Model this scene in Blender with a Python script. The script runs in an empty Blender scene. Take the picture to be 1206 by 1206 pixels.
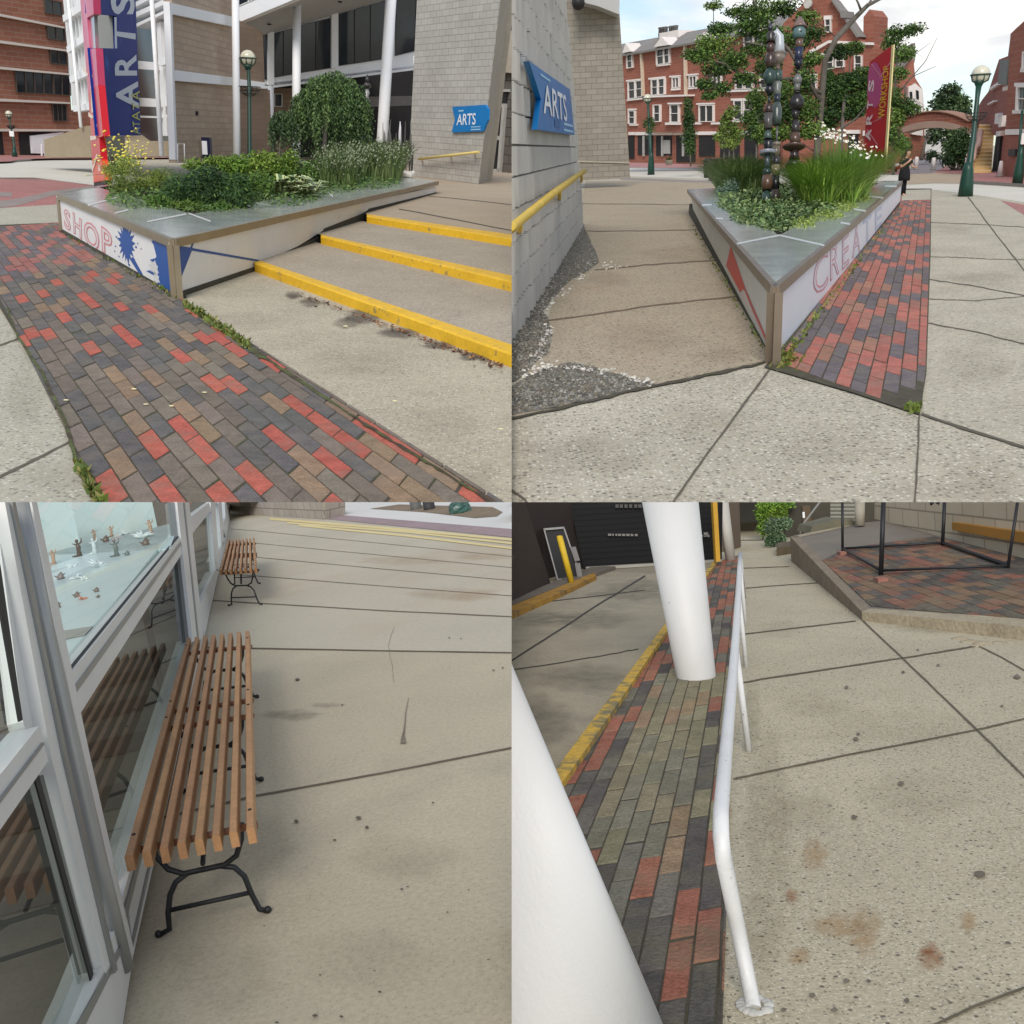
import bpy, bmesh, math, random
from mathutils import Vector, Matrix
V = Vector
sc = bpy.context.scene
COL = sc.collection
F = 1206.0
R = random.Random(7)

# ------------------------------------------------------------------ camera / world
CAM_M = Matrix.Translation((0, 0, 3.2)) @ Matrix.Rotation(math.radians(90 - 18), 4, 'X')
cam = bpy.data.cameras.new('camera')
cam.sensor_width = 36; cam.lens = 36; cam.clip_start = 0.02; cam.clip_end = 5000
camo = bpy.data.objects.new('camera', cam); COL.objects.link(camo)
camo.matrix_world = CAM_M
sc.camera = camo
sc.view_settings.view_transform = 'Standard'; sc.view_settings.look = 'None'
sc.view_settings.gamma = 1; sc.view_settings.use_curve_mapping = False
sc.view_settings.exposure = 0.3

SUN_EL, SUN_AZ = math.radians(44), math.radians(188)     # azimuth clockwise from +Y
w = bpy.data.worlds.new('World'); sc.world = w; w.use_nodes = True
nt = w.node_tree; nt.nodes.clear()
def nd(t, kind, **kw):
    n = t.nodes.new(kind)
    for k, v in kw.items(): setattr(n, k, v)
    return n
out = nd(nt, 'ShaderNodeOutputWorld'); mixs = nd(nt, 'ShaderNodeMixShader')
b1 = nd(nt, 'ShaderNodeBackground'); b2 = nd(nt, 'ShaderNodeBackground')
sky = nd(nt, 'ShaderNodeTexSky', sky_type='NISHITA', sun_disc=False)
sky.sun_elevation = SUN_EL; sky.sun_rotation = SUN_AZ
b1.inputs[1].default_value = 0.13
nt.links.new(sky.outputs[0], b1.inputs[0])
tc = nd(nt, 'ShaderNodeTexCoord'); mp = nd(nt, 'ShaderNodeMapping')
mp.inputs['Scale'].default_value = (2.2, 2.2, 7.0)
mp.inputs['Location'].default_value = (0.4, 0.1, 0.35)
n1 = nd(nt, 'ShaderNodeTexNoise'); n1.inputs['Scale'].default_value = 1.5; n1.inputs['Detail'].default_value = 9; n1.inputs['Roughness'].default_value = .55
n1.inputs['Distortion'].default_value = .4
r1 = nd(nt, 'ShaderNodeValToRGB'); r1.color_ramp.elements[0].position = .45; r1.color_ramp.elements[1].position = .61
n2 = nd(nt, 'ShaderNodeTexNoise'); n2.inputs['Scale'].default_value = 2.9; n2.inputs['Detail'].default_value = 10; n2.inputs['Distortion'].default_value = .3
r2 = nd(nt, 'ShaderNodeValToRGB'); r2.color_ramp.elements[0].position = .36; r2.color_ramp.elements[1].position = .58
r2.color_ramp.elements[0].color = (.50, .54, .59, 1); r2.color_ramp.elements[1].color = (.97, .955, .93, 1)
nt.links.new(tc.outputs['Generated'], mp.inputs[0]); nt.links.new(mp.outputs[0], n1.inputs['Vector']); nt.links.new(mp.outputs[0], n2.inputs['Vector'])
nt.links.new(n1.outputs[0], r1.inputs[0]); nt.links.new(n2.outputs[0], r2.inputs[0]); nt.links.new(r2.outputs[0], b2.inputs[0])
b2.inputs[1].default_value = .98
nt.links.new(r1.outputs[0], mixs.inputs[0]); nt.links.new(b1.outputs[0], mixs.inputs[1]); nt.links.new(b2.outputs[0], mixs.inputs[2])
nt.links.new(mixs.outputs[0], out.inputs[0])
sun = bpy.data.lights.new('sun', 'SUN'); sun.energy = 1.9; sun.angle = math.radians(24); sun.color = (1, .945, .86)
suno = bpy.data.objects.new('sun', sun); COL.objects.link(suno)
d = V((math.sin(SUN_AZ) * math.cos(SUN_EL), math.cos(SUN_AZ) * math.cos(SUN_EL), math.sin(SUN_EL)))
suno.rotation_euler = d.to_track_quat('Z', 'Y').to_euler(); suno.location = d * 40

# ------------------------------------------------------------------ places: four sites seen by the one camera
class Place:
    def __init__(s, hx, hy, slope, h, xs, ys, S=1.0):
        s.S = S
        a = V((hx - 603, 603 - hy, -F)); t = V((1, -slope, 0))
        n = t.cross(a)
        if n.y < 0: n = -n
        n.normalize()
        f = V((0, 0, -1)); f = (f - n * f.dot(n)).normalized()
        r = f.cross(n)
        s.M = Matrix((r, f, n)).transposed(); s.MT = s.M.transposed(); s.h = h
        s.cam = V((0, 0, h))
        s.W = CAM_M @ s.M.to_4x4() @ Matrix.Translation((0, 0, -h * S))
        s.clips = []
        x, sx = xs; y, sy = ys        # the site stops at these two sight planes
        a, b = s.ray(x, 0), s.ray(x, 1000); nn = a.cross(b).normalized()
        if nn.dot(s.ray(x + sx * 50, 500)) < 0: nn = -nn
        s.clips.append(nn)
        a, b = s.ray(0, y), s.ray(1000, y); nn = a.cross(b).normalized()
        if nn.dot(s.ray(500, y + sy * 50)) < 0: nn = -nn
        s.clips.append(nn)
    def ray(s, px, py): return s.MT @ V(((px - 603) / F, (603 - py) / F, -1.0))
    def g(s, px, py, z=0.0):
        r = s.ray(px, py)
        if r.z > -1e-4: r.z = -1e-4
        return s.cam + r * ((z - s.h) / r.z)
    def d(s, px, py, depth): return s.cam + s.ray(px, py) * depth
    def depth(s, p): return -(s.M @ (p - s.cam)).z
    def k(s, p): return F / s.depth(p)
    def px(s, p):
        q = s.M @ (p - s.cam); return (603 + F * q.x / -q.z, 603 - F * q.y / -q.z)
    def top(s, p, py):
        q0 = s.M @ (V((p.x, p.y, 0)) - s.cam); e = s.M @ V((0, 0, 1)); c = (603 - py) / F
        # (q0.y+z e.y) = c * -(q0.z + z e.z)
        z = (-c * q0.z - q0.y) / (e.y + c * e.z)
        return V((p.x, p.y, z))
    def onplane(s, px, py, p, n):
        r = s.ray(px, py); return s.cam + r * ((p - s.cam).dot(n) / r.dot(n))

class Wall:
    """vertical plane through two points of a place"""
    def __init__(s, P, p0, p1):
        s.P = P; s.p0 = p0.copy(); t = p1 - p0; t.z = 0; s.t = t.normalized()
        s.n = s.t.cross(V((0, 0, 1)))
        if s.n.dot(P.cam - p0) < 0: s.n = -s.n
    def at(s, px, py, off=0.0): return s.P.onplane(px, py, s.p0 + s.n * off, s.n)

class Tilt(Wall):
    def __init__(s, P, a, b, c):
        s.P = P; s.p0 = a.copy(); s.t = (b - a).normalized(); s.n = (b - a).cross(c - a).normalized()
        if s.n.dot(P.cam - a) < 0: s.n = -s.n

A = Place(301, 142, .045, 3.2, (602.6, -1), (591.4, -1), 1.5)  # upper sites enlarged about the camera by height and by the last factor
B = Place(905, 168, -.045, 3.2, (602.6, 1), (591.4, -1), 1.5)
TS = 1 / 1.5      # texture grain evens out the upper sites' scaling about the camera
C = Place(290, 511, -.17, 1.1, (602.6, -1), (591.4, 1))
D = Place(880, 540, -.06, 1.1, (602.6, 1), (591.4, 1))

# ------------------------------------------------------------------ mesh builder
class MB:
    def __init__(s): s.v = []; s.f = []; s.m = []; s.c = []; s.sm = []
    def face(s, pts, mi=0, col=None, sm=False):
        i = len(s.v); s.v += [V(p) for p in pts]; s.f.append(tuple(range(i, i + len(pts)))); s.m.append(mi); s.c.append(col); s.sm.append(sm)
    def raw(s, vs, fs, mi=0, col=None, sm=False):
        i = len(s.v); s.v += [V(p) for p in vs]
        for f in fs: s.f.append(tuple(a + i for a in f)); s.m.append(mi); s.c.append(col); s.sm.append(sm)
    def prism(s, pts, vec, mi=0, col=None, ms=None):
        pts = [V(p) for p in pts]; q = [p + vec for p in pts]; n = len(pts)
        fs = [tuple(range(n)), tuple(range(2 * n - 1, n - 1, -1))]
        fs += [(i, i + n, (i + 1) % n + n, (i + 1) % n) for i in range(n)]
        s.raw(pts + q, fs[:2], mi, col); i0 = len(s.v) - 2 * n
        for f in fs[2:]: s.f.append(tuple(a + i0 for a in f)); s.m.append(mi if ms is None else ms); s.c.append(col); s.sm.append(False)
    def box(s, o, a, b, c, mi=0, col=None): s.prism([o, o + a, o + a + b, o + b], c, mi, col)
    def tube(s, pts, rad, n=10, mi=0, col=None, caps=True, sm=True):
        pts = [V(p) for p in pts]; m = len(pts)
        if not hasattr(rad, '__len__'): rad = [rad] * m
        vs = []; fs = []; up = None
        for i, p in enumerate(pts):
            t = (pts[min(i + 1, m - 1)] - pts[max(i - 1, 0)]).normalized()
            if up is None:
                up = V((0, 0, 1)) if abs(t.z) < .9 else V((0, 1, 0))
            x = t.cross(up).normalized(); y = x.cross(t).normalized(); up = y
            for j in range(n):
                a = 2 * math.pi * j / n; vs.append(p + (x * math.cos(a) + y * math.sin(a)) * rad[i])
        for i in range(m - 1):
            for j in range(n): fs.append((i * n + j, i * n + (j + 1) % n, (i + 1) * n + (j + 1) % n, (i + 1) * n + j))
        s.raw(vs, fs, mi, col, sm)
        if caps:
            i0 = len(s.v) - m * n
            for f in (tuple(i0 + j for j in range(n - 1, -1, -1)), tuple(i0 + (m - 1) * n + j for j in range(n))):
                s.f.append(f); s.m.append(mi); s.c.append(col); s.sm.append(False)
    def lathe(s, base, prof, n=16, mi=0, col=None, axis=None):
        ax = V((0, 0, 1)) if axis is None else axis
        s.tube([base + ax * z for r, z in prof], [max(r, 1e-4) for r, z in prof], n, mi, col)
    def ball(s, c, r, n=12, m=8, mi=0, col=None, sc3=(1, 1, 1)):
        vs = []; fs = []
        for i in range(m + 1):
            th = math.pi * i / m
            for j in range(n):
                a = 2 * math.pi * j / n
                vs.append(c + V((r * sc3[0] * math.sin(th) * math.cos(a), r * sc3[1] * math.sin(th) * math.sin(a), r * sc3[2] * math.cos(th))))
        for i in range(m):
            for j in range(n): fs.append((i * n + j, (i + 1) * n + j, (i + 1) * n + (j + 1) % n, i * n + (j + 1) % n))
        s.raw(vs, fs, mi, col, True)
    # pixel-measured outlines laid on a wall plane, given real thickness
    def onwall(s, W, px, o1, o0=0.0, mi=0, col=None, ms=None):
        s.prism([W.at(x, y, o1) for x, y in px], -W.n * (o1 - o0), mi, col, ms)

def finish(name, mb, mats, P, loc, clip=True):
    me = bpy.data.meshes.new(name)
    bm = bmesh.new(); uvl = bm.loops.layers.uv.new('UVMap'); cl = bm.loops.layers.float_color.new('Col')
    vs = [bm.verts.new(v) for v in mb.v]
    for f, mi, c, sm in zip(mb.f, mb.m, mb.c, mb.sm):
        try: fa = bm.faces.new([vs[i] for i in f])
        except ValueError: continue
        fa.material_index = mi; fa.smooth = sm
        c = c or (1, 1, 1)
        for l in fa.loops: l[cl] = (c[0], c[1], c[2], 1)
    bm.normal_update()
    for fa in bm.faces:
        n = fa.normal
        if abs(n.z) < .8:
            u = V((0, 0, 1)).cross(n)
            if u.length < 1e-6: u = V((1, 0, 0))
            u.normalize(); vv = V((0, 0, 1))
        else: u, vv = V((1, 0, 0)), V((0, 1, 0))
        for l in fa.loops: l[uvl].uv = (l.vert.co.dot(u), l.vert.co.dot(vv))
    if clip and P is not None:
        for n in P.clips:
            ds = [(v.co - P.cam).dot(n) for v in bm.verts]
            if ds and min(ds) < 0:
                r = bmesh.ops.bisect_plane(bm, geom=bm.verts[:] + bm.edges[:] + bm.faces[:], plane_co=P.cam, plane_no=n, clear_inner=True, dist=1e-6)
                es = [e for e in r['geom_cut'] if isinstance(e, bmesh.types.BMEdge) and e.is_valid and e.is_boundary]
                if 2 < len(es) < 400:
                    try: bmesh.ops.holes_fill(bm, edges=es, sides=0)
                    except Exception: pass
    for v in bm.verts: v.co = (v.co - loc) * P.S  # site factor about the camera is baked into the vertices here
    bm.to_mesh(me); bm.free()
    for m in (mats if isinstance(mats, (list, tuple)) else [mats]): me.materials.append(m)
    return me

def base_of(mb):
    xs = [v.x for v in mb.v]; ys = [v.y for v in mb.v]; zs = [v.z for v in mb.v]
    return V(((min(xs) + max(xs)) / 2, (min(ys) + max(ys)) / 2, min(zs)))

def thing(P, name, label, cat, loc, group=None):
    o = bpy.data.objects.new(name, None); COL.objects.link(o); o.empty_display_size = .2
    o.matrix_world = P.W @ Matrix.Translation(loc * P.S)
    o['label'] = label; o['category'] = cat
    if group: o['group'] = group
    o['_loc'] = list(loc)
    return o
_LOC = {}
def part(P, name, mb, mats, root, label=None, clip=True):
    loc = V(root['_loc']) if '_loc' in root else V((0, 0, 0))
    if not mb.f: return None
    me = finish(name, mb, mats, P, loc, clip)
    if not me.polygons: return None
    o = bpy.data.objects.new(name, me); COL.objects.link(o); o.parent = root
    o['_loc'] = list(loc)
    if label: o['label'] = label
    return o
def single(P, name, mb, mats, label, cat, group=None, kind=None, loc=None, clip=True):
    loc = base_of(mb) if loc is None else loc
    me = finish(name, mb, mats, P, loc, clip)
    o = bpy.data.objects.new(name, me); COL.objects.link(o); o.matrix_world = P.W @ Matrix.Translation(loc * P.S)
    o['_loc'] = list(loc)
    if label: o['label'] = label
    if cat: o['category'] = cat
    if group: o['group'] = group
    if kind: o['kind'] = kind
    return o
def struct(P, name, mb, mats, label=None, clip=True): return single(P, name, mb, mats, label, None, None, 'structure', clip=clip)

# ------------------------------------------------------------------ colours and materials
def L1(c): c /= 255.0; return c / 12.92 if c <= .04045 else ((c + .055) / 1.055) ** 2.4
def rgb(r, g, b): return (L1(r), L1(g), L1(b))
MATS = {}
def mat(name, col, rough=.7, metal=0.0, var=.12, vs=3.0, bump=0.0, bs=40.0, attr=False, spec=.4, speck=None, fine=None, coat=0, stain=None):
    """general surface: colour broken by two noises, optional aggregate specks, bump"""
    if name in MATS: return MATS[name]
    m = bpy.data.materials.new(name); m.use_nodes = True; t = m.node_tree; b = t.nodes['Principled BSDF']
    ln = t.links.new
    tc = nd(t, 'ShaderNodeTexCoord')
    if attr:
        a = nd(t, 'ShaderNodeAttribute', attribute_name='Col'); src = a.outputs['Color']
    else:
        c = nd(t, 'ShaderNodeRGB'); c.outputs[0].default_value = (*col, 1); src = c.outputs[0]
    def mul(src, fac_sock, lo, hi):
        mr = nd(t, 'ShaderNodeMapRange'); mr.inputs[1].default_value = .3; mr.inputs[2].default_value = .7
        mr.inputs[3].default_value = lo; mr.inputs[4].default_value = hi; ln(fac_sock, mr.inputs[0])
        mx = nd(t, 'ShaderNodeMix', data_type='RGBA', blend_type='MULTIPLY'); mx.inputs[0].default_value = 1
        ln(src, mx.inputs[6]); ln(mr.outputs[0], mx.inputs[7]); return mx.outputs[2]
    if var:
        n = nd(t, 'ShaderNodeTexNoise'); n.inputs['Scale'].default_value = vs * TS; n.inputs['Detail'].default_value = 6; n.inputs['Roughness'].default_value = .65
        ln(tc.outputs['Object'], n.inputs['Vector']); src = mul(src, n.outputs[0], 1 - var, 1 + var)
    if fine:
        n = nd(t, 'ShaderNodeTexNoise'); n.inputs['Scale'].default_value = fine[0] * TS; n.inputs['Detail'].default_value = 3; n.inputs['Roughness'].default_value = .8
        ln(tc.outputs['Object'], n.inputs['Vector']); src = mul(src, n.outputs[0], 1 - fine[1], 1 + fine[1])
    if stain:                                   # (colour, scale, lo, hi)
        n = nd(t, 'ShaderNodeTexNoise'); n.inputs['Scale'].default_value = stain[1] * TS; n.inputs['Detail'].default_value = 7; n.inputs['Roughness'].default_value = .7
        ln(tc.outputs['Object'], n.inputs['Vector'])
        mr = nd(t, 'ShaderNodeMapRange'); mr.inputs[1].default_value = stain[2]; mr.inputs[2].default_value = stain[3]; ln(n.outputs[0], mr.inputs[0])
        mx = nd(t, 'ShaderNodeMix', data_type='RGBA'); ln(mr.outputs[0], mx.inputs[0]); ln(src, mx.inputs[6]); mx.inputs[7].default_value = (*stain[0], 1); src = mx.outputs[2]
    if speck:                                   # list of (scale, threshold, colour, amount)
        for (s_, th, c_, am) in speck:
            v = nd(t, 'ShaderNodeTexVoronoi'); v.inputs['Scale'].default_value = s_ * TS; ln(tc.outputs['Object'], v.inputs['Vector'])
            w_ = nd(t, 'ShaderNodeSeparateColor'); ln(v.outputs['Color'], w_.inputs[0])
            mr = nd(t, 'ShaderNodeMath', operation='GREATER_THAN'); ln(w_.outputs[0], mr.inputs[0]); mr.inputs[1].default_value = th
            m1 = nd(t, 'ShaderNodeMapRange'); ln(v.outputs['Distance'], m1.inputs[0]); m1.inputs[1].default_value = .5; m1.inputs[2].default_value = .25; m1.inputs[3].default_value = 0; m1.inputs[4].default_value = am
            m2 = nd(t, 'ShaderNodeMath', operation='MULTIPLY'); ln(mr.outputs[0], m2.inputs[0]); ln(m1.outputs[0], m2.inputs[1])
            mx = nd(t, 'ShaderNodeMix', data_type='RGBA'); ln(m2.outputs[0], mx.inputs[0]); ln(src, mx.inputs[6]); mx.inputs[7].default_value = (*c_, 1); src = mx.outputs[2]
    ln(src, b.inputs['Base Color'])
    b.inputs['Roughness'].default_value = rough; b.inputs['Metallic'].default_value = metal; b.inputs['Specular IOR Level'].default_value = spec
    if coat: b.inputs['Coat Weight'].default_value = coat
    if bump:
        n = nd(t, 'ShaderNodeTexNoise'); n.inputs['Scale'].default_value = bs * TS; n.inputs['Detail'].default_value = 5
        ln(tc.outputs['Object'], n.inputs['Vector'])
        bp = nd(t, 'ShaderNodeBump'); bp.inputs['Strength'].default_value = bump; bp.inputs['Distance'].default_value = .02
        ln(n.outputs[0], bp.inputs['Height']); ln(bp.outputs[0], b.inputs['Normal'])
    MATS[name] = m; return m

def brickmat(name, c1, c2, mortar, bw, bh, ms=.02, rough=.85, var=.15, flute=0, vs=.4, off=.5):
    """wall of bricks or blocks from the wall's own UVs (metres along, metres up)"""
    if name in MATS: return MATS[name]
    m = bpy.data.materials.new(name); m.use_nodes = True; t = m.node_tree; b = t.nodes['Principled BSDF']; ln = t.links.new
    uv = nd(t, 'ShaderNodeUVMap'); tc = nd(t, 'ShaderNodeTexCoord')
    br = nd(t, 'ShaderNodeTexBrick'); br.offset = off; br.inputs['Scale'].default_value = 1; br.inputs['Brick Width'].default_value = bw; br.inputs['Row Height'].default_value = bh
    br.inputs['Mortar Size'].default_value = ms; br.inputs['Color1'].default_value = (*c1, 1); br.inputs['Color2'].default_value = (*c2, 1); br.inputs['Mortar'].default_value = (*mortar, 1)
    br.inputs['Mortar Smooth'].default_value = .15
    ln(uv.outputs[0], br.inputs['Vector'])
    n = nd(t, 'ShaderNodeTexNoise'); n.inputs['Scale'].default_value = vs * TS; n.inputs['Detail'].default_value = 8; n.inputs['Roughness'].default_value = .7; ln(tc.outputs['Object'], n.inputs['Vector'])
    mr = nd(t, 'ShaderNodeMapRange'); mr.inputs[1].default_value = .3; mr.inputs[2].default_value = .7; mr.inputs[3].default_value = 1 - var; mr.inputs[4].default_value = 1 + var; ln(n.outputs[0], mr.inputs[0])
    mx = nd(t, 'ShaderNodeMix', data_type='RGBA', blend_type='MULTIPLY'); mx.inputs[0].default_value = 1; ln(br.outputs[0], mx.inputs[6]); ln(mr.outputs[0], mx.inputs[7])
    ln(mx.outputs[2], b.inputs['Base Color']); b.inputs['Roughness'].default_value = rough; b.inputs['Specular IOR Level'].default_value = .25
    inv = nd(t, 'ShaderNodeMath', operation='SUBTRACT'); inv.inputs[0].default_value = 1; ln(br.outputs['Fac'], inv.inputs[1]); hgt = inv.outputs[0]
    if flute:
        wv = nd(t, 'ShaderNodeTexWave', bands_direction='X'); wv.inputs['Scale'].default_value = flute; ln(uv.outputs[0], wv.inputs['Vector']); wv.inputs['Distortion'].default_value = .3; wv.inputs['Detail Scale'].default_value = 3
        ad = nd(t, 'ShaderNodeMath', operation='MULTIPLY_ADD'); ln(wv.outputs['Fac'], ad.inputs[0]); ad.inputs[1].default_value = .7; ln(hgt, ad.inputs[2]); hgt = ad.outputs[0]
    bp = nd(t, 'ShaderNodeBump'); bp.inputs['Strength'].default_value = .6; bp.inputs['Distance'].default_value = ms * 1.2; ln(hgt, bp.inputs['Height']); ln(bp.outputs[0], b.inputs['Normal'])
    MATS[name] = m; return m

def glassmat(name, tint=(.8, .9, .9), rough=0.0, ior=1.5, boost=1.0):
    if name in MATS: return MATS[name]
    m = bpy.data.materials.new(name); m.use_nodes = True; t = m.node_tree; t.nodes.clear(); ln = t.links.new
    o = nd(t, 'ShaderNodeOutputMaterial'); mx = nd(t, 'ShaderNodeMixShader'); tr = nd(t, 'ShaderNodeBsdfTransparent'); gl = nd(t, 'ShaderNodeBsdfGlossy'); fr = nd(t, 'ShaderNodeFresnel')
    tr.inputs[0].default_value = (*tint, 1); gl.inputs['Roughness'].default_value = rough; fr.inputs[0].default_value = ior
    ml = nd(t, 'ShaderNodeMath', operation='MULTIPLY'); ml.use_clamp = True; ml.inputs[1].default_value = boost; ln(fr.outputs[0], ml.inputs[0])
    ln(ml.outputs[0], mx.inputs[0]); ln(tr.outputs[0], mx.inputs[1]); ln(gl.outputs[0], mx.inputs[2]); ln(mx.outputs[0], o.inputs[0])
    MATS[name] = m; return m

def flat(name, r, g, b, rough=.6, **kw): return mat(name, rgb(r, g, b), rough, **kw)

DK = (.025, .024, .022)
m_white = flat('white_paint', 232, 232, 230, .45, var=.05, vs=1.5)
m_black = flat('black_iron', 34, 34, 36, .5, var=.1)
m_green = flat('dark_green_paint', 24, 62, 50, .4, var=.08)
m_leaf = mat('leaf', (1, 1, 1), .55, attr=True, var=.1, vs=2, spec=.3)
m_paver = mat('paver', (1, 1, 1), .9, attr=True, var=.2, vs=5, fine=(34, .26), bump=.5, bs=40, spec=.15, stain=(rgb(126, 116, 102), 1.6, .47, .82))
m_paver_small = mat('paver_small', (1, 1, 1), .9, attr=True, var=.2, vs=16, fine=(130, .26), bump=.45, bs=130, spec=.15, stain=(rgb(120, 114, 92), 5, .46, .82))
m_dirt = mat('joint_dirt', rgb(76, 70, 58), .95, var=.3, vs=4, fine=(30, .3), stain=(rgb(70, 80, 40), 1.2, .5, .75))
m_joint = mat('joint_dark', rgb(96, 90, 78), .95, var=.25, vs=5)
m_bark = mat('bark', rgb(96, 90, 82), .9, var=.25, vs=3, bump=.5, bs=12)
m_gwin = mat('dark_glass', rgb(38, 42, 46), .08, var=.25, vs=.25, spec=.6)
m_yellow = mat('yellow_paint', rgb(222, 176, 38), .6, var=.1, vs=2, fine=(14, .1), stain=(rgb(142, 124, 88), 4.5, .60, .66))
m_attr = mat('painted', (1, 1, 1), .5, attr=True, var=.06, vs=2)
m_glaze = mat('glazed', (1, 1, 1), .25, attr=True, var=.1, vs=4, spec=.5)

# ------------------------------------------------------------------ shape helpers
def gp(P, pts, z=0.0): return [P.g(x, y, z) for x, y in pts]
def sheet(mb, P, pts, z=0.0, mi=0, col=None): mb.face(gp(P, pts, z), mi, col)
def strip(mb, P, pts, wpx, z=.008, mi=0, jit=0.0, plane=None):
    """a line along the ground, wpx wide in the picture (a number or one per point)"""
    n = len(pts)
    if not hasattr(wpx, '__len__'): wpx = [wpx] * n
    Ls = []; Rs = []
    for i in range(n):
        a = V(pts[max(i - 1, 0)]); b = V(pts[min(i + 1, n - 1)]); t = (b - a).normalized(); q = V((-t.y, t.x)) * wpx[i] / 2
        p = V(pts[i]); j1 = 1 + R.uniform(-jit, jit); j2 = 1 + R.uniform(-jit, jit)
        f = (lambda x, y: P.g(x, y, z)) if plane is None else plane
        Ls.append(f(p.x + q.x * j1, p.y + q.y * j1)); Rs.append(f(p.x - q.x * j2, p.y - q.y * j2))
    for i in range(n - 1): mb.face([Ls[i], Ls[i + 1], Rs[i + 1], Rs[i]], mi)
def dens(pts, n=8, jit=0.0):
    o = []
    for (a, b) in zip(pts[:-1], pts[1:]):
        for i in range(n):
            t = i / n; o.append((a[0] + (b[0] - a[0]) * t + R.uniform(-jit, jit), a[1] + (b[1] - a[1]) * t + R.uniform(-jit, jit)))
    o.append(pts[-1]); return o
def clip2(poly, conv):
    """Sutherland-Hodgman against a convex polygon, in the ground plane"""
    ar = sum(conv[i][0] * conv[(i + 1) % len(conv)][1] - conv[(i + 1) % len(conv)][0] * conv[i][1] for i in range(len(conv)))
    sg = 1 if ar > 0 else -1
    for i in range(len(conv)):
        a, b = conv[i], conv[(i + 1) % len(conv)]; o = []
        def side(p): return sg * ((b[0] - a[0]) * (p[1] - a[1]) - (b[1] - a[1]) * (p[0] - a[0]))
        for j in range(len(poly)):
            p, q = poly[j], poly[(j + 1) % len(poly)]; sp, sq = side(p), side(q)
            if sp >= 0: o.append(p)
            if (sp >= 0) != (sq >= 0):
                t = sp / (sp - sq); o.append((p[0] + (q[0] - p[0]) * t, p[1] + (q[1] - p[1]) * t))
        poly = o
        if len(poly) < 3: return []
    return poly
def pavers(P, area, o, u, v, gap, colf, z=.0, th=.015, off=.5, skip=None, jit=.02, proj=None):
    """running-bond pavers: o a brick corner, u its long side, v its short side, area a convex outline (all on the ground)"""
    mb = MB(); conv = [(p.x, p.y) for p in area]
    det = u.x * v.y - u.y * v.x
    def uvc(p): x, y = p[0] - o.x, p[1] - o.y; return ((x * v.y - y * v.x) / det, (u.x * y - u.y * x) / det)
    cs = [uvc(p) for p in conv]
    i0, i1 = math.floor(min(c[0] for c in cs)) - 1, math.ceil(max(c[0] for c in cs)) + 1
    j0, j1 = math.floor(min(c[1] for c in cs)) - 1, math.ceil(max(c[1] for c in cs)) + 1
    lu, lv = u.length, v.length; gu, gv = gap / lu * .8, gap / lv / 2
    rr = random.Random(11)
    for j in range(j0, j1):
        for i in range(i0, i1):
            s = (off if j % 2 else 0) + rr.uniform(-jit, jit)
            qs = [(i + s + gu, j + gv), (i + s + 1 - gu, j + gv), (i + s + 1 - gu, j + 1 - gv), (i + s + gu, j + 1 - gv)]
            qs = [(a + rr.uniform(-.012, .012), b + rr.uniform(-.02, .02)) for a, b in qs]
            poly = [(o.x + u.x * a + v.x * b, o.y + u.y * a + v.y * b) for a, b in qs]
            cl = clip2(poly, conv)
            if len(cl) < 3: continue
            c = V((sum(p[0] for p in poly) / 4, sum(p[1] for p in poly) / 4, 0))
            if skip and skip(P.px(c)): continue
            cc = colf(P.px(c), rr); hz = z + th + rr.uniform(-.25, .25) * th
            def lift(p, h): return V((p[0], p[1], h)) if proj is None else proj(p, h)
            top = [lift(p, hz + rr.uniform(-.08, .08) * th) for p in cl]
            n = len(top); bot = [lift(p, z - .002) for p in cl]
            mid = [sum(p[0] for p in cl) / n, sum(p[1] for p in cl) / n]
            ins = [lift((p[0] + (mid[0] - p[0]) * .05, p[1] + (mid[1] - p[1]) * .05), hz) for p in cl]
            top = [lift(p, hz - .3 * th) for p in cl]
            mb.raw(ins, [tuple(range(n))], 0, cc)
            mb.raw(ins + top + bot, [(k, k + n, (k + 1) % n + n, (k + 1) % n) for k in range(n)] + [(k + n, k + 2 * n, (k + 1) % n + 2 * n, (k + 1) % n + n) for k in range(n)], 0, cc)
    return mb
def vary(c, rr, a=.12):
    f = 1 + rr.uniform(-a, a); return (c[0] * f, c[1] * f * (1 + rr.uniform(-.04, .04)), c[2] * f)

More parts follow.
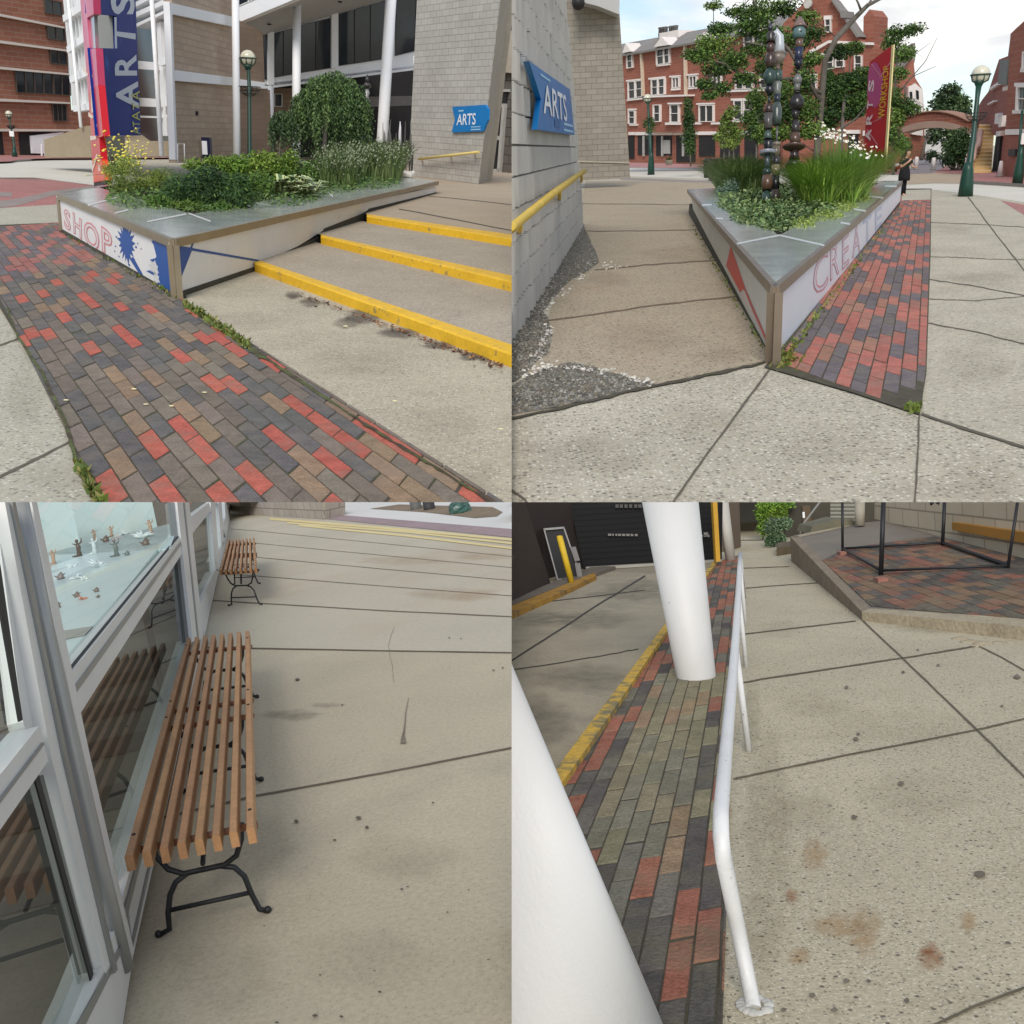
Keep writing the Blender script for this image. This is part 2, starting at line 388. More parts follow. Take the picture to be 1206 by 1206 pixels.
def leaves(mb, P, depth, clumps, n, size, cols, seed=1, asp=.5, droop=0.0, shell=.55):
    """leaf faces through clump volumes; clumps (cx, cy, rx, ry[, rz]) in image pixels at that distance"""
    rr = random.Random(seed); k = F / depth; wts = [c[2] * c[3] for c in clumps]; tot = sum(wts)
    for c, wt in zip(clumps, wts):
        cx, cy, rx, ry = c[:4]; rz = c[4] if len(c) > 4 else min(rx, ry * 1.3)
        ctr = P.d(cx, cy, depth); cb = rr.uniform(.8, 1.2); m = max(4, int(n * wt / tot)); base = rr.choice(cols)
        lob = [(V((rr.gauss(0, 1), rr.gauss(0, 1), rr.gauss(0, 1))).normalized(), rr.uniform(.15, .4)) for _ in range(5)]
        for _ in range(m):
            dv = V((rr.gauss(0, 1), rr.gauss(0, 1), rr.gauss(0, 1))).normalized()
            rad = rr.random() ** shell
            ext = .78 + sum(a * max(0, dv.dot(l)) ** 3 for l, a in lob)
            p = ctr + V((dv.x * rx, dv.y * rz, dv.z * ry)) * (rad * ext / k)
            ln = size / k * rr.uniform(.6, 1.4); ax = V((rr.gauss(0, 1), rr.gauss(0, 1), rr.gauss(0, .7) - droop)).normalized()
            sd = ax.cross(V((rr.gauss(0, 1), rr.gauss(0, 1), rr.gauss(0, 1)))).normalized() * ln * asp * .5
            nn = ax.cross(sd).normalized() * ln * .12
            cc = base if rr.random() < .6 else rr.choice(cols); f = cb * rr.uniform(.7, 1.3); cc = (cc[0] * f, cc[1] * f, cc[2] * f)
            mb.raw([p, p + ax * ln * .5 + sd + nn, p + ax * ln, p + ax * ln * .5 - sd + nn], [(0, 1, 2, 3)], 0, cc)
def blades(mb, P, z, base, n, hpx, wpx, cols, seed=1, lean=.25, arch=.25, flower=None):
    """upright blades; base a list of (px, py) on the plane z around which they stand, with a spread"""
    rr = random.Random(seed)
    for _ in range(n):
        bx, by, sx, sy = rr.choice(base); p = P.g(bx + rr.uniform(-sx, sx), by + rr.uniform(-sy, sy), z); k = P.k(p)
        h = hpx / k * rr.uniform(.6, 1.1); a = rr.uniform(0, 6.28); dr = V((math.cos(a), math.sin(a), 0)); wd = wpx / k * rr.uniform(.7, 1.3)
        sd = V((-dr.y, dr.x, 0)) * wd * .5 + V((wd * .3, 0, 0)); l = lean * rr.random() * h
        p1 = p + dr * l * .4 + V((0, 0, h * .55)); p2 = p + dr * (l + arch * h * rr.random()) + V((0, 0, h))
        c = rr.choice(cols); f = rr.uniform(.7, 1.3); c = (c[0] * f, c[1] * f, c[2] * f)
        mb.raw([p - sd, p + sd, p1 + sd * .8, p1 - sd * .8, p2], [(0, 1, 2, 3), (3, 2, 4)], 0, c)
        if flower and rr.random() < flower[0]:
            for q in range(flower[2]):
                e = p1.lerp(p2, .3 + .7 * q / flower[2]) + V((rr.gauss(0, 1), rr.gauss(0, 1), rr.gauss(0, 1))) * wd * 1.2
                s_ = wd * 1.6; mb.raw([e, e + V((s_, 0, s_ * .4)), e + V((s_ * .5, s_ * .5, s_))], [(0, 1, 2)], 0, vary(flower[1], rr, .2))

def soft(name, col, nsc, amax=.8):
    m = bpy.data.materials.new(name); m.use_nodes = True; t = m.node_tree; b_ = t.nodes['Principled BSDF']; b_.inputs['Base Color'].default_value = (*col, 1); b_.inputs['Roughness'].default_value = .95
    at = nd(t, 'ShaderNodeAttribute', attribute_name='Col'); sp = nd(t, 'ShaderNodeSeparateColor'); t.links.new(at.outputs[0], sp.inputs[0])
    tc = nd(t, 'ShaderNodeTexCoord'); nz_ = nd(t, 'ShaderNodeTexNoise'); nz_.inputs['Scale'].default_value = nsc * TS; nz_.inputs['Detail'].default_value = 6; t.links.new(tc.outputs['Object'], nz_.inputs['Vector'])
    ml = nd(t, 'ShaderNodeMath', operation='MULTIPLY'); t.links.new(sp.outputs[0], ml.inputs[0]); t.links.new(nz_.outputs[0], ml.inputs[1])
    mr = nd(t, 'ShaderNodeMapRange'); mr.inputs[1].default_value = .12; mr.inputs[2].default_value = .62; mr.inputs[4].default_value = amax; t.links.new(ml.outputs[0], mr.inputs[0]); t.links.new(mr.outputs[0], b_.inputs['Alpha']); return m
def softblot(b, x, y, rx, ry, z=.0045):
    n_ = 20
    c = P.g(x, y, z); ring = [P.g(x + rx * math.cos(a) * R.uniform(.75, 1.2), y + ry * math.sin(a) * R.uniform(.75, 1.2), z) for a in [i * 2 * math.pi / n_ for i in range(n_)]]; mid = [c.lerp(p, .55) for p in ring]
    return c, mid, ring
def softobj(name, blots, m):
    me = bpy.data.meshes.new(name); vs, fs, cs = [], [], []
    loc = P.g(blots[0][0], blots[0][1])
    for bl in blots:
        c, mid, ring = softblot(None, *bl); i0 = len(vs); n_ = len(ring); vs += [(q - loc) * P.S for q in [c] + mid + ring]; cs += [1] + [.75] * n_ + [0] * n_
        for i in range(n_): j = (i + 1) % n_; fs += [(i0, i0 + 1 + i, i0 + 1 + j), (i0 + 1 + i, i0 + 1 + n_ + i, i0 + 1 + n_ + j, i0 + 1 + j)]
    me.from_pydata(vs, [], fs); a = me.color_attributes.new('Col', 'FLOAT_COLOR', 'POINT')
    for i, v in enumerate(cs): a.data[i].color = (v, v, v, 1)
    me.materials.append(m); o = bpy.data.objects.new(name, me); COL.objects.link(o); o.matrix_world = P.W @ Matrix.Translation(loc * P.S); o['kind'] = 'structure'

def carpet(mb, P, z, spots, n, size, cols, seed=1, asp=.6, hpx=7):
    """low leaves spread over the ground; spots (cx, cy, rx, ry) in image pixels, cast onto the plane z"""
    rr = random.Random(seed); wts = [c[2] * c[3] for c in spots]
    for _ in range(n):
        c = rr.choices(spots, wts)[0]; a = rr.uniform(0, 6.28); q = math.sqrt(rr.random()); p = P.g(c[0] + c[2] * q * math.cos(a), c[1] + c[3] * q * math.sin(a), z); k = P.k(p)
        p = p + V((0, 0, rr.random() ** .7 * hpx / k * (1.05 - q * .7))); ln = size / k * rr.uniform(.6, 1.4); ax = V((rr.gauss(0, 1), rr.gauss(0, 1), rr.gauss(.1, .45))).normalized()
        sd = ax.cross(V((rr.gauss(0, .4), rr.gauss(0, .4), 1))).normalized() * ln * asp * .5; f = rr.uniform(.7, 1.3); cc = rr.choice(cols); cc = (cc[0] * f, cc[1] * f, cc[2] * f)
        mb.raw([p, p + ax * ln * .5 + sd + V((0, 0, ln * .1)), p + ax * ln, p + ax * ln * .5 - sd + V((0, 0, ln * .1))], [(0, 1, 2, 3)], 0, cc)

def weeping(mb, P, depth, cx, cy, rx, ry, n, size, cols, seed=1, fall=1.0):
    """hanging strands of leaves from a dome of twigs"""
    rr = random.Random(seed); k = F / depth; ctr = P.d(cx, cy, depth)
    for _ in range(n):
        a = rr.uniform(0, 6.28); q = math.sqrt(rr.random()); bump = 1 + .12 * math.sin(3 * a + seed) + .08 * math.sin(7 * a)
        x, y = q * math.cos(a) * rx * bump, q * math.sin(a) * rx * .8; z = ry * (1 - q * q) * rr.uniform(.75, 1.08); ln = fall * ry * rr.uniform(.35, 1.25) * (.5 + q * .7); base = rr.choice(cols); cb = rr.uniform(.75, 1.25)
        m = max(4, int(ln / size * 2.2)); ox, oy = x * .12, y * .12
        for i in range(m):
            t = i / m; p = ctr + V((x + ox * t + rr.gauss(0, size * .4), y + oy * t + rr.gauss(0, size * .4), z - ln * t * t * .4 - ln * t * .6)) * (1 / k)
            l = size / k * rr.uniform(.6, 1.3); ax = V((rr.gauss(0, .8), rr.gauss(0, .8), -1.1)).normalized(); sd = ax.cross(V((rr.gauss(0, 1), rr.gauss(0, 1), .2))).normalized() * l * .22; f = cb * rr.uniform(.75, 1.25)
            mb.raw([p, p + ax * l * .5 + sd, p + ax * l, p + ax * l * .5 - sd], [(0, 1, 2, 3)], 0, (base[0] * f, base[1] * f, base[2] * f))

def ribs(mb, W, s0, s1f, z1, pitch, dep, course, gap, z0=0.0, zf=None):
    """split-face block ribs: small upright ridges course by course along a wall; s measured along the wall from W.p0"""
    up = V((0, 0, 1)); z = z0; rr = random.Random(17)
    while z < z1:
        za, zb = z + gap, min(z + course - gap, z1); e = min(s1f(za), s1f(zb)); s = s0
        while s < e - pitch:
            a = W.p0 + W.t * s + up * (za - W.p0.z); b = a + W.t * pitch * .5; c = a + W.t * pitch; h = W.n * dep * rr.uniform(.7, 1.15); dz = up * (zb - za)
            mb.raw([a, b + h, c, a + dz, b + h + dz, c + dz], [(0, 1, 4, 3), (1, 2, 5, 4), (3, 4, 5), (0, 2, 1)], 0); s += pitch
        z += course

def text_geo(body, offset=0.0, align=None):
    cu = bpy.data.curves.new('lettering', 'FONT'); cu.body = body; cu.size = 1; cu.offset = offset; cu.resolution_u = 3; cu.fill_mode = 'FRONT'
    ob = bpy.data.objects.new('lettering', cu); COL.objects.link(ob); bpy.context.view_layer.update()
    me = bpy.data.meshes.new_from_object(ob.evaluated_get(bpy.context.evaluated_depsgraph_get()))
    vs = [v.co.copy() for v in me.vertices]; fs = [tuple(p.vertices) for p in me.polygons]
    bpy.data.objects.remove(ob); bpy.data.curves.remove(cu); bpy.data.meshes.remove(me)
    return vs, fs
def text_on(mb, W, body, quad, off, mi=0, col=None, offset=0.0, th=.004, ref=None):
    """letters fitted to a quad of picture points (lower left, lower right, upper right, upper left) on a wall plane"""
    vs, fs = text_geo(body, offset)
    rv = vs if ref is None else text_geo(body, ref)[0]
    x0, x1 = min(v.x for v in rv), max(v.x for v in rv); y0, y1 = min(v.y for v in rv), max(v.y for v in rv)
    q = [W.at(x, y, off) for x, y in quad]; o = []
    for v in vs:
        a, b = (v.x - x0) / (x1 - x0), (v.y - y0) / (y1 - y0)
        o.append(q[0] * (1 - a) * (1 - b) + q[1] * a * (1 - b) + q[2] * a * b + q[3] * (1 - a) * b)
    mb.raw(o, fs, mi, col)
def window(P, W, px, root, nx=1, ny=1, mf=None, off=.08, bar=1.0, mg=None):
    """window frame standing proud of the wall with bars, the pane a sub-part"""
    mf = mf or m_white; mg = mg or m_gwin
    m = MB(); (ax, ay), (bx, by), (cx, cy), (dx, dy) = px      # tl tr br bl
    def I(s, t): return ((ax * (1 - s) + bx * s) * (1 - t) + (dx * (1 - s) + cx * s) * t, (ay * (1 - s) + by * s) * (1 - t) + (dy * (1 - s) + cy * s) * t)
    wd = max(abs(bx - ax), 1); ht = max(abs(dy - ay), 1); u, v = bar / wd, bar / ht
    def bars(s0, t0, s1, t1, o): m.onwall(W, [I(s0, t0), I(s1, t0), I(s1, t1), I(s0, t1)], o)
    bars(-u, -v, 1 + u, 0, off); bars(-u, 1, 1 + u, 1 + v, off); bars(-u, 0, 0, 1, off); bars(1, 0, 1 + u, 1, off)
    for i in range(1, nx): bars(i / nx - u * .4, 0, i / nx + u * .4, 1, off * .9)
    for j in range(1, ny): bars(0, j / ny - v * .4, 1, j / ny + v * .4, off * .8)
    w_ = part(P, 'window', m, mf, root)
    g_ = MB(); g_.onwall(W, [I(0, 0), I(1, 0), I(1, 1), I(0, 1)], off * .4)
    if w_: part(P, 'pane', g_, mg, w_)
    return w_
# =================================================================== SITE 1: planter, pylon and steps (upper left)
P = A
m_conc = mat('aggregate_concrete', rgb(174, 165, 144), .9, var=.12, vs=.5, stain=(rgb(146, 136, 116), .6, .5, .85), fine=(16, .16), speck=[(22, .72, rgb(105, 98, 86), .55), (30, .8, rgb(225, 220, 205), .6)], bump=.25, bs=40)
m_conc_left = mat('grey_aggregate', rgb(172, 167, 150), .9, var=.08, vs=.6, fine=(16, .2), speck=[(20, .68, rgb(95, 90, 82), .65), (26, .8, rgb(225, 222, 210), .6)], bump=.3, bs=40)
m_tread = mat('tread_concrete', rgb(163, 152, 134), .9, var=.1, vs=.8, fine=(18, .15), speck=[(24, .72, rgb(110, 98, 84), .6), (30, .82, rgb(215, 205, 185), .6)], bump=.25, bs=40, stain=(rgb(110, 100, 88), 1.2, .62, .9))
m_plaza = mat('plaza_concrete', rgb(168, 152, 130), .9, var=.08, vs=.5, fine=(12, .18), stain=(rgb(120, 108, 92), .8, .6, .9))
m_road = mat('road_concrete', rgb(200, 196, 184), .9, var=.07, vs=.25, fine=(8, .08))
m_redpave = mat('red_crosswalk', rgb(160, 112, 106), .9, var=.12, vs=.6, fine=(5, .14))
m_gpave = mat('grey_band', rgb(140, 132, 126), .9, var=.12, vs=.6, fine=(5, .12))

b = MB(); sheet(b, P, [(-80, 650), (700, 650), (700, 180), (-80, 145)], 0); struct(P, 'pavement', b, m_conc)
b = MB(); sheet(b, P, [(-60, 330), (6, 372), (21, 397), (50, 439), (83, 511), (90, 539), (125, 605), (-60, 650)], .008); struct(P, 'pavement', b, m_conc_left)
b = MB(); strip(b, P, dens([(-10, 410), (8, 404), (26, 397)], 4, .3), 2.2, .012); strip(b, P, dens([(-10, 566), (30, 547), (85, 519)], 6, .5), 3.2, .012, jit=.4); struct(P, 'pavement_joint', b, m_joint)
# road and crossing beyond the planter
b = MB(); sheet(b, P, [(-60, 196), (10, 191), (60, 189), (160, 189), (160, 225), (60, 212), (-60, 209)], .008); struct(P, 'road', b, m_road)
b = MB(); sheet(b, P, [(-60, 209), (40, 209), (110, 218), (160, 226), (90, 240), (-60, 249)], .008); struct(P, 'crosswalk', b, m_redpave)
b = MB(); strip(b, P, [(-30, 244), (20, 238), (60, 228), (110, 221)], [9, 8, 6, 4], .014); strip(b, P, [(-40, 229), (14, 229)], 5, .016); struct(P, 'crosswalk_band', b, m_gpave)
b = MB(); sheet(b, P, [(-60, 249), (80, 240), (80, 266), (-60, 274)], .012); struct(P, 'pavement_band', b, m_conc_left)
b = MB(); pts = gp(P, [(-60, 196), (10, 191.5), (22, 188.5), (60, 187.5), (240, 186)]); 
for p, q in zip(pts[:-1], pts[1:]): b.box(p, q - p, V((0, 3, 0)), V((0, 0, .12)))
struct(P, 'kerb', b, m_gpave)
b = MB(); sheet(b, P, [(-60, 193), (12, 190), (24, 187.5), (60, 186.5), (240, 185.5), (240, 178), (-60, 178)], .13); struct(P, 'brick_pavement', b, m_redpave)

# brick path: every brick laid
b = MB(); sheet(b, P, [(-80, 268), (68, 262), (80, 275), (213, 352), (300, 412), (464, 519), (523, 553), (600, 600), (700, 650), (110, 650), (117, 591), (83, 511), (50, 439), (21, 397), (-20, 330)], .024); struct(P, 'brick_bed', b, m_dirt)
RED, RED2, DRK, TAN, BRN = rgb(174, 96, 82), rgb(158, 106, 98), rgb(100, 97, 95), rgb(142, 120, 98), rgb(120, 110, 99)
def colA(px, rr):
    x, y = px; far = max(0, min(1, (330 - y + .25 * (150 - x)) / 110)); t = rr.random()
    if far > .3:
        if t < .5: return vary(RED2, rr)
        if t < .92: return vary(rgb(108, 102, 104), rr)
        return vary(BRN, rr)
    cor = x > 380 and y > 520
    if t < (.3 if cor else .15): return vary(RED, rr, .1)
    if t < (.46 if cor else .22): return vary(TAN, rr)
    if t < .62: return vary(DRK, rr)
    return vary(BRN, rr, .16)
area = gp(P, [(-70, 272), (66, 262), (73, 271), (213, 353), (590, 593), (640, 640), (640, 680), (150, 680), (110, 575), (-70, 215 + 60)])
area = gp(P, [(-30, 271), (68, 263), (213, 353), (588, 592), (660, 640), (143, 640), (-4, 345)])
c0 = P.g(409, 531); uu = P.g(449, 560.5) - c0; vv = P.g(397.2, 541.8) - c0
uu = uu.normalized() * uu.length * .98
struct(P, 'brick_path', pavers(P, area, c0, uu, vv, .022, colA, z=.012, th=.022), m_paver)
# mossy edge strips
m_moss = mat('moss', rgb(84, 92, 52), .95, var=.35, vs=3, fine=(24, .35), bump=.6, bs=30, stain=(rgb(70, 60, 46), 2.0, .45, .6))
b = MB(); strip(b, P, dens([(8, 362), (21, 397), (50, 439), (78, 500), (90, 545), (118, 600)], 8, .9), [2.5 + 3.5 * (i / 40) ** 1.2 * R.uniform(.6, 1.5) for i in range(41)], .045)
strip(b, P, dens([(216, 357), (240, 372), (268, 391), (300, 414), (350, 446), (420, 492), (464, 521), (523, 556), (592, 600)], 8, .9), [R.uniform(4, 7.5) if i < 26 else R.uniform(1.5, 4.5) for i in range(65)], .045); struct(P, 'moss_edge', b, m_moss)
rr = random.Random(5); b = MB()
for i in range(900):
    t = rr.random()
    if rr.random() < .62: x, y = 218 + 75 * t, 358 + 50 * t
    elif rr.random() < .5: x, y = 74 + 136 * t, 273 + 79 * t
    else: x, y = 92 + 28 * t, 545 + 55 * t
    p = P.g(x + rr.gauss(0, 2), y + rr.gauss(0, 2), .04); s = rr.uniform(.03, .09); h = V((rr.gauss(0, .6), rr.gauss(0, .6), 1)) * s; sd = V((rr.gauss(0, 1), rr.gauss(0, 1), 0)) * s * .35
    b.raw([p - sd, p + sd, p + h], [(0, 1, 2)], 0, vary(rr.choice([rgb(104, 120, 52), rgb(80, 98, 44), rgb(130, 126, 70)]), rr, .25))
single(P, 'weeds', b, m_leaf, 'low green weeds in the joints along the planter foot and brick path', 'weeds', kind='stuff')
# fallen leaves under the lowest step and litter on the bricks
m_damp = soft('damp_stain', rgb(92, 84, 74), 1.6, .8)
m_wm = soft('water_mark', rgb(124, 114, 94), 1.3, .13)
softobj('water_mark', [(420, 430, 90, 26, .009), (520, 500, 70, 30, .009), (300, 380, 50, 14, .009), (480, 350, 60, 10, .009), (560, 570, 40, 30, .009)], m_wm)
softobj('water_mark', [(30, 470, 30, 60, .011), (60, 560, 50, 26, .011)], m_wm)
softobj('damp_stain', [(345, 347, 14, 6, .014), (365, 356, 16, 8, .014), (410, 380, 22, 9, .014), (430, 372, 30, 12, .014), (470, 392, 34, 9, .014), (520, 406, 30, 7, .014), (560, 420, 26, 6, .014)], m_damp)
b = MB(); rr = random.Random(9)
for i in range(420):
    t = rr.random() ** .8; x = 350 + 240 * t; y = 343 + 85 * t + abs(rr.gauss(0, 3.5)); p = P.g(x, y, .03); s = rr.uniform(.025, .07)
    a = V((rr.gauss(0, 1), rr.gauss(0, 1), rr.gauss(0, .25))).normalized() * s; c_ = V((-a.y, a.x, rr.gauss(0, .3) * s)) * .5
    b.raw([p, p + a * .5 + c_, p + a, p + a * .5 - c_], [(0, 1, 2, 3)], 0, vary(rr.choice([rgb(112, 66, 44), rgb(96, 62, 48), rgb(150, 104, 66), rgb(70, 48, 40)]), rr, .25))
single(P, 'fallen_leaves', b, m_leaf, 'brown leaf litter gathered along the foot of the lowest yellow step', 'leaf litter', kind='stuff')
b = MB()
for (x, y) in [(78, 471), (158, 458), (172, 476), (241, 462), (202, 478), (590, 505), (465, 472), (407, 384), (434, 275)]:
    p = P.g(x, y, .05); s = 2.6 / P.k(p); b.ball(p, s, 6, 4, 0, None, (1.4, rr.uniform(.5, 1), .3))
single(P, 'litter', b, mat('paper_litter', rgb(225, 215, 170), .8), 'pale scraps of petal and paper lying about on the path bricks', 'litter', kind='stuff')

# steps
st = thing(P, 'steps', 'three broad concrete steps with yellow painted nosings beside the white planter', 'steps', P.g(450, 380))
lines = [((300, 320), (660, 454.5), 0.0), ((378, 287.5), (660, 358), .2), ((432, 262.5), (660, 299.7), .4)]
back = [((300, 305), (660, 425)), ((378, 276.2), (660, 336.7)), ((432, 252), (660, 284.3))]
nz = []
for i, ((a0, b0), (a1, b1), z) in enumerate(lines):
    p, q = P.g(a0, b0, z), P.g(a1, b1, z); up = V((0, 0, .2)); e0, e1 = P.g(*back[i][0], z + .2), P.g(*back[i][1], z + .2)
    dn = V((0, 0, -.03))
    m = MB(); m.raw([p + dn, q + dn, q + up * .88, p + up * .88, p + up + (e0 - p - up) * .12, q + up + (e1 - q - up) * .12, e1, e0], [(0, 1, 2, 3), (3, 2, 5, 4), (4, 5, 6, 7)], 0)
    nz.append((m, e0, e1))
for i, (m, e0, e1) in enumerate(nz):
    part(P, 'nosing', m, m_yellow, st)
    if i < 2:
        z = .2 * (i + 1); t = MB(); n0, n1 = P.g(*lines[i + 1][0], z), P.g(*lines[i + 1][1], z)
        dv = (e0 - e1).normalized() * 4
        t.face([e0 + dv, e1, n1, n0 + dv]); part(P, 'tread', t, m_tread, st)
e0, e1 = nz[2][1], nz[2][2]
b = MB(); b.face([e0, e1, P.g(660, 200, .6), P.g(620, 185, .6), P.g(380, 180, .6), P.g(300, 190, .6), P.g(400, 235, .6)]); struct(P, 'plaza', b, m_plaza)
b = MB(); strip(b, P, dens([(470, 246), (540, 259), (620, 275)], 6, .2), 1.2, .606); strip(b, P, dens([(505, 231), (560, 236), (620, 243)], 6, .2), .8, .606); struct(P, 'plaza_joint', b, m_joint)

# ------------------------------------------------------------------ planter
ZP = 1.085
m_steel = mat('brushed_steel', rgb(214, 218, 210), .2, metal=.65, var=.22, vs=1.6, bump=.06, bs=8)  # colour noise paints the bright streaks of sheen on the metal
m_bronze = mat('cap_edge_steel', rgb(158, 146, 124), .38, metal=.6, var=.12, vs=1.5)
m_panel = mat('white_panel', rgb(234, 234, 232), .4, var=.05, vs=.9, stain=(rgb(168, 166, 158), .7, .62, .9))
m_base = mat('dark_plinth', rgb(74, 72, 62), .9, var=.25, vs=2)
m_soil = mat('planter_soil', rgb(52, 44, 34), .95, var=.3, vs=3)
PA, PB_, PD = P.g(203, 282, ZP), P.g(68, 228, ZP), P.g(516, 213.5, ZP); PE = P.g(330, 186, ZP)
IA, IB, ID = P.g(226, 252, ZP), P.g(112, 219.5, ZP), P.g(470, 208, ZP); IE = P.g(320, 190, ZP)
pl = thing(P, 'planter', 'long steel capped planter with white panels, SHOP lettering and blue splashes', 'planter', P.g(300, 250))
WL, WR = Wall(P, PB_, PA), Wall(P, PA, PD)
down = V((0, 0, -.15))
m = MB()
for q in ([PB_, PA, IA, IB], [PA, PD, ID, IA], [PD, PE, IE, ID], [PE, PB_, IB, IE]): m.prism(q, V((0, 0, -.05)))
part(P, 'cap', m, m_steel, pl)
m = MB()
for W, a, c_ in ((WL, PB_, PA), (WR, PA, PD)):
    m.prism([a + W.n * .03 + V((0, 0, .004)), c_ + W.n * .03 + V((0, 0, .004)), c_ + W.n * .03 + down, a + W.n * .03 + down], -W.n * .1)
part(P, 'cap_edge', m, m_bronze, pl)
for (a, c_) in (((103.5, 242), (137, 232.5)), ((135, 251), (151, 247)), ((173.5, 261), (219, 252)), ((222, 251), (248, 260.5)), ((392, 231.8), (385, 224))):
    m = MB(); strip(m, P, [a, c_], 1.6, ZP + .006); part(P, 'cap_seam', m, mat('seam_steel', rgb(214, 212, 204), .4, metal=.2, var=.05), pl)
m = MB(); m.face([IA + down * .5, ID + down * .5, IE + down * .5, IB + down * .5]); part(P, 'soil', m, m_soil, pl)
m = MB(); m.onwall(WL, [(66, 231), (203, 284), (208, 351), (70.5, 271)], -.03, -.12)
m.onwall(WR, [(204, 286), (514, 220), (512, 228), (434, 249), (434, 247), (381.5, 276.5), (381.5, 271), (309.5, 315.5), (309.5, 311), (209, 346)], -.03, -.12)
pn = part(P, 'panel', m, m_panel, pl)
m = MB(); m.onwall(WL, [(69, 267.5), (208, 347), (209, 356), (70, 275)], -.02, -.2)
for q in ([(208, 345), (311, 310.5), (311, 330), (208, 360)], [(310, 309), (382, 276), (382, 290), (310, 322)], [(381.5, 269.5), (435, 248.5), (435, 262), (381.5, 286)], [(434, 246), (514, 226.5), (514, 236), (434, 258)]): m.onwall(WR, q, -.015, -.2)
part(P, 'plinth', m, m_base, pl)
m = MB(); m.onwall(WL, [(200, 287), (204, 289), (209, 353), (205.5, 352)], .01, -.1); m.onwall(WR, [(203, 289), (210.5, 287), (215.5, 349.5), (208.4, 353)], .012, -.1); part(P, 'corner_post', m, m_bronze, pl)
m = MB(); m.onwall(WL, [(66, 232), (68.5, 233), (72, 272), (69.5, 271)], .01, -.05); part(P, 'corner_post', m, m_bronze, pl)
# printed graphics on the panels
blue = rgb(28, 84, 158); BL2 = (*blue,)
m = MB()
m_print = mat('print', (1, 1, 1), .45, attr=True, var=.04, vs=2)
def flatpoly(m, W, px, off, col): m.face([W.at(x, y, off) for x, y in px], 0, col)
rr = random.Random(3)
def splat(m, W, cx, cy, rx, ry, sl, n, col, off, amp=.45):
    pts = []
    for i in range(n):
        a = 2 * math.pi * i / n; k_ = 1 + (rr.uniform(.1, amp) if i % 2 else -rr.uniform(.05, .3)); x = math.cos(a) * rx * k_
        pts.append((cx + x, cy + math.sin(a) * ry * k_ + x * sl))
    c_ = (cx, cy)
    for i in range(n): flatpoly(m, W, [c_, pts[i], pts[(i + 1) % n]], off, col)
splat(m, WL, 148.5, 286, 8, 19, .5, 34, blue, -.024)
for (x, y, r_) in ((137, 279, 1), (136, 290, .8), (160, 291, 1.2), (162, 287, .8), (158, 306, 1), (152, 312, 1.2), (140, 302, .8), (165, 320, 1.1), (135, 296, .7), (166, 293, .7)): splat(m, WL, x, y, r_, r_ * 1.3, .5, 8, blue, -.024, .2)
flatpoly(m, WL, [(152, 304), (157, 303), (169, 325), (166, 326)], -.0235, blue)
jag = [(179, 277.5), (184, 285), (178, 284), (183, 292), (187, 297), (183, 304), (176, 306), (184, 311), (179, 318), (172, 319), (182, 325), (186, 330), (182, 334), (187, 338), (184, 342)]
for i in range(len(jag) - 1):
    (x0, y0), (x1, y1) = jag[i], jag[i + 1]; t0, t1 = i / (len(jag) - 1), (i + 1) / (len(jag) - 1)
    flatpoly(m, WL, [(x0, y0), (x1, y1), (202 + 4 * t1, 286.5 + 62 * t1), (202 + 4 * t0, 286.5 + 62 * t0)], -.024, blue)
flatpoly(m, WL, [(178, 277), (203, 286.5), (206.4, 349.5), (194, 342)], -.0245, blue)
splat(m, WL, 181, 315, 5, 7, .5, 14, rgb(214, 214, 212), -.022, .5); splat(m, WL, 184, 327, 3.5, 6, .5, 14, rgb(214, 214, 212), -.022, .5)
flatpoly(m, WR, [(210.4, 291), (227.5, 291.5), (213.2, 328)], -.024, blue)
flatpoly(m, WR, [(229, 279), (231, 278.5), (217, 318), (215, 318)], -.022, blue)
flatpoly(m, WR, [(210.4, 289.2), (309.5, 306.8), (309.5, 309.2), (210.4, 292.6)], -.0225, blue)
part(P, 'printed_splash', m, m_print, pl)
m = MB(); white, pink = rgb(222, 220, 220), rgb(214, 128, 132)
for t, q in (('S', [(76.5, 267), (83, 272.5), (82, 251), (75.5, 245.5)]), ('H', [(87, 274), (96, 281), (95.5, 259), (86, 251)]), ('O', [(100, 286), (116.5, 298), (116, 270), (99, 258.5)]), ('P', [(121, 296), (131.5, 303), (131, 276), (120, 267.5)])):
    text_on(m, WL, t, q, -.026, 0, pink, .035, ref=0); text_on(m, WL, t, q, -.022, 0, white, -.01, ref=0)
part(P, 'shop_lettering', m, m_print, pl)

# ------------------------------------------------------------------ planting on the planter
g1, g2, g3, g4 = rgb(76, 106, 54), rgb(60, 88, 46), rgb(98, 128, 56), rgb(50, 74, 46)
lime, olive, greyg = rgb(128, 152, 64), rgb(104, 116, 66), rgb(112, 126, 98)
ZS = ZP - .06
def shrub(P, name, label, cat, base, zb, clumps, n, size, cols, seed, group=None, asp=.5, droop=0, stems=5, srad=1.2, trunk=None, shell=.55):
    bp = P.g(*base, zb); dp = P.depth(bp); t = thing(P, name, label, cat, bp, group)
    m = MB(); leaves(m, P, dp, clumps, n, size, cols, seed, asp, droop, shell); part(P, 'foliage', m, m_leaf, t)
    m = MB(); rr = random.Random(seed)
    if trunk:
        for pts, rads in trunk: m.tube([P.d(x, y, dp) for x, y in pts], [r_ * dp / F for r_ in rads], 8)
        part(P, 'trunk', m, m_bark, t)
    else:
        for i in range(stems):
            c = rr.choice(clumps); m.tube([bp + V((rr.uniform(-.3, .3), rr.uniform(-.3, .3), -.05)), P.d(c[0], c[1], dp)], [srad * dp / F, .4 * srad * dp / F], 5)
        part(P, 'stem', m, m_bark, t)
    return t
